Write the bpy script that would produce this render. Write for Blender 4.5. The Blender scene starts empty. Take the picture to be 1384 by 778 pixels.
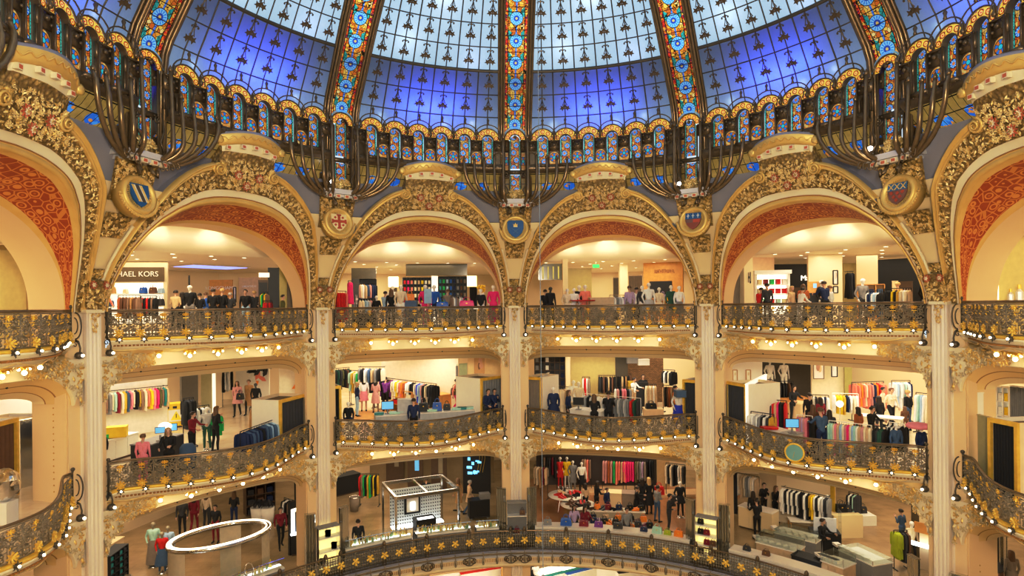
LP_SOFFIT = 7.0
P_L3, P_L2, P_L1, P_COVE, P_L0 = 125.0, 165.0, 115.0, 60.0, 450.0
P_SPOT = 60.0
P_BLUE = 42.0; P_FILL = 2600.0
W_COL = (.70, .84, .96); W_STR = 1.1; EXPO = -0.1
TONE = ((.25, .185), (.6, .63))
import bpy, bmesh, math, random
from mathutils import Vector, Matrix, Euler
PI = math.pi
sc = bpy.context.scene
COL = sc.collection
R3, R2, R1, R0 = 0.15, -4.28, -9.30, -14.6        # floor levels, top to bottom
RC = 13.0                                         # radius of the ring of columns
def rad(a): return a * PI / 180.0
def P(phi, r, z):
 t = rad(phi); return (r * math.sin(t), r * math.cos(t), z)
def lerp(a, b, t): return a + (b - a) * t
def table(tab, x):
 if x <= tab[0][0]: return tab[0][1]
 for (x0, y0), (x1, y1) in zip(tab, tab[1:]):
  if x <= x1:
   t = (x - x0) / (x1 - x0) if x1 > x0 else 0
   return lerp(y0, y1, t)
 return tab[-1][1]
class MB:
 def __init__(s): s.v = []; s.f = []; s.m = []; s.uv = []; s.cur = 0
 def vert(s, p): s.v.append(tuple(p)); return len(s.v) - 1
 def face(s, idx, uv=None):
  s.f.append(tuple(idx)); s.m.append(s.cur); s.uv.append(uv)
 def quad(s, a, b, c, d, uv=None):
  i = [s.vert(p) for p in (a, b, c, d)]; s.face(i, uv)
 def grid(s, rows, close_u=False, close_v=False, uvs=None, flip=False):
  n, m = len(rows), len(rows[0]); base = len(s.v)
  for r in rows:
   for p in r: s.v.append(tuple(p))
  for i in range(n if close_v else n - 1):
   for j in range(m if close_u else m - 1):
    i2, j2 = (i + 1) % n, (j + 1) % m
    q = [base + i * m + j, base + i * m + j2, base + i2 * m + j2, base + i2 * m + j]
    u = None
    if uvs: u = [uvs[i][j], uvs[i][j2], uvs[i2][j2], uvs[i2][j]]
    if flip: q = q[::-1]; u = u[::-1] if u else None
    s.face(q, u)
 def box(s, c, d, rz=0.0, top=1.0, M=None):
  x, y, z = d[0] / 2, d[1] / 2, d[2] / 2
  pts = []
  for sz in (-1, 1):
   k = top if sz > 0 else 1.0
   for sx, sy in ((-1, -1), (1, -1), (1, 1), (-1, 1)):
    px, py = sx * x * k, sy * y * k
    q = (px * math.cos(rz) - py * math.sin(rz) + c[0], px * math.sin(rz) + py * math.cos(rz) + c[1], sz * z + c[2])
    if M: q = M @ Vector(q)
    pts.append(q)
  b = len(s.v); s.v += [tuple(p) for p in pts]
  for q in ((0, 3, 2, 1), (4, 5, 6, 7), (0, 1, 5, 4), (1, 2, 6, 5), (2, 3, 7, 6), (3, 0, 4, 7)):
   s.face([b + k for k in q], [(0, 0), (1, 0), (1, 1), (0, 1)])
 def tube(s, pts, r, n=6, cap=True, closed=False):
  pts = [Vector(p) for p in pts]; N = len(pts); rows = []
  up = Vector((0, 0, 1)); prev = None
  for i, p in enumerate(pts):
   a = pts[(i - 1) % N] if (closed or i > 0) else p
   b = pts[(i + 1) % N] if (closed or i < N - 1) else p
   t = (b - a)
   if t.length < 1e-9: t = Vector((0, 0, 1))
   t.normalize()
   if prev is None:
    ref = up if abs(t.z) < .9 else Vector((1, 0, 0))
    nx = t.cross(ref).normalized()
   else:
    nx = prev - t * prev.dot(t)
    nx = nx.normalized() if nx.length > 1e-6 else t.orthogonal().normalized()
   prev = nx; ny = t.cross(nx)
   rr = r[i] if isinstance(r, (list, tuple)) else r
   rows.append([p + (nx * math.cos(2 * PI * k / n) + ny * math.sin(2 * PI * k / n)) * rr for k in range(n)])
  b = len(s.v); s.grid(rows, close_u=True, close_v=closed, flip=True)
  if cap and not closed:
   s.face([b + k for k in range(n)]); s.face([b + (N - 1) * n + k for k in range(n)][::-1])
 def lathe(s, prof, c=(0, 0, 0), n=12, axis='z', M=None, sx=1.0, sy=1.0):
  rows = []
  for r, z in prof:
   row = []
   for k in range(n):
    a = 2 * PI * k / n
    q = Vector((r * sx * math.cos(a), r * sy * math.sin(a), z))
    if axis == 'y': q = Vector((q.x, -q.z, q.y))
    if M: q = M @ q
    row.append(q + Vector(c))
   rows.append(row)
  b = len(s.v); s.grid(rows, close_u=True)
  if prof[0][0] > 1e-6: s.face([b + k for k in range(n)][::-1])
  if prof[-1][0] > 1e-6: s.face([b + (len(prof) - 1) * n + k for k in range(n)])
 def sphere(s, c, r, n=10, m=6, sc_=(1, 1, 1)):
  rows = []
  for i in range(m + 1):
   a = -PI / 2 + PI * i / m
   rows.append([(c[0] + sc_[0] * r * math.cos(a) * math.cos(2 * PI * k / n), c[1] + sc_[1] * r * math.cos(a) * math.sin(2 * PI * k / n), c[2] + sc_[2] * r * math.sin(a)) for k in range(n)])
  s.grid(rows, close_u=True)
 def prism(s, poly, d, M=None):
  """poly in (x,z), extruded along y by d, front at y=0 facing -y"""
  n = len(poly); b = len(s.v)
  for y in (0, d):
   for x, z in poly:
    q = Vector((x, y, z)); q = M @ q if M else q; s.v.append(tuple(q))
  s.face(range(b, b + n), [(x, z) for x, z in poly]); s.face(list(range(b + n, b + 2 * n))[::-1], [(x, z) for x, z in poly[::-1]])
  for i in range(n):
   j = (i + 1) % n; s.face((b + j, b + i, b + n + i, b + n + j))
 def add(s, o, M):
  b = len(s.v); s.v += [tuple(M @ Vector(p)) for p in o.v]
  s.f += [tuple(i + b for i in f) for f in o.f]; s.m += [x if s.cur == 0 else s.cur for x in o.m]; s.uv += o.uv
 def mesh(s, name, mats, smooth=False, off=(0, 0, 0)):
  me = bpy.data.meshes.new(name)
  if off != (0, 0, 0): v = [(p[0] - off[0], p[1] - off[1], p[2] - off[2]) for p in s.v]
  else: v = s.v
  me.from_pydata(v, [], s.f)
  if not isinstance(mats, (list, tuple)): mats = [mats]
  for m in mats: me.materials.append(m)
  if len(mats) > 1: me.polygons.foreach_set('material_index', s.m)
  if any(u is not None for u in s.uv):
   L = me.uv_layers.new(name='UVMap'); flat = []
   for f, u in zip(s.f, s.uv):
    for k in range(len(f)):
     flat += list(u[k]) if u else [0.0, 0.0]
   L.data.foreach_set('uv', flat)
  if smooth: me.polygons.foreach_set('use_smooth', [True] * len(me.polygons))
  me.update()
  return me
 def build(s, name, mats, parent=None, smooth=False, off=(0, 0, 0)):
  return link(name, s.mesh(name, mats, smooth, off), parent)
def link(name, me, parent=None, loc=None, rot=None, scale=None):
 o = bpy.data.objects.new(name, me); COL.objects.link(o)
 if parent: o.parent = parent
 if loc is not None: o.location = loc
 if rot is not None: o.rotation_euler = rot
 if scale is not None: o.scale = scale
 return o
def tag(o, label=None, cat=None, group=None, kind=None):
 if label: o['label'] = label
 if cat: o['category'] = cat
 if group: o['group'] = group
 if kind: o['kind'] = kind
 return o
def thing(name, label, cat, loc=(0, 0, 0), rz=0.0, group=None, kind=None):
 o = bpy.data.objects.new(name, None); o.empty_display_size = .2; COL.objects.link(o)
 o.location = loc; o.rotation_euler = (0, 0, rz); return tag(o, label, cat, group, kind)
def copy_tree(src, loc=None, rz=None, label=None, group=None, kids=True):
 r = src.copy(); COL.objects.link(r)
 if loc is not None: r.location = loc
 if rz is not None: r.rotation_euler = (0, 0, rz)
 if label: r['label'] = label
 if group: r['group'] = group
 def rec(a, b):
  for ch in list(KIDS.get(a.name, ())) or list(a.children):
   c = ch.copy(); COL.objects.link(c); c.parent = b; rec(ch, c)
 if kids: rec(src, r)
 return r
KIDS = {}
def bay_thing(name, label, cat, theta, base, group=None, kind=None):
 """an Empty at 'base' (local bay point phi=0 on +y), turned so that the bay faces theta degrees"""
 t = -rad(theta); b = Matrix.Rotation(t, 4, 'Z') @ Vector(base)
 return thing(name, label, cat, b, t, group, kind)
class NT:
 def __init__(s, name):
  s.mat = bpy.data.materials.new(name); s.mat.use_nodes = True
  s.t = s.mat.node_tree; s.n = s.t.nodes; s.n.clear()
  s.out = s.n.new('ShaderNodeOutputMaterial')
 def node(s, typ, **kw):
  n = s.n.new(typ)
  for k, v in kw.items(): setattr(n, k, v)
  return n
 def set(s, sock, v):
  if hasattr(v, 'is_linked') or isinstance(v, bpy.types.NodeSocket): s.t.links.new(v, sock)
  else:
   if isinstance(v, (tuple, list)) and len(v) == 3 and sock.type == 'RGBA': v = (*v, 1)
   sock.default_value = v
 def m(s, op, a, b=0.0, c=None):
  n = s.node('ShaderNodeMath', operation=op); s.set(n.inputs[0], a); s.set(n.inputs[1], b)
  if c is not None: s.set(n.inputs[2], c)
  return n.outputs[0]
 def mix(s, f, a, b, mode='MIX'):
  n = s.node('ShaderNodeMix', data_type='RGBA', blend_type=mode)
  s.set(n.inputs[0], f); s.set(n.inputs[6], a); s.set(n.inputs[7], b); return n.outputs[2]
 def uv(s):
  n = s.node('ShaderNodeTexCoord'); x = s.node('ShaderNodeSeparateXYZ'); s.t.links.new(n.outputs['UV'], x.inputs[0])
  return x.outputs[0], x.outputs[1], n.outputs['UV']
 def obj(s): return s.node('ShaderNodeTexCoord').outputs['Object']
 def vec(s, x, y, z=0.0):
  n = s.node('ShaderNodeCombineXYZ'); s.set(n.inputs[0], x); s.set(n.inputs[1], y); s.set(n.inputs[2], z); return n.outputs[0]
 def noise(s, v, scale, detail=2.0):
  n = s.node('ShaderNodeTexNoise'); s.set(n.inputs['Vector'], v); n.inputs['Scale'].default_value = scale; n.inputs['Detail'].default_value = detail
  return n.outputs[0]
 def vor(s, v, scale, feature='F1', rnd=1.0):
  n = s.node('ShaderNodeTexVoronoi', feature=feature); s.set(n.inputs['Vector'], v); n.inputs['Scale'].default_value = scale
  n.inputs['Randomness'].default_value = rnd
  return n
 def ramp(s, f, stops, const=False):
  n = s.node('ShaderNodeValToRGB'); e = n.color_ramp
  if const: e.interpolation = 'CONSTANT'
  while len(e.elements) < len(stops): e.elements.new(.5)
  for el, (p, c) in zip(e.elements, stops): el.position = p; el.color = (*c, 1)
  s.set(n.inputs[0], f); return n.outputs[0]
 def bump(s, h, strength=.5, dist=.02):
  n = s.node('ShaderNodeBump'); n.inputs['Strength'].default_value = strength; n.inputs['Distance'].default_value = dist
  s.set(n.inputs['Height'], h); return n.outputs[0]
 def pbr(s, col, rough=.5, metal=0.0, normal=None, emit=None, estr=0.0, spec=None):
  b = s.node('ShaderNodeBsdfPrincipled'); s.set(b.inputs['Base Color'], col); s.set(b.inputs['Roughness'], rough); s.set(b.inputs['Metallic'], metal)
  if normal is not None: s.set(b.inputs['Normal'], normal)
  if emit is not None: s.set(b.inputs['Emission Color'], emit); s.set(b.inputs['Emission Strength'], estr)
  if spec is not None: s.set(b.inputs['Specular IOR Level'], spec)
  s.t.links.new(b.outputs[0], s.out.inputs[0]); return s.mat
 def backlit(s, col, glow=.15, gloss=.06):
  """stained glass: lets the light behind it through, with a little sheen and added glow"""
  tr = s.node('ShaderNodeBsdfTranslucent'); s.set(tr.inputs[0], col)
  gl = s.node('ShaderNodeBsdfGlossy'); gl.inputs['Roughness'].default_value = .25
  mx = s.node('ShaderNodeMixShader'); mx.inputs[0].default_value = gloss
  s.t.links.new(tr.outputs[0], mx.inputs[1]); s.t.links.new(gl.outputs[0], mx.inputs[2])
  em = s.node('ShaderNodeEmission'); s.set(em.inputs[0], col); em.inputs[1].default_value = glow  # emission added to imitate light coming through the panes
  ad = s.node('ShaderNodeAddShader'); s.t.links.new(mx.outputs[0], ad.inputs[0]); s.t.links.new(em.outputs[0], ad.inputs[1])
  s.t.links.new(ad.outputs[0], s.out.inputs[0])
  s.mat.cycles.emission_sampling = 'NONE'
  return s.mat
_PL = {}
def plain(col, rough=.6, metal=0.0, emit=0.0, name=None, vary=.12):
 key = (tuple(round(c, 3) for c in col), rough, metal, emit)
 if key in _PL: return _PL[key]
 n = NT(name or 'paint'); o = n.obj()
 f = n.noise(o, 6.0)
 c = n.mix(f, tuple(x * (1 - vary) for x in col), tuple(min(1, x * (1 + vary)) for x in col))
 if emit:
  m = n.pbr(c, rough, metal, emit=col, estr=emit); m.cycles.emission_sampling = 'NONE'
 else: m = n.pbr(c, rough, metal)
 _PL[key] = m; return m
M = {}
def stone(name, a, b, scale=1.2, rough=.55):
 n = NT(name); o = n.obj(); f = n.noise(o, scale, 4); g = n.noise(o, 30, 2)
 c = n.mix(f, a, b); return n.pbr(c, rough, normal=n.bump(g, .12, .01))
M['cream'] = stone('cream_stone', (.82, .70, .44), (.74, .61, .36))
M['cream_pale'] = stone('pale_stone', (.83, .76, .58), (.76, .68, .49))
M['column'] = stone('column_paint', (.80, .73, .63), (.76, .68, .58))
M['pier'] = stone('pier_paint', (.82, .65, .40), (.77, .59, .34))
M['soffit'] = stone('soffit_paint', (.80, .62, .29), (.74, .55, .24))
M['ledge'] = stone('lead_ledge', (.36, .35, .40), (.27, .26, .31))
M['gold_line'] = plain((.62, .40, .08), .4, .35, name='gold_line')
M['brown_line'] = plain((.40, .20, .05), .6, name='brown_line')
M['gold'] = plain((.86, .57, .09), .4, .2, name='gold_leaf', vary=.25)
M['goldbright'] = plain((.86, .62, .13), .4, .1, name='bright_gilding', vary=.2)
M['bronze'] = plain((.17, .12, .07), .36, .5, name='bronze', vary=.3)
M['bronze_light'] = plain((.27, .19, .105), .30, .6, name='polished_bronze', vary=.3)
M['iron'] = plain((.13, .105, .075), .45, .5, name='wrought_iron', vary=.3)
M['ironwarm'] = plain((.34, .28, .185), .42, .35, name='bronzed_iron', vary=.3)
M['black'] = plain((.02, .02, .022), .5, name='black_paint')
M['lead'] = plain((.035, .03, .025), .6, .3, name='lead_came')
def cornice():
 n = NT('gilt_cornice'); o = n.obj(); f = n.noise(o, 2.5, 3)
 return n.pbr(n.mix(f, (.80, .61, .24), (.66, .46, .13)), .42, .25)
M['cornice'] = cornice()
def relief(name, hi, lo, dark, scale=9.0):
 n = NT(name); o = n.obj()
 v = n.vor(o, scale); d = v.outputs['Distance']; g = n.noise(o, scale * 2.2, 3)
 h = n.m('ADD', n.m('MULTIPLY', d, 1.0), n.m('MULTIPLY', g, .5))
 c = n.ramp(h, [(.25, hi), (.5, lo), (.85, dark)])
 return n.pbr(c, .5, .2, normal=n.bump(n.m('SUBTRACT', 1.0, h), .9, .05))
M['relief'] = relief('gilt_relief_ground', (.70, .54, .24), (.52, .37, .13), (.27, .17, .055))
M['motif_a'] = plain((.78, .62, .30), .42, .15, name='gilt_leaf_light', vary=.2)
M['motif_b'] = plain((.60, .42, .13), .42, .2, name='gilt_leaf_dark', vary=.2)
M['motif_red'] = plain((.55, .16, .07), .55, name='red_petal')
M['motif_white'] = plain((.80, .72, .55), .5, name='cream_petal')
def redsoffit():
 n = NT('red_gilt_soffit'); u, v, uv = n.uv()
 a = n.vor(uv, 3.4, rnd=.55); d = a.outputs['Distance']
 ring = n.m('LESS_THAN', n.m('ABSOLUTE', n.m('SUBTRACT', d, .34)), .07)
 ring2 = n.m('LESS_THAN', d, .12)
 e = n.vor(uv, 3.4, 'DISTANCE_TO_EDGE', .55).outputs['Distance']; ed = n.m('LESS_THAN', e, .05)
 base = n.mix(n.noise(uv, 9, 3), (.50, .095, .02), (.34, .05, .015))
 c = n.mix(ring, base, (.70, .33, .07)); c = n.mix(ring2, c, (.55, .16, .03)); c = n.mix(ed, c, (.66, .29, .06))
 return n.pbr(c, .5, .1, normal=n.bump(d, .4, .03))
M['redsoffit'] = redsoffit()
def marble(name, a, b):
 n = NT(name); o = n.obj(); w = n.noise(o, .9, 6); f = n.noise(o, 4, 4)
 t = n.node('ShaderNodeTexBrick'); n.set(t.inputs['Vector'], o); t.inputs['Scale'].default_value = .55
 t.inputs['Color1'].default_value = (1, 1, 1, 1); t.inputs['Color2'].default_value = (.92, .92, .92, 1); t.inputs['Mortar'].default_value = (.7, .7, .7, 1); t.inputs['Mortar Size'].default_value = .006
 c = n.mix(n.ramp(w, [(.35, (0, 0, 0)), (.65, (1, 1, 1))]), a, b); c = n.mix(.5, c, t.outputs[0], 'MULTIPLY')
 return n.pbr(c, .18)
M['floor2'] = marble('pale_shop_floor', (.80, .70, .52), (.70, .58, .40))
M['floor1'] = marble('veined_marble_floor', (.47, .35, .19), (.34, .245, .125))
M['wood_floor'] = marble('oak_floor', (.48, .26, .12), (.40, .20, .09))
M['shopwall'] = stone('shop_wall', (.86, .74, .52), (.80, .66, .44), .6)
M['white'] = plain((.86, .83, .76), .5, name='white_lacquer', vary=.03)
M['ceil'] = stone('shop_ceiling', (.88, .80, .64), (.84, .75, .58), .5)
M['wood'] = plain((.62, .33, .09), .45, name='warm_wood', vary=.2)
M['darkwood'] = plain((.12, .07, .04), .5, name='dark_wood', vary=.2)
M['glow'] = plain((1.0, .86, .62), .5, 0, 7.0, name='lit_bulb')
M['glowsoft'] = plain((1.0, .90, .72), .5, 0, 2.2, name='lit_panel')
M['glowwhite'] = plain((.92, .97, 1.0), .5, 0, 2.5, name='cool_lit_panel')
M['glowblue'] = plain((.25, .32, 1.0), .5, 0, 1.6, name='blue_lit_panel')
M['screen'] = plain((.16, .42, .72), .3, 0, .7, name='lit_screen')
M['foliage'] = plain((.56, .47, .27), .5, .1, name='aged_gilding', vary=.3)
M['chrome'] = plain((.75, .75, .76), .12, 1.0, name='chrome', vary=.02)
M['grey'] = plain((.30, .29, .28), .45, name='grey_lacquer')
M['yellow'] = plain((.85, .60, .04), .5, name='yellow_paint')
M['skin'] = plain((.62, .40, .28), .55, name='skin', vary=.05)
M['hair_dark'] = plain((.035, .022, .015), .5, name='dark_hair')
M['hair_brown'] = plain((.16, .085, .04), .5, name='brown_hair')
M['hair_blond'] = plain((.52, .36, .16), .5, name='blond_hair')
M['hair_grey'] = plain((.45, .43, .40), .5, name='grey_hair')
def clearglass():
 n = NT('clear_glass')
 tr = n.node('ShaderNodeBsdfTransparent'); tr.inputs[0].default_value = (.93, .96, .95, 1)
 gl = n.node('ShaderNodeBsdfGlossy'); gl.inputs['Roughness'].default_value = .03
 mx = n.node('ShaderNodeMixShader'); mx.inputs[0].default_value = .10
 n.t.links.new(tr.outputs[0], mx.inputs[1]); n.t.links.new(gl.outputs[0], mx.inputs[2]); n.t.links.new(mx.outputs[0], n.out.inputs[0])
 return n.mat
M['glass'] = clearglass()
AMBER = [(0, (.72, .20, .03)), (.22, (.90, .42, .05)), (.5, (.95, .60, .12)), (.72, (.80, .30, .04)), (.88, (.98, .72, .30))]
def came(n, vec, scale, rnd=1.0, w=.06):
 e = n.vor(vec, scale, 'DISTANCE_TO_EDGE', rnd).outputs['Distance']; return n.m('LESS_THAN', e, w)
def cellcol(n, vec, scale, stops, rnd=1.0):
 v = n.vor(vec, scale, rnd=rnd); s = n.node('ShaderNodeSeparateColor'); n.t.links.new(v.outputs['Color'], s.inputs[0])
 return n.ramp(s.outputs[0], stops, True)
def ribglass():
 n = NT('rib_stained_glass'); u, v, uv = n.uv()
 L = .78
 f = n.m('SUBTRACT', n.m('FRACT', n.m('DIVIDE', v, L)), .5); fy = n.m('MULTIPLY', f, L)
 au = n.m('ABSOLUTE', u)
 d = n.m('SQRT', n.m('ADD', n.m('MULTIPLY', u, u), n.m('MULTIPLY', fy, fy)))
 ang = n.m('ARCTAN2', fy, u)
 c = cellcol(n, uv, 9.0, AMBER)
 c = n.mix(n.m('MULTIPLY', n.m('GREATER_THAN', au, .17), n.m('LESS_THAN', n.m('ABSOLUTE', n.m('SUBTRACT', fy, n.m('MULTIPLY', au, .8))), .16)), c, (.03, .42, .38))
 dia = n.m('LESS_THAN', d, .235); c = n.mix(dia, c, (.28, .58, .88))
 spoke = n.m('GREATER_THAN', n.m('SINE', n.m('MULTIPLY', ang, 14.0)), .25)
 mid = n.m('MULTIPLY', n.m('LESS_THAN', d, .20), n.m('GREATER_THAN', d, .10)); c = n.mix(mid, c, (.08, .35, .78))
 c = n.mix(n.m('MULTIPLY', mid, spoke), c, (.36, .66, .92))
 c = n.mix(n.m('LESS_THAN', d, .10), c, (.03, .10, .45)); c = n.mix(n.m('LESS_THAN', d, .045), c, (.75, .55, .2))
 c = n.mix(n.m('MULTIPLY', n.m('LESS_THAN', au, .03), n.m('GREATER_THAN', d, .235)), c, (.10, .30, .80))
 bord = n.m('GREATER_THAN', au, .30)
 bc = cellcol(n, n.vec(n.m('MULTIPLY', u, 1.0), v), 13.0, [(0, (.75, .05, .03)), (.35, (.92, .25, .03)), (.6, (.95, .55, .10)), (.85, (.25, .02, .10))])
 c = n.mix(bord, c, bc)
 lead = n.m('MAXIMUM', came(n, uv, 9.0, w=.045), n.m('LESS_THAN', n.m('ABSOLUTE', n.m('SUBTRACT', au, .30)), .012))
 lead = n.m('MAXIMUM', lead, n.m('LESS_THAN', n.m('ABSOLUTE', n.m('SUBTRACT', d, .235)), .010))
 lead = n.m('MAXIMUM', lead, n.m('LESS_THAN', n.m('ABSOLUTE', n.m('SUBTRACT', n.m('ABSOLUTE', f), .5)), .014))
 lead = n.m('MULTIPLY', lead, n.m('SUBTRACT', 1.0, n.m('MULTIPLY', dia, n.m('LESS_THAN', d, .22))))
 c = n.mix(lead, c, (.012, .008, .005))
 return n.backlit(c, .5)
M['ribglass'] = ribglass()
def winglass():
 n = NT('gallery_window_glass'); u, v, uv = n.uv()
 L = .30
 row = n.m('FLOOR', n.m('DIVIDE', v, L)); sgn = n.m('SUBTRACT', n.m('MULTIPLY', n.m('MODULO', row, 2.0), 2.0), 1.0)
 fy = n.m('MULTIPLY', n.m('SUBTRACT', n.m('FRACT', n.m('DIVIDE', v, L)), .5), L); fx = n.m('SUBTRACT', u, n.m('MULTIPLY', sgn, .055))
 d = n.m('SQRT', n.m('ADD', n.m('MULTIPLY', fx, fx), n.m('MULTIPLY', fy, fy))); ang = n.m('ARCTAN2', fy, fx)
 c = cellcol(n, uv, 12.0, [(0, (.70, .16, .03)), (.3, (.92, .42, .06)), (.6, (.95, .62, .18)), (.85, (.80, .26, .05))])
 dia = n.m('LESS_THAN', d, .115); pet = n.m('GREATER_THAN', n.m('SINE', n.m('MULTIPLY', ang, 8.0)), -.2)
 c = n.mix(dia, c, n.mix(pet, (.55, .76, .92), (.05, .26, .80))); c = n.mix(n.m('LESS_THAN', d, .04), c, (.95, .30, .05))
 c = n.mix(n.m('GREATER_THAN', n.m('ABSOLUTE', u), .165), c, (.10, .62, .50))
 lead = n.m('MAXIMUM', came(n, uv, 12.0, w=.04), n.m('LESS_THAN', n.m('ABSOLUTE', n.m('SUBTRACT', d, .115)), .008))
 lead = n.m('MAXIMUM', lead, n.m('LESS_THAN', n.m('ABSOLUTE', n.m('SUBTRACT', n.m('ABSOLUTE', u), .165)), .007))
 lead = n.m('MULTIPLY', lead, n.m('GREATER_THAN', d, .10))
 return n.backlit(n.mix(lead, c, (.012, .008, .005)), .35)
M['winglass'] = winglass()
def rosglass():
 n = NT('rosette_glass'); u, v, uv = n.uv()     # centred on 0,0
 d = n.m('SQRT', n.m('ADD', n.m('MULTIPLY', u, u), n.m('MULTIPLY', v, v))); ang = n.m('ARCTAN2', v, u)
 c = cellcol(n, uv, 16.0, [(0, (.85, .40, .08)), (.5, (.95, .68, .25)), (.8, (.70, .28, .05))])
 s = n.m('SINE', n.m('MULTIPLY', ang, 5.0))
 c = n.mix(n.m('LESS_THAN', d, .17), c, n.mix(n.m('GREATER_THAN', s, 0.0), (.92, .30, .05), (.06, .30, .78)))
 c = n.mix(n.m('LESS_THAN', d, .065), c, (.05, .68, .72))
 lead = n.m('MAXIMUM', n.m('LESS_THAN', n.m('ABSOLUTE', n.m('SUBTRACT', d, .17)), .008), n.m('LESS_THAN', n.m('ABSOLUTE', n.m('SUBTRACT', d, .065)), .007))
 lead = n.m('MAXIMUM', lead, n.m('MULTIPLY', n.m('LESS_THAN', n.m('ABSOLUTE', s), .14), n.m('MULTIPLY', n.m('LESS_THAN', d, .17), n.m('GREATER_THAN', d, .065))))
 return n.backlit(n.mix(lead, c, (.012, .008, .005)), .30)
M['rosglass'] = rosglass()
def archglass():
 n = NT('arch_band_glass'); u, v, uv = n.uv()   # u angle 0..5 (five flowers), v 0..1 across
 fx = n.m('MULTIPLY', n.m('SUBTRACT', n.m('FRACT', u), .5), .22); fy = n.m('MULTIPLY', n.m('SUBTRACT', v, .5), .22)
 d = n.m('SQRT', n.m('ADD', n.m('MULTIPLY', fx, fx), n.m('MULTIPLY', fy, fy)))
 c = cellcol(n, n.vec(n.m('MULTIPLY', u, .22), n.m('MULTIPLY', v, .22)), 24.0, [(0, (.90, .50, .06)), (.5, (.96, .66, .12)), (.8, (.70, .26, .04))])
 c = n.mix(n.m('LESS_THAN', d, .075), c, (.90, .22, .03)); c = n.mix(n.m('LESS_THAN', d, .048), c, (.95, .66, .18)); c = n.mix(n.m('LESS_THAN', d, .022), c, (.80, .05, .05))
 lead = n.m('LESS_THAN', n.m('ABSOLUTE', n.m('SUBTRACT', d, .075)), .008)
 lead = n.m('MAXIMUM', lead, n.m('GREATER_THAN', n.m('ABSOLUTE', n.m('SUBTRACT', v, .5)), .46))
 return n.backlit(n.mix(lead, c, (.012, .008, .005)), .75)
M['archglass'] = archglass()
def yellowglass():
 n = NT('amber_band_glass'); u, v, uv = n.uv()
 c = n.mix(n.noise(uv, 5, 3), (.62, .40, .10), (.34, .18, .035))
 fx = n.m('MULTIPLY', n.m('SUBTRACT', n.m('FRACT', n.m('DIVIDE', u, .9)), .5), .9); fy = n.m('SUBTRACT', v, 1.2)
 d = n.m('SQRT', n.m('ADD', n.m('MULTIPLY', fx, fx), n.m('MULTIPLY', fy, fy)))
 c = n.mix(n.m('LESS_THAN', d, .24), c, cellcol(n, uv, 9.0, [(0, (.04, .22, .60)), (.5, (.10, .40, .75)), (.8, (.85, .35, .06))]))
 lead = n.m('LESS_THAN', n.m('FRACT', n.m('MULTIPLY', u, 4.4)), .07); lead = n.m('MAXIMUM', lead, n.m('LESS_THAN', n.m('FRACT', n.m('MULTIPLY', v, 2.2)), .08))
 return n.backlit(n.mix(lead, c, (.012, .008, .005)), .28)
M['yellowglass'] = yellowglass()
def domeglass():
 n = NT('opal_dome_glass'); o = n.obj()
 f = n.noise(o, 1.1, 3); g = n.node('ShaderNodeTexNoise'); mp = n.node('ShaderNodeMapping'); mp.inputs['Scale'].default_value = (18, 18, 1.2)
 n.t.links.new(o, mp.inputs[0]); n.t.links.new(mp.outputs[0], g.inputs['Vector']); g.inputs['Scale'].default_value = 1.0
 c = n.mix(f, (.74, .83, .88), (.64, .76, .84)); c = n.mix(n.m('MULTIPLY', g.outputs[0], .35), c, (.40, .52, .74))
 return n.backlit(c, .04, .05)
M['domeglass'] = domeglass()
def brickmat():
 n = NT('brown_brick'); u, v, uv = n.uv(); o = n.obj(); t = n.node('ShaderNodeTexBrick'); x = n.node('ShaderNodeSeparateXYZ'); n.t.links.new(o, x.inputs[0]); n.set(t.inputs['Vector'], n.vec(x.outputs[0], x.outputs[2])); t.inputs['Scale'].default_value = 4.0
 t.inputs['Color1'].default_value = (.22, .12, .05, 1); t.inputs['Color2'].default_value = (.34, .19, .08, 1); t.inputs['Mortar'].default_value = (.10, .06, .03, 1); return n.pbr(t.outputs[0], .7)
M['brick'] = brickmat()
BAYS = [-90, -54, -18, 18, 54, 90]
COLS = [-72, -36, 0, 36, 72]
BNAME = {-90: 'far left', -54: 'left', -18: 'centre left', 18: 'centre right', 54: 'right', 90: 'far right'}
CNAME = {-72: 'leftmost column', -36: 'second column from the left', 0: 'centre column', 36: 'second column from the right', 72: 'rightmost column'}
def rs(z):
 s = (z - .95) / 3.25
 if s <= 0: return 13.0
 return 13 - 1.5 * s ** 1.5 if s <= 1 else 11.5 - .3 * (z - 4.2)
def S(phi, z, p=0.0):
 return P(phi, rs(z) - p, z - .3 * p * min(1, max(0, (z - .95) / 2)))
E_TAB = [(0, 4.44), (2, 4.42), (4, 4.36), (6, 4.26), (7.5, 4.15), (9.5, 3.92), (11.5, 3.58), (13, 3.15), (14, 2.75), (14.7, 2.3), (15.2, 1.85), (15.5, 1.4), (15.6, .95)]
O_TAB = [(0, 5.55), (3, 5.55), (5.6, 5.53), (7.5, 5.38), (9.3, 5.15), (11, 4.85), (12.5, 4.5), (14, 4.02), (15.2, 3.42), (16, 2.85), (16.5, 2.35), (16.85, 1.7), (17.0, .95)]
def resample(tab, n, k=.205):
 L = [0]
 for a, b in zip(tab, tab[1:]): L.append(L[-1] + math.hypot((b[0] - a[0]) * k, b[1] - a[1]))
 tx = [(l, p[0]) for l, p in zip(L, tab)]; ty = [(l, p[1]) for l, p in zip(L, tab)]
 return [(table(tx, L[-1] * i / n), table(ty, L[-1] * i / n)) for i in range(n + 1)]
def full(half): return [(-a, b) for a, b in half[::-1]] + half[1:]
NH = 36
EC = full(resample(E_TAB, NH)); OC = full(resample(O_TAB, NH)); NC = len(EC)
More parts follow.
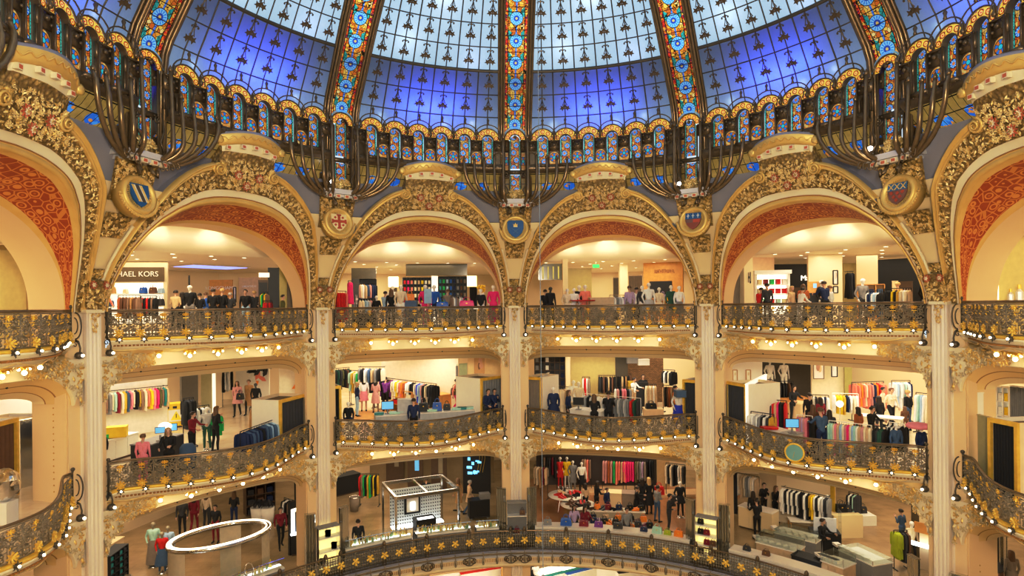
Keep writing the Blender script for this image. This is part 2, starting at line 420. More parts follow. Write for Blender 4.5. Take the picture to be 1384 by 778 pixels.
BK = [(15.6 * math.sin(i / NH * PI / 2), 0) for i in range(NH + 1)]
BK = full(resample([(15.6 * (1 - abs(math.cos(a)) ** 2.0) ** .5 if False else 15.6 * math.sin(a), .95 + 2.95 * max(0, (1 - math.sin(a) ** 2.25)) ** (1 / 2.25)) for a in [PI / 2 * i / 40 for i in range(41)]], NH))
def ring_pt(i, f, p=0.0):
 a, b = EC[i], OC[i]; return S(lerp(a[0], b[0], f), lerp(a[1], b[1], f), p)
def strip(m, prof, i0=0, i1=NC):
 m.grid([[ring_pt(i, f, p) for i in range(i0, i1)] for f, p in prof])
I_SC = [i for i in range(NC) if abs(OC[i][0]) >= 5.4]
def motif_flower(r, n=5, h=.03):
 m = MB()
 c = m.vert((0, -h * .6, 0))
 for k in range(n):
  a = 2 * PI * k / n; w = PI / n * .9
  p = [m.vert((r * .35 * math.cos(a - w), -h * .3, r * .35 * math.sin(a - w))), m.vert((r * .85 * math.cos(a - w * .7), -h, r * .85 * math.sin(a - w * .7))),
    m.vert((r * math.cos(a), -h * .5, r * math.sin(a))), m.vert((r * .85 * math.cos(a + w * .7), -h, r * .85 * math.sin(a + w * .7))), m.vert((r * .35 * math.cos(a + w), -h * .3, r * .35 * math.sin(a + w)))]
  m.face((c, p[0], p[1], p[2])); m.face((c, p[2], p[3], p[4]))
 return m
def motif_leaf(r, h=.03):
 m = MB(); pts = [(0, 0, -r), (r * .42, -h * .2, -r * .25), (r * .30, -h, r * .45), (0, -h * .4, r), (-r * .30, -h, r * .45), (-r * .42, -h * .2, -r * .25)]
 i = [m.vert(p) for p in pts]; c = m.vert((0, -h * 1.5, 0))
 for k in range(6): m.face((c, i[k], i[(k + 1) % 6]))
 return m
def frame_at(p, px, pz):
 """axes: local x along px-p, local -y outwards (towards the atrium), local z along pz-p"""
 p, px, pz = Vector(p), Vector(px), Vector(pz)
 x = (px - p).normalized(); z = (pz - p); z = (z - x * z.dot(x)).normalized(); y = z.cross(x)
 return Matrix(((x.x, y.x, z.x, p.x), (x.y, y.y, z.y, p.y), (x.z, y.z, z.z, p.z), (0, 0, 0, 1)))
def scatter(m, phi, z, kind, size, p=.02, rot=0.0):
 F = frame_at(S(phi, z, p), S(phi + .1, z, p), S(phi, z + .02, p)) @ Matrix.Rotation(rot, 4, 'Y')
 o = kind(size); m.add(o, F)
PROTO = {}
ABASE = (0, 13.0, .95)
def arch_meshes():
 rnd = random.Random(3); out = []
 m = MB(); strip(m, [(0, -.02), (0, .05), (.05, .07), (.10, .05), (.115, .03), (.135, .04)]); out.append(('bead_moulding', m, M['cornice'], True))
 m = MB(); strip(m, [(.135, .045), (.16, .05), (.165, .01)]); out.append(('dark_fillet', m, M['brown_line'], True))
 m = MB(); strip(m, [(.165, .02), (.35, .03)]); out.append(('archivolt', m, M['cream_pale'], True))
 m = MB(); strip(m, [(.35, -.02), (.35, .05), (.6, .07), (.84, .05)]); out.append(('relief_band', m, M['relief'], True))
 m = MB()
 for i in range(0, NC - 1):
  wid = abs(OC[i][0] - EC[i][0]) * .2 + abs(OC[i][1] - EC[i][1]); rows = max(2, int(wid * .5 / .085))
  for r in range(rows):
   f = .38 + .45 * (r + rnd.uniform(.1, .9)) / rows
   a, b = EC[i], OC[i]; t = rnd.random(); a2, b2 = EC[i + 1], OC[i + 1]
   phi = lerp(lerp(a[0], b[0], f), lerp(a2[0], b2[0], f), t); z = lerp(lerp(a[1], b[1], f), lerp(a2[1], b2[1], f), t)
   if z < 1.0: continue
   m.cur = rnd.choice((0, 0, 1)); scatter(m, phi, z, rnd.choice((motif_flower, motif_leaf, motif_leaf)), rnd.uniform(.05, .08), .09, rnd.uniform(0, 6.3))
 out.append(('relief_leaves', m, [M['motif_a'], M['motif_b']], False))
 m = MB(); ros = [i for i in range(3, NC - 3, 8)]
 for i in ros:
  a, b = EC[i], OC[i]; m.cur = 1; scatter(m, lerp(a[0], b[0], .6), lerp(a[1], b[1], .6), lambda r: motif_flower(r, 8, .05), .13, .10)
  m.cur = 0; scatter(m, lerp(a[0], b[0], .6), lerp(a[1], b[1], .6), lambda r: motif_flower(r, 6, .05), .07, .14)
 out.append(('relief_rosettes', m, [M['motif_a'], M['motif_b']], False))
 for side, (i0, i1) in enumerate(((0, min(i for i in I_SC if OC[i][0] > 0) - (NC - 1 - 2 * NH) - 0), (0, 0))):
  pass
 L = [i for i in I_SC if OC[i][0] < 0]; Rr = [i for i in I_SC if OC[i][0] > 0]
 for seg in (L, Rr):
  m = MB(); strip(m, [(.84, .04), (.85, .13), (.89, .15), (.90, .10), (.94, .12), (.965, .20), (1.0, .20), (1.0, -.05)], seg[0], seg[-1] + 1)
  e = seg[-1] if seg is L else seg[0]; sg = -1 if seg is L else 1
  a, b = EC[e], OC[e]; c0 = (lerp(a[0], b[0], .90), lerp(a[1], b[1], .90)); c0 = (c0[0] - sg * .35, c0[1] - .02)
  F = frame_at(S(c0[0], c0[1], .1), S(c0[0] + .1, c0[1], .1), S(c0[0], c0[1] + .02, .1))
  sp = [(sg * .20 * (1 - k / 30) * math.cos(PI / 2 + k * .5), -.1 - .004 * k, .20 * (1 - k / 30) * math.sin(PI / 2 + k * .5)) for k in range(27)]
  m.tube([F @ Vector(q) for q in sp], [.045 * (1 - k / 45) for k in range(27)], 6)
  m.lathe([(0, -.02), (.20, -.02), (.20, .06), (.16, .07), (0, .07)], M=F @ Matrix.Rotation(PI / 2, 4, 'X'), n=14)
  out.append(('gilt_cornice', m, M['cornice'], True))
 def crown_pt(u, hw, z, b, arch=0.0):
  zz = z + arch * (1 - u * u); return P(u * hw, rs(zz) - .14 - b * (1 - u * u), zz)
 U = [k / 8 - 1 for k in range(17)]
 m = MB(); m.grid([[crown_pt(u, hw, z, b) for u in U] for z, hw, b in ((4.83, 4.4, -.02), (4.9, 4.9, .0), (5.2, 5.1, .05), (5.5, 5.0, .10), (5.75, 4.9, .16), (5.90, 4.95, .20))])
 for s in (-1, 1): m.grid([[crown_pt(s, hw, z, 0), P(s * hw, 12.2, z)] for z, hw in ((4.9, 4.9), (5.2, 5.1), (5.75, 4.9), (6.05, 4.95))])
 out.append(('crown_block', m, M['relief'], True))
 m = MB()
 for k in range(230):
  u, z = rnd.uniform(-.95, .95), rnd.uniform(4.88, 5.74); hw = 4.9
  b = table([(4.85, -.02), (5.2, .05), (5.75, .16)], z)
  m.cur = rnd.choice((0, 0, 1)); scatter(m, u * hw, z, rnd.choice((motif_flower, motif_leaf)), rnd.uniform(.05, .08), .17 + b * (1 - u * u), rnd.uniform(0, 6))
 out.append(('crown_leaves', m, [M['motif_a'], M['motif_b']], False))
 for u, z in ((-.42, 5.32), (.42, 5.32), (0, 5.02)):
  m = MB(); m.cur = 1; b = .17 + table([(4.85, -.02), (5.2, .05), (5.75, .16)], z) * (1 - u * u) + .04
  scatter(m, u * 4.6, z, lambda r: motif_flower(r, 9, .05), .16, b); m.cur = 2; scatter(m, u * 4.6, z, lambda r: motif_flower(r, 7, .05), .09, b + .03)
  m.cur = 0; scatter(m, u * 4.6, z, lambda r: motif_flower(r, 5, .04), .045, b + .06)
  out.append(('crown_rosette', m, [M['motif_b'], M['motif_red'], M['motif_white']], False))
 A = .16
 m = MB(); m.grid([[crown_pt(u, hw, z, b, A * k) for u in U] for z, hw, b, k in ((5.84, 4.9, .19, .5), (5.96, 5.05, .22, .8), (6.02, 5.2, .26, 1))]); out.append(('crown_frieze', m, M['cream_pale'], True))
 for k in range(5):
  m = MB(); u = -.84 + k * .42; c = crown_pt(u, 5.1, 5.95, .30, A * .9); m.box((c[0], c[1], c[2]), (.15, .12, .13), -rad(u * 5)); m.cur = 1
  m.box((c[0], c[1] - .065, c[2]), (.10, .01, .08), -rad(u * 5)); m.cur = 0
  out.append(('dentil', m, [M['cream_pale'], M['motif_red']], False))
 m = MB(); m.grid([[crown_pt(u, hw, z, b, A) for u in U] for z, hw, b in ((6.02, 5.2, .24), (6.03, 5.7, .30), (6.10, 5.85, .34), (6.30, 5.85, .34), (6.34, 5.7, .32))]); out.append(('crown_abacus', m, M['cornice'], True))
 m = MB()
 pts = []
 for k in range(60):
  u = -.96 + 1.92 * k / 59; c = crown_pt(u, 5.85, 6.20 + .045 * math.sin(k * .9), .36, A); pts.append(c)
 m.tube(pts, .022, 5)
 for s in (-1, 1):
  c = crown_pt(s, 5.85, 6.19, .34, A); m.lathe([(0, -.1), (.13, -.1), (.13, .06), (.07, .09), (0, .09)], c=c, M=Matrix.Rotation(PI / 2, 4, 'X'), n=12)
 out.append(('abacus_scroll', m, M['cornice'], True))
 m = MB(); m.grid([[crown_pt(u, hw, z, b, A) for u in U] for z, hw, b in ((6.34, 5.7, .32), (6.42, 5.4, .28), (6.46, 5.1, -.35), (6.36, 5.1, -1.0))]); out.append(('crown_top', m, M['ledge'], True))
 Lc = [0]
 for a, b in zip(EC, EC[1:]): Lc.append(Lc[-1] + math.hypot((b[0] - a[0]) * .205, b[1] - a[1]))
 def so(i, t):
  a = S(EC[i][0], EC[i][1], -.02); b = P(BK[i][0], 13.2, BK[i][1]); return tuple(lerp(a[k], b[k], t) for k in range(3))
 def sstrip(t0, t1, dz=0.0):
  m = MB(); n = 5; T = [lerp(t0, t1, k / n) for k in range(n + 1)]
  m.grid([[Vector(so(i, t)) for i in range(NC)] for t in T], uvs=[[(Lc[i], t * 1.7) for i in range(NC)] for t in T], flip=True); return m
 out.append(('soffit_edge', sstrip(0, .10), M['cornice'], True)); out.append(('red_soffit', sstrip(.10, .84), M['redsoffit'], True)); out.append(('soffit_edge', sstrip(.84, 1.0), M['cornice'], True))
 m = MB(); m.grid([[P(BK[i][0], r, BK[i][1]) for i in range(NC)] for r in (13.2, 13.8, 14.45)], flip=True); out.append(('soffit_band', m, M['pier'], True))
 m = MB(); m.grid([[P(BK[i][0], 14.45, BK[i][1]) for i in range(NC)], [P(BK[i][0] * 18 / 15.6, 14.45, 4.6) for i in range(NC)]], flip=True); out.append(('back_spandrel', m, M['pier'], True))
 for seg in ([i for i in L if OC[i][1] > 3.7], [i for i in Rr if OC[i][1] > 3.7]):
  m = MB(); m.grid([[S(OC[i][0], OC[i][1], .18) for i in seg], [P(OC[i][0], 11.7 if OC[i][1] > 4 else 12.4, OC[i][1] + .05) for i in seg], [P(OC[i][0], 12.6, OC[i][1] + .12) for i in seg]]); out.append(('lead_ledge', m, M['ledge'], True))
 return [(n, m.mesh(n, mt, sm, ABASE), ) for n, m, mt, sm in out]
_am = arch_meshes()
ALAB = {-90: 'huge gilded floral arch cut off by the left picture edge', -54: 'gilded floral arch left of the second column, over the leather goods shop', -18: 'gilded floral arch just left of the blue crowned shield', 18: 'gilded floral arch just right of the blue crowned shield', 54: 'gilded floral arch between the two right hand columns', 90: 'huge gilded floral arch cut off by the right picture edge'}
for th in BAYS:
 t = bay_thing('gilded_arch', ALAB[th], 'arch', th, ABASE, 'gilded arches under the dome')
 for n, me in _am: link(n, me, t)
PBASE = (0, 13.0, 1.0)
OPH = sorted([(z, p) for p, z in O_TAB])
def pend_meshes():
 rnd = random.Random(5); out = []
 hw = lambda z: 18 - table(OPH, z) + .35
 Z = [.95 + 3.45 * k / 24 for k in range(25)]
 m = MB(); m.grid([[S(u * hw(z), z, -.06) for u in (-1, -.5, 0, .5, 1)] for z in Z]); out.append(('pendentive_field', m, M['cream'], True))
 m = MB(); m.grid([[S(u * hw(z), z, -.08 - .25 * abs(u)) for u in (-1, -.5, 0, .5, 1)] for z in (4.38, 4.7, 5.0, 5.3, 5.6)]); out.append(('lead_face', m, M['ledge'], True))
 def panel(z0, z1, w0, w1):
  m = MB(); rows = []
  for k in range(7):
   z = lerp(z0, z1, k / 6); w = lerp(w0, w1, k / 6); rows.append([S(u * w, z, .0) for u in (-1, -.3, .3, 1)])
  m.grid(rows)
  n = MB(); m2 = n
  for k in range(int((z1 - z0) * (w0 + w1) * 26)):
   z = rnd.uniform(z0 + .04, z1 - .04); w = lerp(w0, w1, (z - z0) / (z1 - z0)) * .9; n.cur = rnd.choice((0, 1))
   scatter(n, rnd.uniform(-w, w), z, rnd.choice((motif_flower, motif_leaf)), rnd.uniform(.05, .075), .03, rnd.uniform(0, 6))
  return m, n
 for z0, z1, w0, w1 in ((3.02, 3.66, 1.55, 2.1), (1.86, 2.16, .95, 1.0), (1.05, 1.18, .9, .9)):
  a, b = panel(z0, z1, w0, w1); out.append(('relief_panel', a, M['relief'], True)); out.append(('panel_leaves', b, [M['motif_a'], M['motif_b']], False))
 a, b = panel(3.95, 5.05, 3.0, 3.5)
 out.append(('relief_panel', a, M['relief'], True)); out.append(('panel_leaves', b, [M['motif_a'], M['motif_b']], False))
 for s in (-1, 1):
  m = MB(); m.tube([S(s * (hw(z) - .55), z, .03) for z in Z[2:18]], .045, 6); out.append(('edge_moulding', m, M['cream_pale'], True))
 m = MB(); m.box((0, 11.15, 5.19), (1.42, .75, .17)); m.box((0, 11.2, 5.06), (1.2, .7, .12)); out.append(('pedestal_slab', m, M['ledge_pale'], False))
 for k in range(4):
  m = MB(); x = -.48 + .32 * k; m.cur = 0; m.box((x, 10.85, 5.02), (.17, .12, .13)); m.cur = 1; m.box((x, 10.785, 5.02), (.11, .01, .08))
  out.append(('dentil', m, [M['cream_pale'], M['motif_red']], False))
 m = MB(); m.grid([[(x * w, 11.0 + .12 * abs(x) + dy, z) for x in (-1, -.5, 0, .5, 1)] for z, w, dy in ((5.27, .62, -.12), (5.45, .5, -.1), (5.62, .3, 0), (5.72, .08, .1))]); out.append(('pedestal_mound', m, M['relief'], True))
 m = MB()
 for k in range(46):
  z = rnd.uniform(5.3, 5.68); w = table([(5.27, .6), (5.45, .48), (5.62, .28), (5.72, .08)], z); x = rnd.uniform(-w, w)
  F = Matrix.Translation((x, 10.86 + .12 * abs(x) + (z - 5.3) * .3, z)) @ Matrix.Rotation(rnd.uniform(0, 6), 4, 'Y'); m.cur = rnd.choice((0, 1)); m.add(rnd.choice((motif_leaf, motif_flower))(rnd.uniform(.06, .10)), F)
 out.append(('mound_leaves', m, [M['motif_a'], M['motif_b']], False))
 return [(n, m.mesh(n, mt, sm, PBASE)) for n, m, mt, sm in out]
M['ledge_pale'] = stone('pale_grey_stone', (.62, .60, .60), (.52, .51, .53))
_pm = pend_meshes()
for th in COLS:
 t = bay_thing('pendentive', 'cream and gilt pendentive with a pedestal rising above the ' + CNAME[th], 'pendentive', th, PBASE, 'pendentives between the arches', 'structure')
 for n, me in _pm: link(n, me, t)
TILT = Matrix.Translation((0, 11.22, 4.13)) @ Matrix.Rotation(-.15, 4, 'X') @ Matrix.Scale(.84, 4)
MBASE = tuple(TILT @ Vector((0, 0, 0)))
def med_build(th, label, draw):
 t = bay_thing('shield_medallion', label, 'medallion', th, MBASE, 'coats of arms above the columns')
 if 'med' not in PROTO:
  m = MB(); m.lathe([(0, .02), (.44, .02), (.50, .10), (.56, .14), (.63, .10), (.66, .0), (.66, -.4)], axis='y', M=TILT, n=36); a = m.mesh('medallion_frame', M['cornice'], True, MBASE)
  m = MB()
  for k in range(44):
   an = 2 * PI * k / 44; m.box((0, 0, 0), (.018, .03, .10), M=TILT @ Matrix.Rotation(-an, 4, 'Y') @ Matrix.Translation((0, -.06, .42)))
  for k in range(26):
   an = PI + PI * (k + .5) / 26; m.sphere(TILT @ Vector((.74 * math.cos(an), -.06, .72 * math.sin(an))), .04, 6, 4)
  pts = [TILT @ Vector((.70 * math.cos(a), -.06, .68 * math.sin(a))) for a in [PI * 1.05 + PI * .9 * k / 24 for k in range(25)]]; m.tube(pts, .035, 6)
  b = m.mesh('gilt_rays', M['cornice'], False, MBASE); PROTO['med'] = (a, b)
 link('medallion_frame', PROTO['med'][0], t); link('gilt_rays', PROTO['med'][1], t)
 draw(t)
SH = [(-.30, .30), (.30, .30), (.30, .0), (.24, -.16), (.12, -.29), (0, -.36), (-.12, -.29), (-.24, -.16), (-.30, .0)]
def pl(t, name, poly, col, d=.0, k=1.0):
 m = MB(); m.prism([(x * k, z * k) for x, z in poly][::-1] if False else [(x * k, z * k) for x, z in poly], .06, TILT @ Matrix.Translation((0, -.10 - d, 0)))
 m.build(name, plain(col, .5, name='heraldic_enamel'), t, off=MBASE)
def rect(x0, z0, x1, z1): return [(x0, z1), (x1, z1), (x1, z0), (x0, z0)]
BLUE, RED, GOLD, CRM = (.03, .13, .33), (.48, .09, .04), (.80, .58, .18), (.78, .66, .38)
def d_l2(t):
 pl(t, 'shield', SH, BLUE, 0, 1.15)
 for a, c, w, d in ((-.16, GOLD, .035, .02), (-.09, (.75, .7, .6), .02, .02), (.0, (.10, .08, .06), .07, .02), (.09, (.75, .7, .6), .02, .02), (.16, GOLD, .035, .02)):
  pl(t, 'diagonal_band', [(a - w - .12, .30), (a + w - .12, .30), (a + w + .10, -.24), (a - w + .10, -.24)], c, d)
def d_l1(t):
 pl(t, 'shield', SH, CRM, 0, 1.15)
 pl(t, 'cross_upright', rect(-.055, -.30, .055, .30), RED, .02); pl(t, 'cross_arm', rect(-.30, -.035, .30, .075), RED, .025)
 for x, z in ((-.29, .02), (.29, .02)): pl(t, 'cross_tip', rect(x - .04, z - .09, x + .04, z + .09), RED, .02)
 for x, z in ((0, .30), (0, -.28)): pl(t, 'cross_tip', rect(x - .10, z - .03, x + .10, z + .03), RED, .02)
 for x in (-.17, .17):
  for z in (.19, -.14): pl(t, 'small_crosslet', [(x, z + .06), (x + .06, z), (x, z - .06), (x - .06, z)], RED, .02)
def d_c(t):
 pl(t, 'shield', SH, BLUE, 0, 1.3)
 pl(t, 'crown', [(-.09, .10), (-.12, .24), (-.06, .17), (0, .28), (.06, .17), (.12, .24), (.09, .10)], GOLD, .02); pl(t, 'crown_band', rect(-.10, .06, .10, .10), (.9, .75, .4), .02)
 for s in (-1, 1): pl(t, 'crossed_staff', [(s * .20 - .02, .02), (s * .20 + .02, .02), (-s * .12 + .02, -.24), (-s * .12 - .02, -.24)], (.10, .22, .36), .015)
def d_r1(t):
 pl(t, 'shield', SH, (.30, .08, .05), 0, 1.15); pl(t, 'blue_chief', rect(-.345, .06, .345, .33), BLUE, .015)
 for x in (-.22, 0, .22): pl(t, 'white_cross', [(x - .015, .30), (x + .015, .30), (x + .015, .22), (x + .06, .22), (x + .06, .19), (x + .015, .19), (x + .015, .10), (x - .015, .10), (x - .015, .19), (x - .06, .19), (x - .06, .22), (x - .015, .22)], (.8, .8, .75), .03)
 for s in (-1, 1): pl(t, 'quartering', rect(min(0, s * .3), -.10, max(0, s * .3), .05), RED if s > 0 else (.22, .12, .10), .01)
def d_r2(t):
 pl(t, 'shield', SH, (.24, .12, .09), 0, 1.15); pl(t, 'blue_chief', rect(-.345, .08, .345, .33), (.06, .18, .36), .015)
 for x in (-.22, 0, .22):
  for s in (-1, 1): pl(t, 'gold_saltire', [(x - s * .09 - .018, .31), (x - s * .09 + .018, .31), (x + s * .09 + .018, .10), (x + s * .09 - .018, .10)], GOLD, .03)
 for x, z in ((-.2, 0), (.02, -.02), (.2, .01), (-.1, -.14), (.12, -.15), (0, -.26)): pl(t, 'red_charge', [(x, z + .07), (x + .07, z), (x, z - .07), (x - .07, z)], RED, .02)
med_build(-72, 'round medallion with a blue shield crossed by dark and pale diagonal bands', d_l2)
med_build(-36, 'round medallion with a red cross on a cream shield', d_l1)
med_build(0, 'round medallion with a blue shield bearing a small gold crown', d_c)
med_build(36, 'round medallion with a red shield topped by a blue band of three white crosses', d_r1)
med_build(72, 'round medallion with a red shield topped by a blue band of gold saltires', d_r2)
CBASE = (0, 13.0, R0)
def col_meshes():
 rnd = random.Random(9); out = []
 def fl(w, n, yf, depth):
  pts = [(-w / 2, 0)]
  e = .05
  for k in range(n):
   x0 = -w / 2 + e + (w - 2 * e) * k / n; x1 = -w / 2 + e + (w - 2 * e) * (k + 1) / n; g = (x1 - x0) * .14
   pts += [(x0 + g, 0)] + [(lerp(x0 + g, x1 - g, q), -depth * math.sin(PI * q)) for q in (.25, .5, .75)] + [(x1 - g, 0)]
  return pts + [(w / 2, 0)]
 W, D = .46, .60; yf = 12.82
 sec = [(x, yf - d) for x, d in fl(W, 3, 0, .035)]
 sec += [(W / 2 + d, yf + .30 + x) for x, d in fl(D, 2, 0, .035)][1:]
 sec += [(-W / 2 - d, yf + .30 - x) for x, d in fl(D, 2, 0, .035)][:-1]
 m = MB(); m.grid([[(x, y, z) for x, y in sec] for z in (R0, R1, R2, 0, .92)], close_u=True); out.append(('fluted_shaft', m, M['column'], False))
 m = MB(); m.box((0, yf + .28, .97), (.56, .70, .10)); out.append(('shaft_cap', m, M['cream_pale'], False))
 m = MB(); m.grid([[(x * w, yf + .28 + y * d, z) for x, y in ((-1, -1), (1, -1), (1, 1), (-1, 1))] for z, w, d in ((1.02, .24, .33), (1.35, .27, .36), (1.62, .34, .42), (1.70, .37, .46), (1.82, .37, .46), (1.84, .33, .42))], close_u=True); out.append(('capital', m, M['relief'], False))
 m = MB()
 for k in range(70):
  z = rnd.uniform(1.06, 1.6); w = table([(1.02, .24), (1.35, .27), (1.62, .34)], z); d = table([(1.02, .33), (1.35, .36), (1.62, .42)], z); m.cur = rnd.choice((0, 1))
  sd = rnd.choice(('f', 'f', 'l', 'r'))
  if sd == 'f': F = Matrix.Translation((rnd.uniform(-w, w), yf + .27 - d, z))
  else:
   s = -1 if sd == 'l' else 1; F = Matrix.Translation((s * w, yf + .28 + rnd.uniform(-d, d), z)) @ Matrix.Rotation(s * PI / 2, 4, 'Z')
  m.add(rnd.choice((motif_leaf, motif_flower))(rnd.uniform(.06, .10)), F @ Matrix.Rotation(rnd.uniform(0, 6), 4, 'Y'))
 for k in range(26):      # drop hanging on the shaft
  z = rnd.uniform(.35, .95); w = .15 * (z - .2) / .75; m.cur = rnd.choice((0, 1)); m.add(motif_leaf(rnd.uniform(.05, .08)), Matrix.Translation((rnd.uniform(-w, w), yf - .03, z)) @ Matrix.Rotation(rnd.uniform(0, 6), 4, 'Y'))
 out.append(('capital_leaves', m, [M['motif_a'], M['motif_b']], False))
 for x in (-.2, .2):
  m = MB(); m.cur = 0; m.add(motif_flower(.13, 9, .05), Matrix.Translation((x, yf - .20, 1.70))); m.cur = 1; m.add(motif_flower(.07, 6, .05), Matrix.Translation((x, yf - .23, 1.70))); out.append(('capital_rosette', m, [M['motif_red'], M['motif_white']], False))
 m = MB()
 for s in (-1, 1):
  m.box((s * .40, 13.30, (R0 + .95) / 2), (.34, .45, .95 - R0)); m.box((s * .36, 13.9, (R0 + .95) / 2), (.40, 1.0, .95 - R0)); m.box((s * .59, 13.32, (R0 + .95) / 2), (.03, .40, .95 - R0))
 m.box((0, 13.8, (R0 + .95) / 2), (.4, 1.2, .95 - R0)); m.box((0, 13.75, 2.3), (.95, 1.15, 2.75)); out.append(('pier', m, M['pier'], False))
 m = MB()
 for z0, z1 in ((R2 + .3, R2 + 2.6), (.05, .9), (R1 + .4, R1 + 2.6)):
  for s in (-1, 1):
   n = int((z1 - z0) / .16)
   for k in range(n): m.sphere((s * .562, 13.62, lerp(z0, z1, k / max(1, n - 1))), .022, 5, 3)
 out.append(('pier_studs', m, M['gold_line'], False))
 return [(n, m.mesh(n, mt, sm, CBASE)) for n, m, mt, sm in out]
_cm = col_meshes()
for th in COLS:
 t = bay_thing('column', {-72: 'tall fluted cream column nearest the left picture edge', -36: 'tall fluted cream column under the red cross shield', 0: 'slender fluted cream column under the crowned blue shield', 36: 'tall fluted cream column under the shield with white crosses', 72: 'tall fluted cream column nearest the right picture edge'}[th], 'column', th, CBASE, 'fluted columns carrying the arches', 'structure')
 for n, me in _cm: link(n, me, t)
def bulge(phi): return 1.95 * max(0.0, 1 - (abs(phi) / 14.6) ** 2) ** 1.15
def B(phi): return 13.0 - bulge(phi)
PH = [-18 + 36 * k / 60 for k in range(61)]
PH_B = [-15.6 + 31.2 * k / 52 for k in range(53)]
def sweep_b(m, prof, ph=PH_B, flip=False):
 """profile of (offset outwards from the rail line, z)"""
 m.grid([[P(p, B(p) + d, z) for p in ph] for d, z in prof], flip=flip)
def along(n0):
 L = [0]; pts = [P(p, B(p), 0) for p in PH_B]
 for a, b in zip(pts, pts[1:]): L.append(L[-1] + math.dist(a, b))
 tab = list(zip(L, PH_B)); out = []
 for k in range(n0 + 1): out.append(table(tab, L[-1] * k / n0))
 return out, L[-1]
NP = 13
POSTS, RLEN = along(NP); PW = RLEN / NP
def spiral(cx, cz, r0, turns, a0, sgn=1, n=16, y=0.0):
 return [(cx + r0 * (1 - .85 * k / n) * math.cos(a0 + sgn * turns * 2 * PI * k / n), y, cz + r0 * (1 - .85 * k / n) * math.sin(a0 + sgn * turns * 2 * PI * k / n)) for k in range(n + 1)]
def panel_meshes():
 w = PW; m = MB(); T = .013
 for s in (-1, 1):
  m.tube([(s * w * .49, 0, .04), (s * w * .49, 0, .93)], .012, 4)
  m.tube([(s * .03, 0, .05), (s * .03, 0, .88)], .010, 4)
  m.tube(spiral(s * w * .30, .68, .12, 1.4, PI / 2, s), T, 4); m.tube(spiral(s * w * .28, .45, .13, 1.4, -PI / 2, s), T, 4)
  m.tube(spiral(s * w * .30, .20, .13, 1.4, PI / 2, -s), T, 4); m.tube(spiral(s * w * .13, .57, .08, 1.2, 0, -s), T, 4); m.tube(spiral(s * w * .42, .33, .07, 1.2, 0, s), T, 4)
  m.tube([(s * w * .02, 0, .80), (s * w * .2, -.02, .86), (s * w * .40, 0, .80), (s * w * .48, 0, .88)], T, 4)
  m.tube([(s * w * .04, 0, .62), (s * w * .22, 0, .58), (s * w * .45, 0, .56)], T, 4); m.tube([(s * w * .04, 0, .34), (s * w * .22, 0, .33), (s * w * .47, 0, .42)], T, 4)
  for x, z, r in ((.34, .72, .042), (.22, .74, .042), (.28, .64, .042), (.12, .50, .035), (.43, .50, .04), (.36, .28, .045), (.24, .28, .045), (.36, .16, .045), (.24, .16, .045), (.44, .80, .03), (.14, .68, .03), (.40, .62, .03), (.30, .44, .035), (.10, .84, .03)):
   m.lathe([(0, -.015), (r, -.015), (r * .8, .015), (0, .022)], c=(s * w * x, -.01, z), axis='y', n=7)
 rd = random.Random(17)
 for k in range(34):
  x, z, r = rd.uniform(-.47, .47), rd.uniform(.10, .88), rd.uniform(.02, .042)
  if abs(x) * w < .12 and (z < .36 or z > .72): continue
  m.lathe([(0, -.012), (r, -.01), (r * .8, .012), (0, .018)], c=(x * w, .015, z), axis='y', n=6)
  m.tube([(x * w, .01, z), (x * w + rd.uniform(-.09, .09), .01, z + rd.uniform(.04, .12) * rd.choice((-1, 1)))], .010, 3)
 m.tube([(-w / 2, 0, .56), (w / 2, 0, .56)], .008, 4); m.tube([(-w / 2, 0, .78), (w / 2, 0, .78)], .008, 4)
 a = m.mesh('iron_scrollwork', M['ironwarm'], True)
 m = MB(); m.cur = 0
 f = motif_flower(.15, 8, .07); m.add(f, Matrix.Translation((0, -.06, .20)))
 m.add(motif_flower(.10, 6, .06), Matrix.Translation((0, -.10, .20))); m.sphere((0, -.13, .20), .035, 8, 5)
 b = m.mesh('gilt_flower', M['goldbright'], False)
 m = MB(); m.add(motif_flower(.085, 8, .04), Matrix.Translation((0, -.04, .82)) @ Matrix.Diagonal((1.25, 1, .85, 1))); m.sphere((0, -.06, .82), .025, 6, 4)
 m.box((0, -.025, .70), (.15, .02, .025)); m.add(motif_leaf(.05, .03), Matrix.Translation((0, -.03, .64))); m.add(motif_leaf(.045, .03), Matrix.Translation((0, -.02, .40)))
 c = m.mesh('gilt_leaf_boss', M['gold'], False)
 return a, b, c
_pnl = panel_meshes()
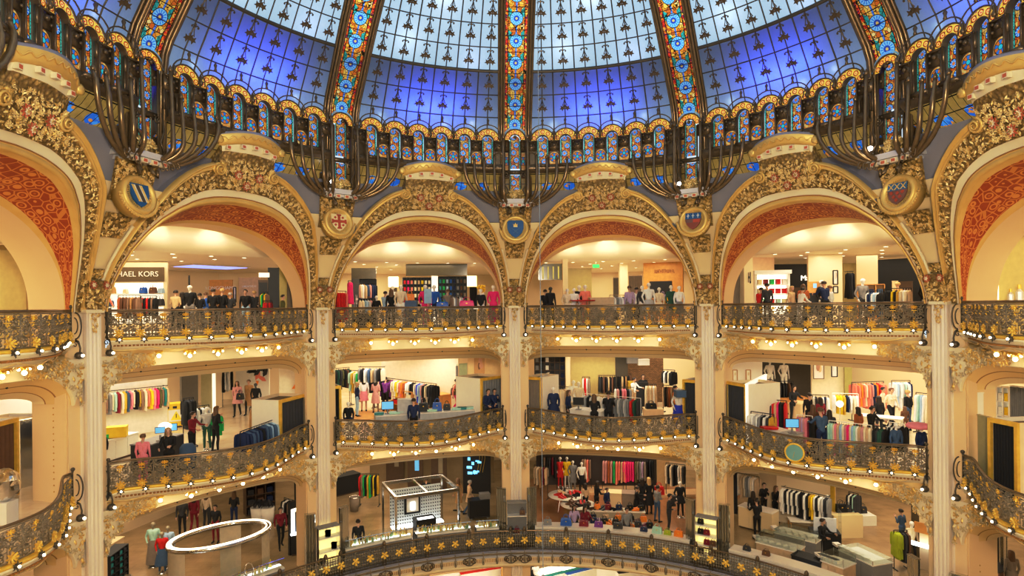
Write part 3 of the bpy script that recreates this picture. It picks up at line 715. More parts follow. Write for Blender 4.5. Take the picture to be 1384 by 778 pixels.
def rail_static(z0, dense=True):
 out = []
 base = (0, 13.0, z0)
 m = MB()
 ph = PH_B
 m.tube([P(p, B(p), z0 + .84) for p in ph], .034, 8); out.append(('handrail', m, M['bronze_light'], True))
 m = MB(); m.tube([P(p, B(p), z0 + .785) for p in ph], .014, 5); m.tube([P(p, B(p), z0 + .065) for p in ph], .022, 5); out.append(('lower_bar', m, M['ironwarm'], True))
 m = MB(); m.grid([[P(p, B(p) + d, z0 + z) for p in ph] for d, z in ((.03, .045), (-.10, .045), (-.13, .02), (-.12, -.03), (-.05, -.05))]); out.append(('gilt_base', m, M['gold'], True))
 for s in (-1, 1):
  m = MB(); x0, y0, _ = P(s * 15.6, 13.0, 0)
  m.tube([(x0, y0, z0 + .02), (x0, y0, z0 + .85), (x0 + s * .0, y0 - .02, z0 + .92)], .03, 6); m.sphere((x0, y0 - .02, z0 + .95), .055, 8, 6)
  sp = [(x0 + s * .07 + s * .30 * 0, y0 - .08 - .16 * math.sin(a) , z0 + .43 + .36 * math.cos(a)) for a in [PI * k / 14 for k in range(15)]]; m.tube(sp, .018, 5)
  sp = [(x0 + s * .07, y0 - .05 - .09 * math.sin(a), z0 + .43 + .22 * math.cos(a)) for a in [PI * k / 14 for k in range(15)]]; m.tube(sp, .014, 5); out.append(('end_scroll', m, M['iron'], True))
 return [(n, m.mesh(n, mt, sm, base)) for n, m, mt, sm in out], base
def fascia_static(z0, drop):
 """slab edge, coved soffit, lintel with rounded corners; drop: how far the lintel soffit lies below the floor"""
 out = []; base = (0, 13.0, z0)
 m = MB(); sweep_b(m, [(.1, z0 + .02), (-.11, z0 - .04), (-.12, z0 - .09), (-.05, z0 - .11), (-.06, z0 - .16), (.0, z0 - .17)]); out.append(('slab_edge', m, M['cream_pale'], True))
 m = MB()
 n = 92
 for k in range(n):
  p = -14.6 + 29.2 * k / (n - 1); c = P(p, B(p) - .02, z0 - .20); m.box(c, (.05, .05, .045), -rad(p))
 out.append(('dentil_row', m, M['brown_line'], False))
 m = MB(); sweep_b(m, [(.0, z0 - .17), (.02, z0 - .24), (.10, z0 - .27), (.12, z0 - .32), (.25, z0 - .36)]); out.append(('coved_fascia', m, M['cream_pale'], True))
 m = MB()
 for k in range(1, NP, 2):   # carved swags
  p0, p1 = POSTS[k - 1], POSTS[min(NP, k + 1)]
  m.tube([P(lerp(p0, p1, q), B(lerp(p0, p1, q)) + .09, z0 - .26 - .09 * math.sin(PI * q)) for q in [i / 12 for i in range(13)]], .02, 5)
 out.append(('carved_swag', m, M['motif_a'], True))
 m = MB(); m.grid([[lerp3(P(p, B(p) + .25, z0 - .36), P(p, 12.95, z0 - .50), q) for p in PH_B] for q in (0, .33, .66, 1)], flip=False); out.append(('gilded_soffit', m, M['soffit'], True))
 zt = z0 - .88; cr = .85; phe = 15.75
 arc = [(phe - 4.2 + 4.2 * math.sin(a), zt - cr + cr * math.cos(a)) for a in [PI / 2 * k / 14 for k in range(15)]]
 half = [(phe - 4.2) * k / 12 for k in range(12)]; op = [(p, zt) for p in half] + arc
 opf = full(op)
 m = MB(); m.grid([[P(p * 18 / 15.75, 12.93, z0 - .48) for p, z in opf], [P(p, 12.93, z) for p, z in opf]]);
 m.grid([[P(p, 12.93, z) for p, z in opf], [P(p, 12.99, z - .03) for p, z in opf], [P(p, 13.05, z - .02) for p, z in opf]]); out.append(('lintel_face', m, M['cream_pale'], True))
 def sof(p, z, t):
  k = 1 - .015 * t; zz = z - (.60 * t if abs(p) < phe - 4.2 else .60 * t * max(0, (z - (zt - cr)) / cr)); return P(p * k, lerp(13.05, 14.3, t), zz)
 for nm, t0, t1, mt in (('soffit_step', 0, .34, 'soffit'), ('soffit_line', .34, .38, 'brown_line'), ('soffit_panel', .38, .66, 'soffit'), ('soffit_line', .66, .69, 'brown_line'), ('soffit_border', .69, 1.0, 'cream')):
  m = MB(); m.grid([[sof(p, z, t) for p, z in opf] for t in (t0, (t0 + t1) / 2, t1)]); out.append((nm, m, M[mt], True))
 for s in (-1, 1):     # foliage in the corners
  rnd = random.Random(11); m = MB()
  for k in range(120):
   p = rnd.uniform(9.2, 16.6); top = z0 - .48; bot = table([(9, zt + .02), (11.6, zt), (13.5, zt - .14), (15, zt - .5), (15.6, zt - .8), (16.7, zt - .9)], p)
   z = rnd.uniform(bot, top)
   if z < bot + .03: continue
   m.cur = rnd.choice((0, 1)); F = Matrix.Translation(P(s * p, 12.88, z)) @ Matrix.Rotation(-rad(s * p), 4, 'Z') @ Matrix.Rotation(rnd.uniform(0, 6), 4, 'Y'); m.add(rnd.choice((motif_leaf, motif_flower))(rnd.uniform(.07, .12)), F)
  out.append(('corner_foliage', m, [M['foliage'], M['motif_b']], False))
 m = MB()   # little sprinkler heads / dark studs on the soffit
 for p in (-9.5, -4.5, 0, 4.5, 9.5): m.sphere(P(p, 13.45, z0 - .88 - .2), .03, 6, 4)
 out.append(('dark_stud', m, M['black'], False))
 return [(n, m.mesh(n, mt, sm, base)) for n, m, mt, sm in out], base
def lerp3(a, b, t): return tuple(lerp(a[k], b[k], t) for k in range(3))
LEV = {3: (R3, 'third floor', 'upper'), 2: (R2, 'second floor', 'middle')}
def lamp_meshes():
 m = MB(); m.lathe([(0, .06), (.04, .05), (.055, .02), (.058, -.03), (.04, -.05)], axis='y', n=10); m.tube([(0, .03, 0), (0, .16, .05)], .03, 6)
 for k in range(6): m.add(motif_leaf(.05, .03), Matrix.Translation((0, .0, 0)) @ Matrix.Rotation(k * PI / 3, 4, 'Y') @ Matrix.Translation((0, 0, .07)))
 a = m.mesh('iron_boss', M['iron'], True)
 m = MB(); m.sphere((0, -.07, 0), .031, 10, 8); b = m.mesh('bulb', M['glow'], True)
 m = MB(); m.lathe([(0, 0), (.20, 0), (.17, -.05), (.08, -.09), (.03, -.14), (0, -.14)], n=12)
 for k in range(8): m.add(motif_leaf(.09, .03), Matrix.Rotation(k * PI / 4, 4, 'Z') @ Matrix.Translation((0, -.14, -.05)) @ Matrix.Rotation(-.8, 4, 'X'))
 for s in (-1, 1): m.tube([(0, 0, -.06), (s * .09, 0, -.13), (s * .14, 0, -.11)], .018, 5)
 c = m.mesh('gilt_rose', M['gold'], True)
 m = MB(); m.sphere((0, 0, 0), .058, 10, 8); d = m.mesh('globe_bulb', M['glow'], True)
 m = MB(); m.sphere((0, 0, 0), .034, 8, 6); e = m.mesh('candle_bulb', M['glow'], True)
 m = MB(); m.lathe([(0, 0), (.12, 0), (.10, -.05), (.04, -.09), (0, -.09)], n=10); f = m.mesh('gilt_rose', M['gold'], True)
 m = MB(); m.tube([(0, 0, .34), (.0, -.10, .30), (0, -.16, .12), (0, -.14, -.06)], .022, 6); m.tube(spiral(0, .22, .09, 1.3, 0), .014, 4)
 m.lathe([(0, .08), (.06, .07), (.105, .02), (.11, -.04), (.07, -.10), (0, -.12)], c=(0, -.12, -.06), n=12); g = m.mesh('iron_bracket', M['iron'], True)
 m = MB(); m.sphere((0, -.245, -.08), .042, 8, 6); h = m.mesh('bulb', M['glow'], True)
 return a, b, c, d, e, f, g, h
LM = lamp_meshes()
def lightpt(loc, power, col=(1, .78, .48), r=.05):
 l = bpy.data.lights.new('lamp_light', 'POINT'); l.energy = power; l.color = col; l.shadow_soft_size = r
 o = bpy.data.objects.new('lamp_light', l); COL.objects.link(o); o.location = loc; return o
def world(theta, p): return Matrix.Rotation(-rad(theta), 4, 'Z') @ Vector(p)
SPOTS_PHI = [-9.7, -6.0, -2.0, 2.0, 6.0, 9.7]
for lv, (z0, ln, wd) in LEV.items():
 rs_m, rbase = rail_static(z0); fs_m, fbase = fascia_static(z0, 1.36)
 for th in BAYS:
  bn = BNAME[th]
  t = bay_thing('balcony_railing', f'{wd} level wrought iron railing with gilt flowers, {bn} bay', 'railing', th, rbase, f'{wd} level balcony railings')
  for n, me in rs_m: link(n, me, t)
  for k in range(NP):
   p0, p1 = POSTS[k], POSTS[k + 1]; a = Vector(P(p0, B(p0), 0)); b = Vector(P(p1, B(p1), 0)); c = (a + b) / 2; rz = math.atan2(b.y - a.y, b.x - a.x); sx = (b - a).length / PW
   for nm, me in zip(('iron_scrollwork', 'gilt_flower', 'gilt_leaf_boss'), _pnl):
    link(nm, me, t, (c.x, c.y - 13.0, 0), (0, 0, rz), (sx, 1, .85))
  t = bay_thing('balcony_cornice', f'cream moulded cornice and arched lintel under the {wd} level railing, {bn} bay', 'cornice', th, fbase, f'{wd} level balcony cornices', 'structure')
  for n, me in fs_m: link(n, me, t)
  for k in range(NP):
   p = (POSTS[k] + POSTS[k + 1]) / 2; a = P(p, B(p) - .14, z0 - .02); dp = .5
   u, v = Vector(P(p - dp, B(p - dp), 0)), Vector(P(p + dp, B(p + dp), 0)); rz = math.atan2(v.y - u.y, v.x - u.x)
   q = world(th, a); o = thing('globe_lamp', f'small lit bulb on an iron boss under the {wd} railing of the {bn} bay', 'lamp', q, rz - rad(th), f'{wd} railing bulbs, {bn} bay')
   link('iron_boss', LM[0], o); link('bulb', LM[1], o)
  for k, p in enumerate(SPOTS_PHI):
   r = lerp(B(p) + .25, 12.95, .42); z = lerp(z0 - .36, z0 - .50, .42); q = world(th, P(p, r, z))
   if k in (0, 5):
    o = thing('ceiling_lamp', f'single lit globe at the end of the row under the {wd} balcony, {bn} bay', 'ceiling light', q, -rad(th + p), f'single globes under the {wd} balcony, {bn} bay')
    link('gilt_rose', LM[5], o); link('globe_bulb', LM[3], o, (0, 0, -.15))
   else:
    o = thing('ceiling_lamp', f'three-bulb gilt ceiling lamp under the {wd} balcony, {bn} bay', 'ceiling light', q, -rad(th + p), f'three-bulb lamps under the {wd} balcony, {bn} bay')
    link('gilt_rose', LM[2], o); link('globe_bulb', LM[3], o, (0, 0, -.20))
    for s in (-1, 1): link('candle_bulb', LM[4], o, (s * .16, 0, -.11))
  for p in (-7.5, 0, 7.5):
   r = lerp(B(p) + .25, 12.95, .42); lightpt(world(th, P(p, r, z0 - .85)), LP_SOFFIT)
  for s in (-1, 1):
   q = world(th, P(s * 15.9, 12.92, z0 - .30)); o = thing('bracket_lamp', f'dark iron bracket lamp on the {"right" if s > 0 else "left"} side of the {bn} bay, {wd} level', 'lamp', q, -rad(th + s * 15.9), f'bracket lamps of the {wd} level')
   link('iron_bracket', LM[6], o); link('bulb', LM[7], o)
RR = 12.05
PHR = [-18 + 36 * k / 36 for k in range(37)]
def ring_meshes():
 out = []; z0 = R1 + .08
 m = MB(); m.tube([P(p, RR, z0 + .82) for p in PHR], .035, 8); out.append(('handrail', m, M['bronze_light'], True))
 m = MB()
 for z, r in ((.74, .012), (.16, .012), (.05, .03), (.45, .008)): m.tube([P(p, RR, z0 + z) for p in PHR], r, 5)
 out.append(('cross_bar', m, M['iron'], True))
 m = MB(); m.grid([[P(p, RR + d, z0 + z) for p in PHR] for d, z in ((.25, .02), (-.06, .02), (-.08, -.03), (-.02, -.06))]); out.append(('grey_kerb', m, M['ledge'], True))
 m = MB(); m.grid([[P(p, RR + d, z0 + z) for p in PHR] for d, z in ((-.02, -.06), (-.05, -.16), (-.14, -.18), (-.14, -.22), (-.05, -.26))]); out.append(('moulded_band', m, M['ledge_pale'], True))
 m = MB(); m.grid([[P(p, RR + d, z0 + z) for p in PHR] for d, z in ((-.05, -.26), (-.03, -.44), (-.12, -.47), (-.16, -.52), (-.16, -.58), (.0, -.62), (.05, -.70), (.35, -.74), (1.6, -.78), (3.5, -.9))]); out.append(('cream_fascia', m, M['cream'], True))
 m = MB()
 for k in range(110):
  p = -18 + 36 * (k + .5) / 110; m.box(P(p, RR - .05, z0 - .36), (.022, .03, .12), -rad(p))
 out.append(('fluting', m, M['brown_line'], False))
 return [(n, m.mesh(n, mt, sm, (0, RR, R1))) for n, m, mt, sm in out]
NR = 13
def ring_panel():
 w = 2 * RR * math.sin(rad(36 / NR / 2)); m = MB()
 for s in (-1, 1):
  for x in (.16, .34, .5):
   m.tube([(s * w * x, 0, .05), (s * w * x, 0, .80)], .011, 4)
   for z in (.24, .34, .55, .65): m.lathe([(0, -.03), (.042, -.01), (.042, .02), (0, .035)], c=(s * w * x, 0, z), axis='y', n=7)
  m.tube(spiral(s * w * .25, .44, .07, 1.2, 0, s), .011, 4); m.tube(spiral(s * w * .42, .44, .055, 1.2, PI, s), .011, 4)
  m.tube(spiral(s * w * .10, .22, .05, 1.2, PI / 2, s), .010, 4); m.tube(spiral(s * w * .10, .66, .05, 1.2, -PI / 2, s), .010, 4)
 m.tube([(0, 0, .05), (0, 0, .80)], .014, 5); m.add(motif_leaf(.06), Matrix.Translation((0, -.02, .74)))
 m.tube([(0, -.06, .02), (0, -.12, -.10), (0, -.14, -.22), (0, -.12, -.40)], .022, 5); m.box((0, -.13, -.30), (.09, .05, .20)); m.sphere((0, -.14, -.44), .045, 7, 5)
 a = m.mesh('iron_balusters', M['ironwarm'], True)
 m = MB(); m.add(motif_flower(.165, 5, .06), Matrix.Translation((0, -.05, .46)) @ Matrix.Rotation(PI / 10, 4, 'Y')); m.sphere((0, -.09, .46), .05, 8, 5); b = m.mesh('gilt_flower', M['goldbright'], False)
 m = MB()
 for s in (-1, 1):
  m.tube(spiral(s * .16, -.30, .13, 1.3, PI / 2, -s, y=-.16), .02, 5); m.tube([(s * .05, -.03, .02), (s * .07, -.03, .84)], .02, 5)
 m.tube([(.2 * math.cos(a), -.17, -.30 + .16 * math.sin(a)) for a in [2 * PI * k / 20 for k in range(20)]], .022, 5, closed=True)
 m.lathe([(0, -.05), (.06, -.03), (.08, .04), (.05, .12), (0, .16)], c=(0, -.02, .86), n=8); c = m.mesh('iron_pier', M['bronze'], True)
 return a, b, c
_rm = ring_meshes(); _rp = ring_panel()
for th in BAYS:
 t = bay_thing('gallery_railing', f'dark bronze railing with gold flowers round the lowest gallery, {BNAME[th]} stretch', 'railing', th, (0, RR, R1), 'lowest gallery railing')
 for n, me in _rm: link(n, me, t)
 for k in range(NR):
  p = -18 + 36 * (k + .5) / NR; c = P(p, RR, 0)
  for nm, me in zip(('iron_balusters', 'gilt_flower'), _rp): link(nm, me, t, (c[0], c[1] - RR, .08), (0, 0, -rad(p)), (1.15, 1, 1.15) if nm == 'gilt_flower' and k % 3 == 0 and False else None)
  if k % 3 == 0: link('iron_pier', _rp[2], t, (c[0], c[1] - RR, .08), (0, 0, -rad(p)))
ZR = [7.78, 8.47, 9.20, 9.94, 10.66, 11.32, 11.98, 12.60, 13.18, 13.72]      # rows of panes
PROF = [(7.0, 11.1), (7.78, 11.0), (8.47, 10.72), (9.20, 10.26), (9.94, 9.80), (10.66, 9.33), (11.32, 8.85), (11.98, 8.32), (12.60, 7.76), (13.18, 7.15), (13.72, 6.5), (14.6, 5.2), (15.4, 3.6), (16.0, 1.6), (16.2, 0.3)]
def dr(z): return table(PROF, z)
GW = 14.6; NPANE = 12; NA = 6
DB = (0, 11.0, 7.78)
def dome_meshes():
 o = {}
 ph = [-GW + 2 * GW * k / 12 for k in range(13)]
 zs = [7.55, 7.78, 8.1, 8.47, 8.85, 9.2, 9.57, 9.94, 10.3, 10.66, 11, 11.32, 11.65, 11.98, 12.3, 12.6, 12.9, 13.18, 13.72, 14.6]
 m = MB(); m.grid([[P(p, dr(z) + .03, z) for p in ph] for z in zs]); o['glass'] = m.mesh('opal_pane', M['domeglass'], True, DB)
 m = MB()
 for k in range(NPANE + 1):
  p = -GW + 2 * GW * k / NPANE; r = .020 if k % 2 else .024
  m.tube([P(p, dr(z), z) for z in zs ], r, 4)
 for z in ZR[1:]:
  m.tube([P(p, dr(z) - .01, z) for p in ph], .022, 4)
 m.grid([[P(p, dr(9.94) + d, 9.94 + e) for p in ph] for d, e in ((.0, .05), (-.06, .05), (-.06, -.05), (0, -.05))])
 o['muntins'] = m.mesh('muntin_grid', M['iron'], True, DB)
 def star(r, n=5):
  return [(r * (1 if k % 2 == 0 else .45) * math.sin(PI * k / n + PI), r * (1 if k % 2 == 0 else .45) * math.cos(PI * k / n + PI)) for k in range(2 * n)]
 m = MB()
 for x, z, s in ((-.10, -.02, .12), (.10, -.02, .12), (0, .04, .10)):
  m.prism([(x + a, z + b) for a, b in star(s)], .02, Matrix.Translation((0, -.03, 0)))
 for s in (-1, 1):
  m.tube([(0, -.03, .33), (s * .03, -.03, .22), (s * .09, -.03, .08)], .014, 4); m.tube([(0, -.03, .36), (s * .06, -.04, .40), (s * .115, -.04, .37), (s * .10, -.04, .32)], .018, 4); m.sphere((s * .105, -.04, .35), .032, 6, 4)
 m.lathe([(0, .33), (.035, .36), (.02, .43), (0, .46)], c=(0, -.03, 0), n=6)
 o['leaf'] = m.mesh('ivy_leaf_ornament', M['bronze'], False)
 return o
_dm = dome_meshes()
WN = {}
DLAB = {-90: 'opal glass dome segment at the top left corner', -54: 'opal glass dome segment left of centre, blue below', -18: 'opal glass dome segment left of the middle stained rib', 18: 'opal glass dome segment right of the middle stained rib', 54: 'opal glass dome segment right of centre, blue below', 90: 'opal glass dome segment at the top right corner'}
for i, th in enumerate(BAYS + [-126, 126]):
 t = bay_thing(f'window_{i + 1}', DLAB.get(th, 'opal glass dome segment beyond the side of the picture'), 'dome window', th, DB, 'dome glass segments', 'structure')
 link('opal_pane', _dm['glass'], t); link('muntin_grid', _dm['muntins'], t)
 if abs(th) > 91: continue
 for a in range(NA):
  p = -GW + 2 * GW * (a + .5) / NA
  for j in range(1, 8):
   z = ZR[j] + .30; z1, z2 = z - .2, z + .2; sl = math.atan2(dr(z1) - dr(z2), .4)
   c = P(p, dr(z) - .02, z); link('ivy_leaf_ornament', _dm['leaf'], t, (c[0] - DB[0], c[1] - DB[1], c[2] - DB[2]), Euler((sl, 0, -rad(p)), 'XYZ'), (1.0, 1, 1.0))
m = MB()
m.grid([[P(p, r, z) for p in [-180 + 5 * k for k in range(73)]] for r, z in ((5.2, 14.6), (3.6, 15.4), (1.6, 16.0), (.1, 16.2))])
tag(m.build('window_9', M['domeglass'], smooth=True), 'opal glass crown of the dome above the picture', 'dome window', None, 'structure')
m = MB(); PA = [-180 + 3 * k for k in range(121)]
m.grid([[P(p, r, z) for p in PA] for r, z in ((dr(9.94) + .06, 9.90), (13.2, 9.90), (13.2, 9.98), (dr(9.94) + .06, 9.98))])
tag(m.build('shade_ring', M['lead']), 'unseen dark ring added outside the dome to block sky light', 'light blocker', None, 'structure')  # added unseen plate, keeps sky light off the lower panes
RB = (0, 11.2, 5.2); RZ = [7.85, 8.1, 8.47, 8.85, 9.2, 9.57, 9.94, 10.3, 10.66, 11, 11.32, 11.65, 11.98, 12.3, 12.6, 12.9, 13.18, 13.72, 14.6, 15.2]
def arch_outline(w, z0, z1, n=10):
 """upright panel with a round head: list of (x, z)"""
 return [(-w, z0), (w, z0)] + [(w * math.cos(a), z1 + w * math.sin(a)) for a in [PI * k / n for k in range(n + 1)]]
def pane(m, poly, y, x0=0.0, z0=0.0, uvo=(0, 0), M_=None):
 b = len(m.v)
 for x, z in poly:
  q = Vector((x0 + x, y, z0 + z)); q = M_ @ q if M_ else q; m.v.append(tuple(q))
 m.face(range(b, b + len(poly)), [(x - uvo[0], z - uvo[1]) for x, z in poly])
def arc_band(m, c, r0, r1, y, n=14, five=5, M_=None):
 rows = [[], []]; uv = [[], []]
 for k in range(n + 1):
  a = PI - PI * k / n
  for j, r in enumerate((r0, r1)):
   q = Vector((c[0] + r * math.cos(a), y, c[1] + r * math.sin(a))); rows[j].append(M_ @ q if M_ else q); uv[j].append((five * k / n, j))
 m.grid(rows, uvs=uv)
def arc_tube(m, c, r, y, rad_, n=12, M_=None, sec=5):
 pts = [Vector((c[0] + r * math.cos(a), y, c[1] + r * math.sin(a))) for a in [PI * k / n for k in range(n + 1)]]
 m.tube([M_ @ q if M_ else q for q in pts], rad_, sec)
def rib_meshes():
 o = []; hw = .42
 m = MB(); vv = 0; rows = []; uvs = []; last = None
 for z in RZ:
  y = dr(z) - .02
  if last: vv += math.hypot(y - last[0], z - last[1])
  last = (y, z); rows.append([(x, y, z) for x in (-hw, 0, hw)]); uvs.append([(x, vv) for x in (-hw, 0, hw)])
 m.grid(rows, uvs=uvs); o.append(('stained_rib_glass', m, M['ribglass'], True))
 for s in (-1, 1):
  m = MB()
  for x, r, d in ((.44, .045, .10), (.54, .06, .12), (.63, .04, .07)):
   m.tube([(s * x, 11.0 - d, 5.25), (s * x, 10.95 - d, 7.5)] + [(s * x, dr(z) - d, z) for z in RZ[1:]], r, 6)
  m.grid([[(s * x, dr(z) - .03, z) for x in (.40, .68)] for z in RZ]); o.append(('bronze_rib_edge', m, M['bronze_light'], True))
 m = MB();
 for j, z in enumerate(RZ[3::2]): m.tube([(-hw, dr(z) - .04, z), (hw, dr(z) - .04, z)], .014, 4)
 o.append(('rib_crossbar', m, M['lead'], False))
 m = MB(); arc_band(m, (0, 7.62), .21, .40, 10.80); o.append(('arch_glass', m, M['archglass'], False))
 m = MB(); arc_band(m, (0, 7.66), .42, .48, 10.79, five=1); o.append(('blue_glass_arc', m, M['blueglass'], False))
 m = MB(); pane(m, arch_outline(.20, 6.50, 7.62), 10.95, uvo=(0, 6.40)); o.append(('window_glass', m, M['winglass'], False))
 m = MB(); pane(m, [(-.20, 5.35), (.20, 5.35), (.20, 6.25), (-.20, 6.25)], 10.98, uvo=(0, 5.2)); o.append(('window_glass', m, M['winglass'], False))
 for s in (-1, 1):
  m = MB(); pane(m, [(s * .33 - .09, 5.35), (s * .33 + .09, 5.35), (s * .33 + .09, 6.15), (s * .33 - .09, 6.15)], 11.16, uvo=(0, 0)); o.append(('amber_glass', m, M['yellowglass'], False))
  m = MB(); pane(m, [(s * .34 - .07, 6.45), (s * .34 + .07, 6.45), (s * .34 + .07, 7.2), (s * .34 - .07, 7.2)], 11.16, uvo=(s * .34, 6.85)); o.append(('rosette_glass', m, M['rosglass'], False))
 m = MB()
 for s in (-1, 1):
  m.tube([(s * .225, 11.0, 5.3), (s * .225, 11.0, 7.62)], .035, 6); m.tube([(s * .43, 10.95, 5.2), (s * .43, 10.95, 7.9)], .04, 6)
  m.box((s * .33, 11.05, 7.45), (.20, .1, .42)); m.sphere((s * .33, 10.98, 7.42), .06, 8, 5); m.tube(spiral(s * .36, 6.25, .13, 1.5, 0, s, y=10.9), .022, 5)
  m.tube([(s * .44, 10.86, 6.5), (s * .47, 10.80, 5.95), (s * .30, 10.75, 5.6), (s * .42, 10.72, 5.35)], .03, 5)
 for s in (-1, 1): m.box((s * .46, 11.24, 6.6), (.44, .04, 2.8))
 m.box((0, 11.02, 6.37), (.86, .16, .14)); arc_tube(m, (0, 7.62), .42, 10.78, .025); arc_tube(m, (0, 7.62), .215, 10.78, .02); m.sphere((0, 10.75, 7.72), .065, 8, 6)
 for x in (-.28, 0, .28): m.sphere((x, 10.93, 6.37), .03, 6, 4)
 o.append(('bronze_frame', m, M['bronze'], True))
 return [(n, m.mesh(n, mt, sm, RB)) for n, m, mt, sm in o]
def blueg():
 n = NT('pale_blue_glass'); return n.backlit((.35, .65, .95), .3)
M['blueglass'] = blueg()
_ribm = rib_meshes()
RLAB = {-72: 'stained glass dome rib at the upper left, nearest the left edge', -36: 'stained glass dome rib above the red cross shield', 0: 'vertical stained glass dome rib in the middle of the dome', 36: 'stained glass dome rib above the shield with white crosses', 72: 'stained glass dome rib at the upper right, nearest the right edge'}
for th in COLS + [-108, 108]:
 t = bay_thing('stained_glass_rib', RLAB.get(th, 'stained glass dome rib beyond the edge of the picture'), 'dome rib', th, RB, 'stained glass ribs')
 for n, me in _ribm: link(n, me, t)
GB = (0, 11.2, 6.2)
def gal_meshes():
 o = []; W = 2 * GW / NA; u = 2 * 11.0 * math.sin(rad(W / 2))
 A = []    # transforms of arch units (local x right, y outward)
 for a in range(NA):
  p = -GW + W * (a + .5); A.append(Matrix.Rotation(-rad(p), 4, 'Z') @ Matrix.Translation((0, 10.66, 0)))
 Bd = [Matrix.Rotation(-rad(-GW + W * a), 4, 'Z') @ Matrix.Translation((0, 10.70, 0)) for a in range(NA + 1)]
 for X in A:
  m = MB(); arc_band(m, (0, 7.53), .24, .46, 0.0, M_=X); o.append(('arch_glass', m, M['archglass'], False))
  m = MB(); pane(m, arch_outline(.215, 6.60, 7.51), .17, uvo=(0, 6.3), M_=X); o.append(('window_glass', m, M['winglass'], False))
 for k, X in enumerate(Bd):
  if k in (0, NA): continue
  m = MB(); pane(m, arch_outline(.19, 6.60, 6.92), .04, uvo=(0, 6.88), M_=X); o.append(('rosette_glass', m, M['rosglass'], False))
 fr = MB()
 for X in A:
  arc_tube(fr, (0, 7.53), .475, -.02, .022, M_=X); arc_tube(fr, (0, 7.53), .235, .0, .018, M_=X)
  arc_tube(fr, (0, 7.57), .565, -.10, .020, M_=X)
  fr.lathe([(0, 0), (.05, .04), (.03, .12), (.055, .2), (0, .3)], c=X @ Vector((0, -.12, 8.10)), n=6)
  for s in (-1, 1):    # reveals of the recessed windows
   fr.grid([[X @ Vector((s * .24, y, z)) for z in (6.55, 7.55)] for y in (-.02, .20)]); fr.tube([X @ Vector((s * .235, -.02, z)) for z in (6.55, 7.53)], .025, 5)
  rows = [[X @ Vector((.24 * math.cos(a), y, 7.53 + .24 * math.sin(a))) for a in [PI * k / 10 for k in range(11)]] for y in (0, .20)]; fr.grid(rows)
  fr.box((0, 0, 0), (.52, .36, .10), M=X @ Matrix.Translation((0, .10, 6.56)))
 o.append(('bronze_arcade', fr, M['bronze'], True))
 fr = MB()
 for X in Bd:
  fr.box((0, 0, 0), (u - .46, .08, .40), M=X @ Matrix.Translation((0, .04, 7.34))); fr.sphere(X @ Vector((0, -.03, 7.36)), .07, 8, 5); fr.tube([X @ Vector((-.24, -.03, 7.52)), X @ Vector((.24, -.03, 7.52))], .03, 5)
  for s in (-1, 1):
   fr.tube(spiral(s * .12, 7.36, .09, 1.3, 0, s), .01, 3) if False else None
   fr.sphere(X @ Vector((s * .15, -.02, 7.26)), .045, 6, 4); fr.sphere(X @ Vector((s * .15, -.02, 7.45)), .045, 6, 4)
   fr.box((0, 0, 0), (.05, .06, .60), M=X @ Matrix.Translation((s * .21, .05, 6.88)))
  fr.grid([[X @ Vector((.19 * math.cos(a), .05, 6.92 + .19 * math.sin(a))) for a in [PI * k / 8 for k in range(9)]], [X @ Vector((.26 * math.cos(a), .05, max(6.92 + .26 * math.sin(a), 7.16 if .3 < a < 2.84 else 0))) for a in [PI * k / 8 for k in range(9)]]])
  fr.lathe([(0, 0), (.05, .03), (.07, .10), (.03, .17), (.06, .24), (0, .32)], c=X @ Vector((0, -.10, 7.55)), n=7)
 for s in (-1, 1):
  fr.grid([[P(s * p, 10.86, z) for p in (13.2, 14.2, 15.2)] for z in (6.3, 7.55)])
 ph = [-GW - .8 + (2 * GW + 1.6) * k / 30 for k in range(31)]
 fr.grid([[P(p, r, z) for p in ph] for r, z in ((10.75, 6.62), (10.66, 6.60), (10.66, 6.40), (10.73, 6.36), (10.8, 6.28))])
 for k in range(40):
  fr.sphere(P(-GW + 2 * GW * k / 39, 10.65, 6.50), .028, 5, 3)
 o.append(('bronze_relief_frame', fr, M['bronze'], True))
 m = MB(); rows = [(10.8, 6.30), (11.05, 6.0), (11.5, 5.68), (12.2, 5.42)]
 m.grid([[P(p, r, z) for p in ph] for r, z in rows], uvs=[[(rad(p) * 11.4, v) for p in ph] for v in (1.9, 1.5, .9, 0)]); o.append(('amber_glass_band', m, M['yellowglass'], True))
 for s in (-1, 1):
  for k, (pe, zt) in enumerate(((15.4, 7.6), (13.5, 6.95), (11.3, 6.8), (9.2, 6.75), (7.0, 6.7))):
   m = MB(); p0 = 16.7; z0 = 5.08 - .02 * k; pts = []; rb = []
   for q in range(15):
    t = q / 14
    if t < .62:
     a = t / .62 * PI / 2; pp = p0 - (p0 - pe) * math.sin(a); zz = z0 + (.36 + .26 * k) * (1 - math.cos(a)) + .12 * t; rr = lerp(11.15, 10.5, math.sin(a))
    else:
     b = (t - .62) / .38; pp = pe - .2 * b * (1 - b); zz = lerp(z0 + (.36 + .26 * k) + .075, zt, b); rr = lerp(10.5, 10.58, b)
    pts.append(P(s * pp, rr, zz)); rb.append(.070 if t < .7 else .055)
   m.tube(pts, rb, 6); e = pts[-1]; m.lathe([(0, 0), (.055, .02), (.06, .08), (.03, .14), (0, .2)], c=e, n=7); o.append(('bronze_pipe', m, M['bronze_light'], True))
  m = MB()
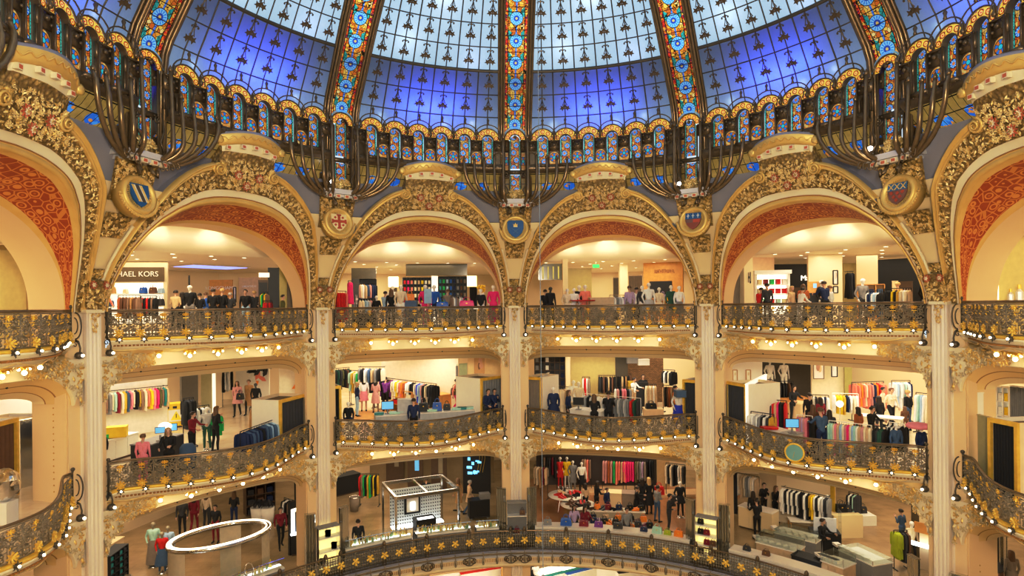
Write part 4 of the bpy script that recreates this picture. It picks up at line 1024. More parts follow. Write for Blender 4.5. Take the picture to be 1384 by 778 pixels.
  for k in range(4):
   pp = s * (15.9 - .9 * k); c = P(pp, 10.75, 4.98 + .05 * k)
   m.tube([P(s * 16.6, 11.1, 5.15), P(s * (16.3 - .5 * k), 10.8, 5.18 + .05 * k), c, (c[0], c[1] - .03, c[2] - .12), (c[0] + s * .06, c[1] - .03, c[2] - .16), (c[0] + s * .09, c[1] - .03, c[2] - .09)], .022, 5)
  m.tube(spiral(0, 0, .16, 1.4, PI, s), .03, 5) if False else None
  m.sphere(P(s * 16.8, 11.0, 5.1), .13, 8, 6); m.tube([P(s * 16.8, 11.1, 5.0), P(s * 17.0, 10.9, 4.75), P(s * 16.5, 10.85, 4.65), P(s * 16.3, 10.9, 4.85)], .05, 6); o.append(('bronze_scroll_bracket', m, M['bronze_light'], True))
 return [(n, m.mesh(n, mt, sm, GB)) for n, m, mt, sm in o]
_gm = gal_meshes()
for th in BAYS:
 t = bay_thing('stained_glass_arcade', f'row of small stained glass arches at the foot of the dome, {BNAME[th]} bay', 'arcade', th, GB, 'stained glass arcades')
 for n, me in _gm: link(n, me, t)
m = MB(); m.lathe([(0, -.1), (.05, -.1), (.07, .06), (0, .06)], axis='y', n=10); m.box((0, .03, -.09), (.03, .03, .12)); _s1 = m.mesh('spot_body', M['grey'], True)
m = MB(); m.sphere((0, -.02, 0), .07, 10, 6); _s2 = m.mesh('spot_bulb', plain((1, 1, 1), .4, 0, 14.0, name='white_spot'), True)
for th, dx in ((-36, -.45), (36, -.35), (72, -.45)):
 q = world(th, (dx, 10.75, 5.48)); o = thing('spotlight', f'small white spotlight on the pedestal above the {CNAME[th]}', 'spotlight', q, -rad(th), 'pedestal spotlights'); link('spot_body', _s1, o); link('spot_bulb', _s2, o, (0, -.06, 0))
def sector(name, z, r_in, r_out, mat, label, cat, up=True, a0=-126, a1=126, n=126):
 m = MB(); ph = [a0 + (a1 - a0) * k / n for k in range(n + 1)]
 def ri(p):
  if r_in == 'B': q = (p % 36) - 18; return B(q) + .08
  return r_in
 m.grid([[P(p, lerp(ri(p), r_out, q), z) for p in ph] for q in (0, .2, .5, 1)], flip=up is False)
 return tag(m.build(name, mat), label, cat, None, 'structure')
sector('floor', R3, 'B', 30.0, M['floor2'], 'pale floor of the upper shop level behind the top railings', 'floor')
sector('floor.001', R2, 'B', 30.0, M['floor2'], 'pale floor of the middle shop level', 'floor')
sector('floor.002', R1, RR - .2, 30.0, M['floor1'], 'brown veined marble floor of the lowest visible gallery', 'floor')
m = MB(); m.grid([[(x, y, R0) for x in (-30, 0, 30)] for y in (-30, 0, 30)]); tag(m.build('floor.003', M['floor2']), 'pale ground floor glimpsed under the lowest gallery', 'floor', None, 'structure')
sector('ceiling', 3.15, 16.2, 30.0, M['ceil'], 'flat cream shop ceiling with downlights on the upper level', 'ceiling', False)
sector('ceiling.001', R3 - 1.44, 14.25, 30.0, M['ceil'], 'cream ceiling over the middle shop level', 'ceiling', False)
sector('ceiling.002', R2 - 1.44, 14.25, 30.0, M['ceil'], 'cream ceiling over the lowest visible gallery', 'ceiling', False)
sector('ceiling.003', R1 - .95, RR + 1.5, 30.0, M['ceil'], 'pale ceiling over the ground floor', 'ceiling', False)
m = MB(); ph = [-126 + 252 * k / 126 for k in range(127)]
m.grid([[P(p, r, z) for p in ph] for r, z in ((14.4, 4.35), (15.6, 4.35), (15.9, 4.1), (16.05, 3.75), (16.15, 3.15), (16.4, 3.12))], flip=True); tag(m.build('trim_2', M['ceil'], smooth=True), 'lit curved bulkhead running round the upper shop ceiling', 'bulkhead', None, 'structure')
m = MB(); m.grid([[P(p, r, z) for p in ph] for r, z in ((12.25, 5.40), (12.25, 4.62), (31, 4.62))]); tag(m.build('trim_3', M['lead']), 'grey roof deck behind the dome gallery', 'roof', None, 'structure')
RW = 25.0
k = 0
for lv, (z0, z1, rw) in {'upper': (R3, 3.2, 27.5), 'middle': (R2, R3 - 1.42, 27.0), 'lowest': (R1, R2 - 1.42, 26.5)}.items():
 for th in [-126] + BAYS + [126]:
  m = MB(); x = rw * math.tan(rad(18)); m.grid([[(-x, rw, z), (x, rw, z)] for z in (z0, z1)])
  nm = 'wall_back' + ('' if k == 0 else '.%03d' % k); k += 1
  o = m.build(nm, M['shopwall']); o.rotation_euler = (0, 0, -rad(th)); tag(o, f'cream shop back wall of the {lv} level, {BNAME.get(th, "outer left" if th < 0 else "outer right")} bay', 'wall', None, 'structure')
for s in (-1, 1):
 m = MB(); m.grid([[P(s * 126, r, z) for r in (11.0, 31)] for z in (R0, 5)]); tag(m.build('wall_left' if s < 0 else 'wall_right', M['shopwall']), 'plain side wall beyond the %s edge of the picture' % ('left' if s < 0 else 'right'), 'wall', None, 'structure')
m = MB(); pr = [126 + 108 * k / 30 for k in range(31)]
m.grid([[P(p, 15.5, z) for p in pr] for z in (R0, -5, 0, 6.5)]); tag(m.build('rear_bounce_wall', M['cream']), 'plain cream wall added unseen behind the camera to bounce warm light', 'wall', None, 'structure')  # unseen wall added to throw warm light back into the hall
m = MB(); m.grid([[P(p, r, z) for p in pr] for r, z in ((15.5, 6.5), (11.1, 7.5))]); tag(m.build('ceiling.004', M['cream']), 'cream ceiling behind the camera', 'ceiling', None, 'structure')
m = MB(); m.grid([[P(p, 26, z) for p in ph] for z in (R0, R1 - .9)]); tag(m.build('wall_ground', M['shopwall']), 'cream wall at the back of the ground floor', 'wall', None, 'structure')
import numpy as np
CXY = (-1.1686, -13.8278); YAW_, ROLL_, FPX, CYP = .0399, -.0099, 835.85, 389 + 24.49
def ray(px, py):
 a, b = px - 692, py - CYP; u = a * math.cos(ROLL_) + b * math.sin(ROLL_); v = -a * math.sin(ROLL_) + b * math.cos(ROLL_)
 X, Z = u / FPX, -v / FPX
 return X * math.cos(YAW_) + math.sin(YAW_), -X * math.sin(YAW_) + math.cos(YAW_), Z
def fl(px, py, z):
 """the spot on a level of height z that the photograph shows at a pixel"""
 x, y, k = ray(px, py); t = (z - 1.0) / k; return Vector((CXY[0] + x * t, CXY[1] + y * t, z))
def dp(px, D, z):
 x, y, k = ray(px, 414); p = Vector((CXY[0] + x * D, CXY[1] + y * D, z)); return clear_rail(p) if abs(z - R3) < .01 else p
def clear_rail(p, gap=.42):
 """keep floor-standing things on the shop side of the railing: step back along the floor until clear of it"""
 d = Vector((p.x - CXY[0], p.y - CXY[1], 0)).normalized()
 for k in range(200):
  ph = math.degrees(math.atan2(p.x, p.y)); q = (ph % 36) - 18; r = math.hypot(p.x, p.y)
  lim = (RR + 1.15 if abs(p.z - R1) < .01 else B(q) + gap)
  if p.z < R1 - .1 or r >= lim: break
  p = p + d * .05
 return p
LZ = {3: R3, 2: R2, 1: R1, 0: R0}
def tp(px, ytop, h, L):
 p = fl(px, ytop, LZ[L] + h); return clear_rail(Vector((p.x, p.y, LZ[L])))
def seg(a, b, ra, rb, tagi, sx=1.0): return (Vector(a), Vector(b), ra, rb, tagi, sx)
def arm(side, sh, el, wr, curl=.5, sleeve=1):
 S_ = []; sh, el, wr = Vector(sh), Vector(el), Vector(wr)
 S_.append(seg(sh, el, .050, .040, 1)); S_.append(seg(el, wr, .039, .026, 1 if sleeve else 0))
 d = (wr - el).normalized(); ref = Vector((0, -1, 0)) if abs(d.y) < .8 else Vector((0, 0, 1))
 n = d.cross(ref).normalized() if d.cross(ref).length > .1 else Vector((1, 0, 0)); w = n.cross(d).normalized()
 pc_ = wr + d * .045; S_.append(seg(wr, pc_, .026, .032, 0)); S_.append(seg(pc_ - w * .018, pc_ + w * .018, .022, .022, 0)); k0 = wr + d * .085
 S_.append(seg(pc_ - w * .02, k0 - w * .022, .016, .013, 0)); S_.append(seg(pc_ + w * .02, k0 + w * .022, .016, .013, 0))
 for j, (o, L) in enumerate(((-.030, .062), (-.010, .074), (.010, .070), (.030, .056))):
  a = k0 + w * o; b = a + (d * math.cos(curl * .6) + n * side * math.sin(curl * .6)) * L * .5; c = b + (d * math.cos(curl * 1.5) + n * side * math.sin(curl * 1.5)) * L * .5
  S_.append(seg(a - d * .02, b, .0105, .0095, 0)); S_.append(seg(b, c, .0095, .0085, 0))
 t0 = wr + d * .035 - w * .025; t1 = t0 + (d * .6 - w * .7).normalized() * .04; S_.append(seg(t0, t1, .012, .011, 0)); S_.append(seg(t1, t1 + (d * .9 + n * side * .4).normalized() * .03, .011, .009, 0))
 return S_
def legs(kl, al, kr, ar, hipz=.92):
 S_ = []
 for s, k, a in ((-1, kl, al), (1, kr, ar)):
  hp = Vector((s * .088, 0, hipz - .03)); k, a = Vector(k), Vector(a)
  S_.append(seg(hp, k, .082, .052, 2)); S_.append(seg(k, (k * .6 + a * .4) + Vector((0, .015, 0)), .052, .052, 2)); S_.append(seg((k * .6 + a * .4) + Vector((0, .015, 0)), a, .050, .036, 2))
  S_.append(seg(a + Vector((0, .02, -.035)), a + Vector((s * .02, -.15, -.055)), .038, .030, 3)); S_.append(seg(a, a + Vector((0, .02, -.035)), .038, .04, 3))
 return S_
def torso(lean=0.0, headyaw=0.0, nod=0.0, hips=1.0, bust=.0):
 f = lambda y, z: Vector((0, y - lean * max(0, z - .95), z))
 S_ = [seg(f(0, .93) - Vector((.075, 0, 0)), f(0, .93) + Vector((.075, 0, 0)), .098 * hips, .098 * hips, 2), seg(f(0, .98), f(.0, 1.12), .112, .098, 1, 1.25), seg(f(0, 1.10) - Vector((.045, 0, 0)), f(0, 1.10) + Vector((.045, 0, 0)), .090, .090, 1),
   seg(f(0, 1.12) - Vector((.05, 0, 0)), f(-.005, 1.28) - Vector((.07, 0, 0)), .092, .098, 1), seg(f(0, 1.12) + Vector((.05, 0, 0)), f(-.005, 1.28) + Vector((.07, 0, 0)), .092, .098, 1),
   seg(f(0, 1.385) - Vector((.145, 0, 0)), f(0, 1.385) + Vector((.145, 0, 0)), .056, .056, 1), seg(f(0, 1.33) - Vector((.10, 0, 0)), f(0, 1.33) + Vector((.10, 0, 0)), .085, .085, 1), seg(f(.01, 1.40), f(-.005, 1.50), .050, .046, 0)]
 if bust: S_ += [seg(f(-.07, 1.25) + Vector((s * .065, 0, 0)), f(-.085, 1.25) + Vector((s * .065, 0, 0)), .05, .045, 1) for s in (-1, 1)]
 hc = f(-.02, 1.60); c, s = math.cos(headyaw), math.sin(headyaw)
 R_ = lambda x, y, z: hc + Vector((x * c - y * s, x * s + y * c, z - nod * y * -1 * 0))
 S_ += [seg(R_(0, .012, .018), R_(0, -.012, .02), .086, .082, 0), seg(R_(0, -.012, -.01), R_(0, -.03, -.065), .070, .044, 0), seg(R_(0, -.055, -.01), R_(0, -.092, -.022), .012, .014, 0), seg(R_(0, -.07, -.05), R_(0, -.082, -.052), .014, .012, 0)]
 S_ += [seg(R_(t * .078, .01, .0), R_(t * .082, .02, -.025), .014, .010, 0) for t in (-1, 1)]
 return S_, hc
ST = ((-.10, -.01, .50), (-.105, .02, .085), (.10, -.01, .50), (.105, .02, .085))
POSES = {}
def pose(name, S_, hc, yaw=0.0): POSES[name] = (S_, hc, yaw)
t, hc = torso(); pose('stand', t + legs(*ST) + arm(-1, (-.175, .0, 1.385), (-.225, .02, 1.12), (-.215, -.05, .88)) + arm(1, (.175, 0, 1.385), (.225, .02, 1.12), (.215, -.05, .88)), hc)
t, hc = torso(.03, .0, bust=1); pose('walk', t + legs((-.09, -.16, .52), (-.09, -.20, .085), (.09, -.02, .50), (.09, .26, .12)) + arm(-1, (-.17, 0, 1.385), (-.22, .10, 1.14), (-.20, .10, .90)) + arm(1, (.17, -.02, 1.385), (.22, -.08, 1.13), (.19, -.20, .92)), hc)
t, hc = torso(.06, .25); pose('reach', t + legs(*ST) + arm(-1, (-.175, -.02, 1.38), (-.24, -.10, 1.14), (-.19, -.30, 1.10)) + arm(1, (.175, -.02, 1.38), (.23, -.18, 1.20), (.18, -.42, 1.20)), hc, .25)
t, hc = torso(.04, -.2, bust=1); pose('phone', t + legs((-.10, -.03, .50), (-.12, .0, .085), (.10, .0, .50), (.11, .05, .085)) + arm(-1, (-.17, -.02, 1.38), (-.22, .0, 1.12), (-.10, -.20, 1.08)) + arm(1, (.17, -.02, 1.38), (.22, -.05, 1.13), (.09, -.24, 1.30)), hc, -.2)
t, hc = torso(.22, 0); pose('lean', t + legs((-.10, .0, .50), (-.11, .06, .085), (.10, .0, .50), (.10, .08, .085)) + arm(-1, (-.175, -.10, 1.37), (-.25, -.20, 1.13), (-.16, -.42, 1.05)) + arm(1, (.175, -.10, 1.37), (.25, -.20, 1.13), (.16, -.42, 1.05)), hc)
t, hc = torso(0, .0); pose('model', t + legs((-.09, -.02, .50), (-.10, .0, .085), (.09, -.06, .50), (.12, -.04, .085)) + arm(-1, (-.175, 0, 1.385), (-.26, .05, 1.14), (-.20, -.04, .93), .3) + arm(1, (.175, 0, 1.385), (.24, .03, 1.12), (.24, -.03, .87), .3), hc)
def _bust():
 t, hc = torso(); return [s for s in t] + [seg((-.16, 0, 1.37), (-.22, .0, 1.16), .055, .045, 1), seg((.16, 0, 1.37), (.22, 0, 1.16), .055, .045, 1), seg((-.22, 0, 1.16), (-.21, -.02, .95), .044, .035, 1), seg((.22, 0, 1.16), (.21, -.02, .95), .044, .035, 1)], hc
t, hc = _bust(); pose('bust', t, hc)
def make_body(name):
 S_, hc, yaw = POSES[name]; m = MB()
 for a, b, ra, rb, tg, sx in S_:
  d = (b - a); L = d.length; ax = d.normalized() if L > 1e-5 else Vector((0, 0, 1)); x = ax.orthogonal().normalized(); y = ax.cross(x); rows = []
  for t_, r_ in [(-ra * math.cos(q), ra * math.sin(q)) for q in (.05, .5, 1.0, PI / 2)] + [(L + rb * math.cos(q), rb * math.sin(q)) for q in (PI / 2, 1.0, .5, .05)]:
   rows.append([a + ax * t_ + (x * math.cos(k * PI / 5) + y * math.sin(k * PI / 5)) * r_ for k in range(10)])
  b0 = len(m.v); m.grid(rows, close_u=True); m.face([b0 + k for k in range(10)][::-1]); m.face([b0 + 70 + k for k in range(10)])
 me = m.mesh('body_raw', M['skin']); o = link('body_raw', me); md = o.modifiers.new('r', 'REMESH'); md.mode = 'VOXEL'; md.voxel_size = .0105; md.use_smooth_shade = True
 sm = o.modifiers.new('s', 'SMOOTH'); sm.iterations = 2; sm.factor = .4
 dg = bpy.context.evaluated_depsgraph_get(); ev = o.evaluated_get(dg); nm = bpy.data.meshes.new_from_object(ev); bpy.data.objects.remove(o); nm.name = 'body_' + name
 n = len(nm.polygons); c = np.empty(n * 3); nm.polygons.foreach_get('center', c); c = c.reshape(-1, 3); best = np.full(n, 1e9); idx = np.zeros(n, int)
 for a, b, ra, rb, tg, sx in S_:
  A = np.array(a); Bv = np.array(b) - A; L2 = max(1e-9, Bv @ Bv); t_ = np.clip((c - A) @ Bv / L2, 0, 1); dist = np.linalg.norm(c - A - t_[:, None] * Bv, axis=1) - (ra + (rb - ra) * t_)
  k = dist < best; best[k] = dist[k]; idx[k] = tg
 nm.materials.clear()
 for q in range(4): nm.materials.append(M['skin'])
 nm.polygons.foreach_set('material_index', idx.astype(np.int32)); nm.polygons.foreach_set('use_smooth', [True] * n); nm.update(); return nm
BODY = {}
def body(name):
 if name not in BODY: BODY[name] = make_body(name)
 return BODY[name]
def hair_mesh(long_):
 m = MB(); rows = []
 for i in range(8):
  a = PI / 2 - i * .27; rows.append([(.096 * math.cos(a) * math.cos(q), .012 + .104 * math.cos(a) * math.sin(q), .022 + .094 * math.sin(a) + (0 if math.sin(q) > -.45 else .03 * (i / 7.0) * 1.2 + .035 * max(0, i - 3) / 4)) for q in [2 * PI * k / 14 for k in range(14)]])
 m.grid(rows, close_u=True)
 if long_:
  rows = []
  for i in range(6):
   z = .03 - i * .055; rows.append([(.094 * math.cos(q) * (1 + .05 * i), .02 + .092 * math.sin(q) * (1 + .02 * i), z) for q in [-.5 + (PI + 1.0) * k / 12 for k in range(13)]])
  m.grid(rows); rows2 = [[(x * .85, y * .8, z) for x, y, z in r] for r in rows]; m.grid(rows2, flip=True)
 return m.mesh('hair', M['hair_dark'], True)
HAIR = {}
def face_mesh():
 m = MB()
 for s in (-1, 1): m.sphere((s * .033, -.086, .012), .010, 6, 4); m.box((s * .033, -.090, .034), (.032, .008, .006))
 m.cur = 1; m.box((0, -.094, -.050), (.042, .008, .009)); return m.mesh('facial_features', [M['hair_dark'], plain((.45, .14, .12), .5, name='lips')], False)
FACE = []
def setmat(o, mats):
 for i, mt in enumerate(mats):
  o.material_slots[i].link = 'OBJECT'; o.material_slots[i].material = mt
CLR = {'black': (.012, .012, .014), 'charcoal': (.05, .05, .055), 'grey': (.28, .28, .28), 'pale grey': (.55, .55, .54), 'white': (.86, .84, .80), 'cream': (.80, .70, .52), 'beige': (.62, .46, .28), 'camel': (.50, .30, .12), 'brown': (.17, .08, .04), 'rust': (.45, .14, .04),
  'red': (.62, .02, .02), 'dark red': (.26, .015, .03), 'pink': (.80, .30, .36), 'hot pink': (.78, .03, .22), 'salmon': (.82, .28, .20), 'orange': (.90, .30, .03), 'yellow': (.88, .62, .02), 'mustard': (.60, .40, .04), 'lime': (.42, .50, .03), 'green': (.02, .48, .12), 'dark green': (.03, .11, .07), 'olive': (.16, .15, .05), 'teal': (.03, .28, .28),
  'pale blue': (.40, .56, .72), 'blue': (.03, .14, .52), 'navy': (.015, .03, .10), 'denim': (.07, .13, .24), 'purple': (.22, .05, .30), 'lilac': (.52, .40, .58), 'patterned': (.30, .20, .13), 'mint': (.46, .68, .60), 'skin': (.62, .40, .28), 'taupe': (.30, .24, .18), 'dusty pink': (.62, .34, .32), 'royal blue': (.03, .05, .55), 'gold': (.70, .45, .10)}
def fab(c, rough=.75): return plain(CLR[c], rough, name='fabric_' + c.replace(' ', '_'), vary=.18)
def person(label, ps, loc, rz, top, bottom, hair='dark', long_=False, shoes='black', h=1.70, extra=None, dress=None, cat='person', group=None):
 k = h / 1.70; o = thing('person', label, cat, loc, rad(rz), group); o.scale = (k, k, k)
 b = link('body', body(ps), o); setmat(b, [M['skin'], fab(top), fab(bottom), fab(shoes)])
 S_, hc, yaw = POSES[ps]
 if (long_,) not in HAIR: HAIR[(long_,)] = hair_mesh(long_)
 hm = link('hair', HAIR[(long_,)], o, tuple(hc), (0, 0, yaw)); setmat(hm, [M['hair_' + hair]])
 if not FACE: FACE.append(face_mesh())
 link('facial_features', FACE[0], o, tuple(hc), (0, 0, yaw))
 if dress: skirt(o, dress[0], dress[1], dress[2] if len(dress) > 2 else .20)
 return o
SK = {}
def skirt(o, colr, z0, w=.20, zt=1.02):
 key = (z0, w, zt)
 if key not in SK:
  m = MB(); n = 22; rows = []
  for i in range(7):
   t = i / 6; z = lerp(zt, z0, t); r = lerp(.135, w, t ** .8)
   rows.append([((r + .012 * t * math.sin(5 * q)) * math.cos(q) * 1.12, (r * .86 + .012 * t * math.sin(5 * q)) * math.sin(q), z) for q in [2 * PI * k / n for k in range(n)]])
  m.grid(rows, close_u=True, flip=True); SK[key] = m.mesh('skirt', M['white'], True)
 s = link('skirt', SK[key], o); setmat(s, [fab(colr)])
STAND = {}
def mannequin(label, loc, rz, top, bottom, skin=(.85, .82, .76), ps='model', dress=None, h=1.75, head=True, group=None, skirt_zt=1.02):
 o = thing('mannequin', label, 'mannequin', loc, rad(rz), group); k = h / 1.70; o.scale = (k, k, k)
 b = link('body', body(ps), o); sk = plain(skin, .4, name='mannequin_shell', vary=.03)
 setmat(b, [sk, fab(top) if top else sk, fab(bottom) if bottom else sk, sk])
 if ps not in STAND:
  m = MB(); m.lathe([(0, 0), (.17, 0), (.17, .015), (.02, .03), (.015, .95 if ps == 'bust' else .12), (0, .95 if ps == 'bust' else .12)], c=(0, .0, 0), n=14); STAND[ps] = m.mesh('stand', M['chrome'], True)
 link('stand', STAND[ps], o)
 if dress: skirt(o, dress[0], dress[1], dress[2] if len(dress) > 2 else .20, skirt_zt)
 return o
def garment_mesh(kind):
 m = MB(); rnd = random.Random(hash(kind) % 97 if False else len(kind)); n = 14
 def ringz(z, w, d, fold=0.0, x0=0.0): return [(x0 + w * math.cos(q) , (d + fold * math.sin(4 * q)) * math.sin(q), z) for q in [2 * PI * k / n for k in range(n)]]
 m.tube([(0, 0, .07), (.02, 0, .05), (0, 0, .0)], .006, 4)
 if kind == 'trousers':
  for s in (-1, 1): m.grid([ringz(z, w, d, .006, s * x) for z, w, d, x in ((-.02, .10, .035, .08), (-.25, .11, .05, .09), (-.6, .085, .04, .09), (-1.0, .08, .035, .09))], close_u=True, flip=True)
 else:
  L = {'top': .62, 'jacket': .78, 'dress': 1.15, 'coat': 1.05}[kind]; wd = {'top': .21, 'jacket': .23, 'dress': .22, 'coat': .24}[kind]
  m.grid([ringz(z, w, d, f) for z, w, d, f in ((.0, .05, .03, 0), (-.03, .12, .045, 0), (-.07, .205, .055, .0), (-.25, .20, .07, .006), (-.45, .185 if kind in ('dress', 'coat') else wd, .075, .01), (-L * .8, wd * (1.15 if kind == 'dress' else 1), .075, .018), (-L, wd * (1.25 if kind == 'dress' else 1.02), .07, .022))], close_u=True, flip=True)
  if kind != 'dress':
   for s in (-1, 1): m.grid([ringz(z, w, d, 0, s * x) for z, w, d, x in ((-.055, .05, .05, .19), (-.15, .055, .055, .225), (-.40, .05, .048, .245), (-.62, .042, .04, .25))], close_u=True, flip=True)
 return m.mesh(kind, M['white'], True)
GM = {}
NGARM = [0]
def garment(kind, colr, loc, rz, place, sc_=1.0):
 if kind not in GM: GM[kind] = garment_mesh(kind)
 o = link(kind, GM[kind], None, loc, (0, 0, rz), (sc_, sc_, sc_)); setmat(o, [fab(colr)]); NGARM[0] += 1
 tag(o, f'{colr} {kind} hanging {place}', 'garment', f'{colr} {kind} hanging {place}'); return o
def rack(label, place, a, b, h, clothes, kind='top', legs_=True, sc_=1.0, mat='black', turn=0.0, jit=.12):
 """a clothes rail from a to b with garments hung along it"""
 a, b = Vector(a), Vector(b); d = b - a; L = d.length; rz = math.atan2(d.y, d.x); c = (a + b) / 2
 o = thing('clothes_rack', label, 'clothes rack', c, rz)
 mt = M[mat]
 m = MB(); m.tube([(-L / 2, 0, h), (L / 2, 0, h)], .015, 6); m.build('rail', mt, o)
 if legs_:
  for s in (-1, 1):
   m = MB(); m.tube([(s * L / 2, 0, h), (s * L / 2, 0, .03)], .015, 6); m.tube([(s * L / 2, -.24, .02), (s * L / 2, .24, .02)], .018, 6); m.build('post', mt, o)
 else:
  for s in (-1, 1):
   m = MB(); m.tube([(s * L * .46, 0, h), (s * L * .46, .25, h)], .012, 5); m.build('bracket', mt, o)
 n = len(clothes); rnd = random.Random(n * 7 + int(L * 10))
 for k, cc in enumerate(clothes):
  if not cc: continue
  kd = kind
  if ':' in cc: cc, kd = cc.split(':')
  p = a + d * ((k + .5) / n); garment(kd, cc, (p.x, p.y, a.z + h - .075), rz + PI / 2 + turn + rnd.uniform(-jit, jit), place, sc_ * rnd.uniform(.84, 1.08))
 return o
def line_thing(name, label, cat, a, b, group=None, kind=None):
 a, b = Vector(a), Vector(b); d = b - a
 return thing(name, label, cat, ((a.x + b.x) / 2, (a.y + b.y) / 2, a.z), math.atan2(d.y, d.x), group, kind), math.hypot(d.x, d.y)
def bx(parent, name, mat, c, d, **kw):
 m = MB(); m.box(c, d, **kw); return m.build(name, mat, parent)
def mt(x):
 if isinstance(x, bpy.types.Material): return x
 return M[x] if isinstance(x, str) and x in M else (fab(x, .5) if isinstance(x, str) else plain(x, .5))
def counter(label, a, b, depth, h, bodyc='white', topc='white', glass=0.0, cat='counter', name='counter', doors=0):
 o, L = line_thing(name, label, cat, a, b)
 bx(o, 'plinth', M['darkwood'], (0, depth / 2, .04), (L - .06, depth - .08, .08)); bx(o, 'body', mt(bodyc), (0, depth / 2, .08 + (h - .12) / 2), (L, depth, h - .12)); bx(o, 'worktop', mt(topc), (0, depth / 2, h - .02), (L + .04, depth + .04, .04))
 for k in range(doors):
  bx(o, 'door', mt(bodyc), (-L / 2 + L * (k + .5) / doors, -.008, .08 + (h - .16) / 2), (L / doors - .02, .016, h - .2))
 if glass:
  m = MB()
  for c, d in (((0, .01, h + glass / 2), (L, .012, glass)), ((0, depth - .01, h + glass / 2), (L, .012, glass)), ((-L / 2, depth / 2, h + glass / 2), (.012, depth, glass)), ((L / 2, depth / 2, h + glass / 2), (.012, depth, glass)), ((0, depth / 2, h + glass), (L, depth, .012))): m.box(c, d)
  m.build('glass_case', M['glass'], o)
  for x in (-L / 2, L / 2):
   for y in (0, depth): bx(o, 'case_post', M['chrome'], (x, y, h + glass / 2), (.02, .02, glass))
 return o
def partition(label, a, b, h, mat='white', th=.12, z0=0.0, name='partition', cat='wall panel', kind=None, back=True):
 o, L = line_thing(name, label, cat, a, b, None, kind)
 bx(o, 'panel', mt(mat), (0, th / 2, z0 + (h - z0) / 2), (L, th, h - z0)); bx(o, 'cap', mt(mat), (0, th / 2, h + .015), (L + .02, th + .03, .03))
 return o
def lettering(parent, text, size, x, z, mat, y=-.02, ext=.012):
 c = bpy.data.curves.new('lettering', 'FONT'); c.body = text; c.size = size; c.extrude = ext; c.align_x = 'CENTER'; c.align_y = 'CENTER'; c.materials.append(mt(mat) if isinstance(mat, str) else mat)
 q = bpy.data.objects.new('tmp_text', c); COL.objects.link(q); me = bpy.data.meshes.new_from_object(q.evaluated_get(bpy.context.evaluated_depsgraph_get())); bpy.data.objects.remove(q); me.name = 'lettering'
 o = bpy.data.objects.new('lettering', me); COL.objects.link(o); o.parent = parent; o.location = (x, y, z); o.rotation_euler = (PI / 2, 0, 0); return o
def marks(parent, n, w, h, x, z, mat, y=-.02, seed=1):
 """lettering too small to read in the photo: a row of stroke marks"""
 rnd = random.Random(seed); m = MB()
 for k in range(n):
  cx = x - w / 2 + w * (k + .5) / n; lw = w / n * .62
  m.box((cx - lw / 2, y, z), (lw * .28, .012, h * rnd.uniform(.8, 1)))
  if rnd.random() < .7: m.box((cx, y, z + h * rnd.choice((.4, 0, -.4))), (lw, .012, h * .18))
  if rnd.random() < .6: m.box((cx + lw / 2, y, z), (lw * .28, .012, h * rnd.uniform(.5, 1)))
 m.build('lettering', mt(mat), parent)
def cabin(label, a, b, depth, h=2.15, white_side=1, curtain='charcoal', frame='gold'):
 """changing cabin: open-topped box with a gilt frame, one white side and a curtain in front"""
 o, L = line_thing('changing_cabin', label, 'changing cabin', a, b)
 s = white_side
 bx(o, 'side_wall', M['white'], (s * L / 2, depth / 2, h / 2), (.06, depth, h)); bx(o, 'side_wall', M['shopwall'], (-s * L / 2, depth / 2, h / 2), (.06, depth, h)); bx(o, 'back_wall', M['shopwall'], (0, depth, h / 2), (L, .06, h)); bx(o, 'top_shade_sheet', M['darkwood'], (0, depth / 2, h - .12), (L - .1, depth - .1, .02))  # dark sheet imitates the shade inside the open top
 m = MB()
 for x in (-L / 2, L / 2): m.box((x, -.02, h / 2), (.09, .09, h))
 m.box((0, -.02, h - .05), (L, .10, .12)); m.build('gilt_frame', mt(frame), o)
 m = MB(); n = 40; rows = []
 for z in (.05, h * .5, h - .12): rows.append([(-L / 2 + .05 + (L - .1) * k / n, .03 + .035 * math.sin(k * 1.25), z) for k in range(n + 1)])
 m.grid(rows); m.build('curtain', fab(curtain), o, True); return o
def mk_table(label, loc, rz, w, d, h, top='white', leg='chrome', name='display_table'):
 o = thing(name, label, 'table', loc, rad(rz)); bx(o, 'tabletop', mt(top), (0, 0, h - .02), (w, d, .05))
 for sx in (-1, 1):
  for sy in (-1, 1): bx(o, 'leg', mt(leg), (sx * (w / 2 - .05), sy * (d / 2 - .05), (h - .04) / 2), (.04, .04, h - .04))
 return o
def round_table(label, loc, r, h, top='white'):
 o = thing('round_table', label, 'table', loc); m = MB(); m.lathe([(0, h - .05), (r * .95, h - .05), (r, h - .03), (r, h), (0, h)], n=24); m.build('tabletop', mt(top), o, True)
 for k in range(4):
  a = PI / 4 + k * PI / 2; m = MB(); m.tube([(r * .55 * math.cos(a), r * .55 * math.sin(a), h - .05), (r * .75 * math.cos(a), r * .75 * math.sin(a), 0)], .018, 5); m.build('leg', M['chrome'], o)
 return o
BG = {}
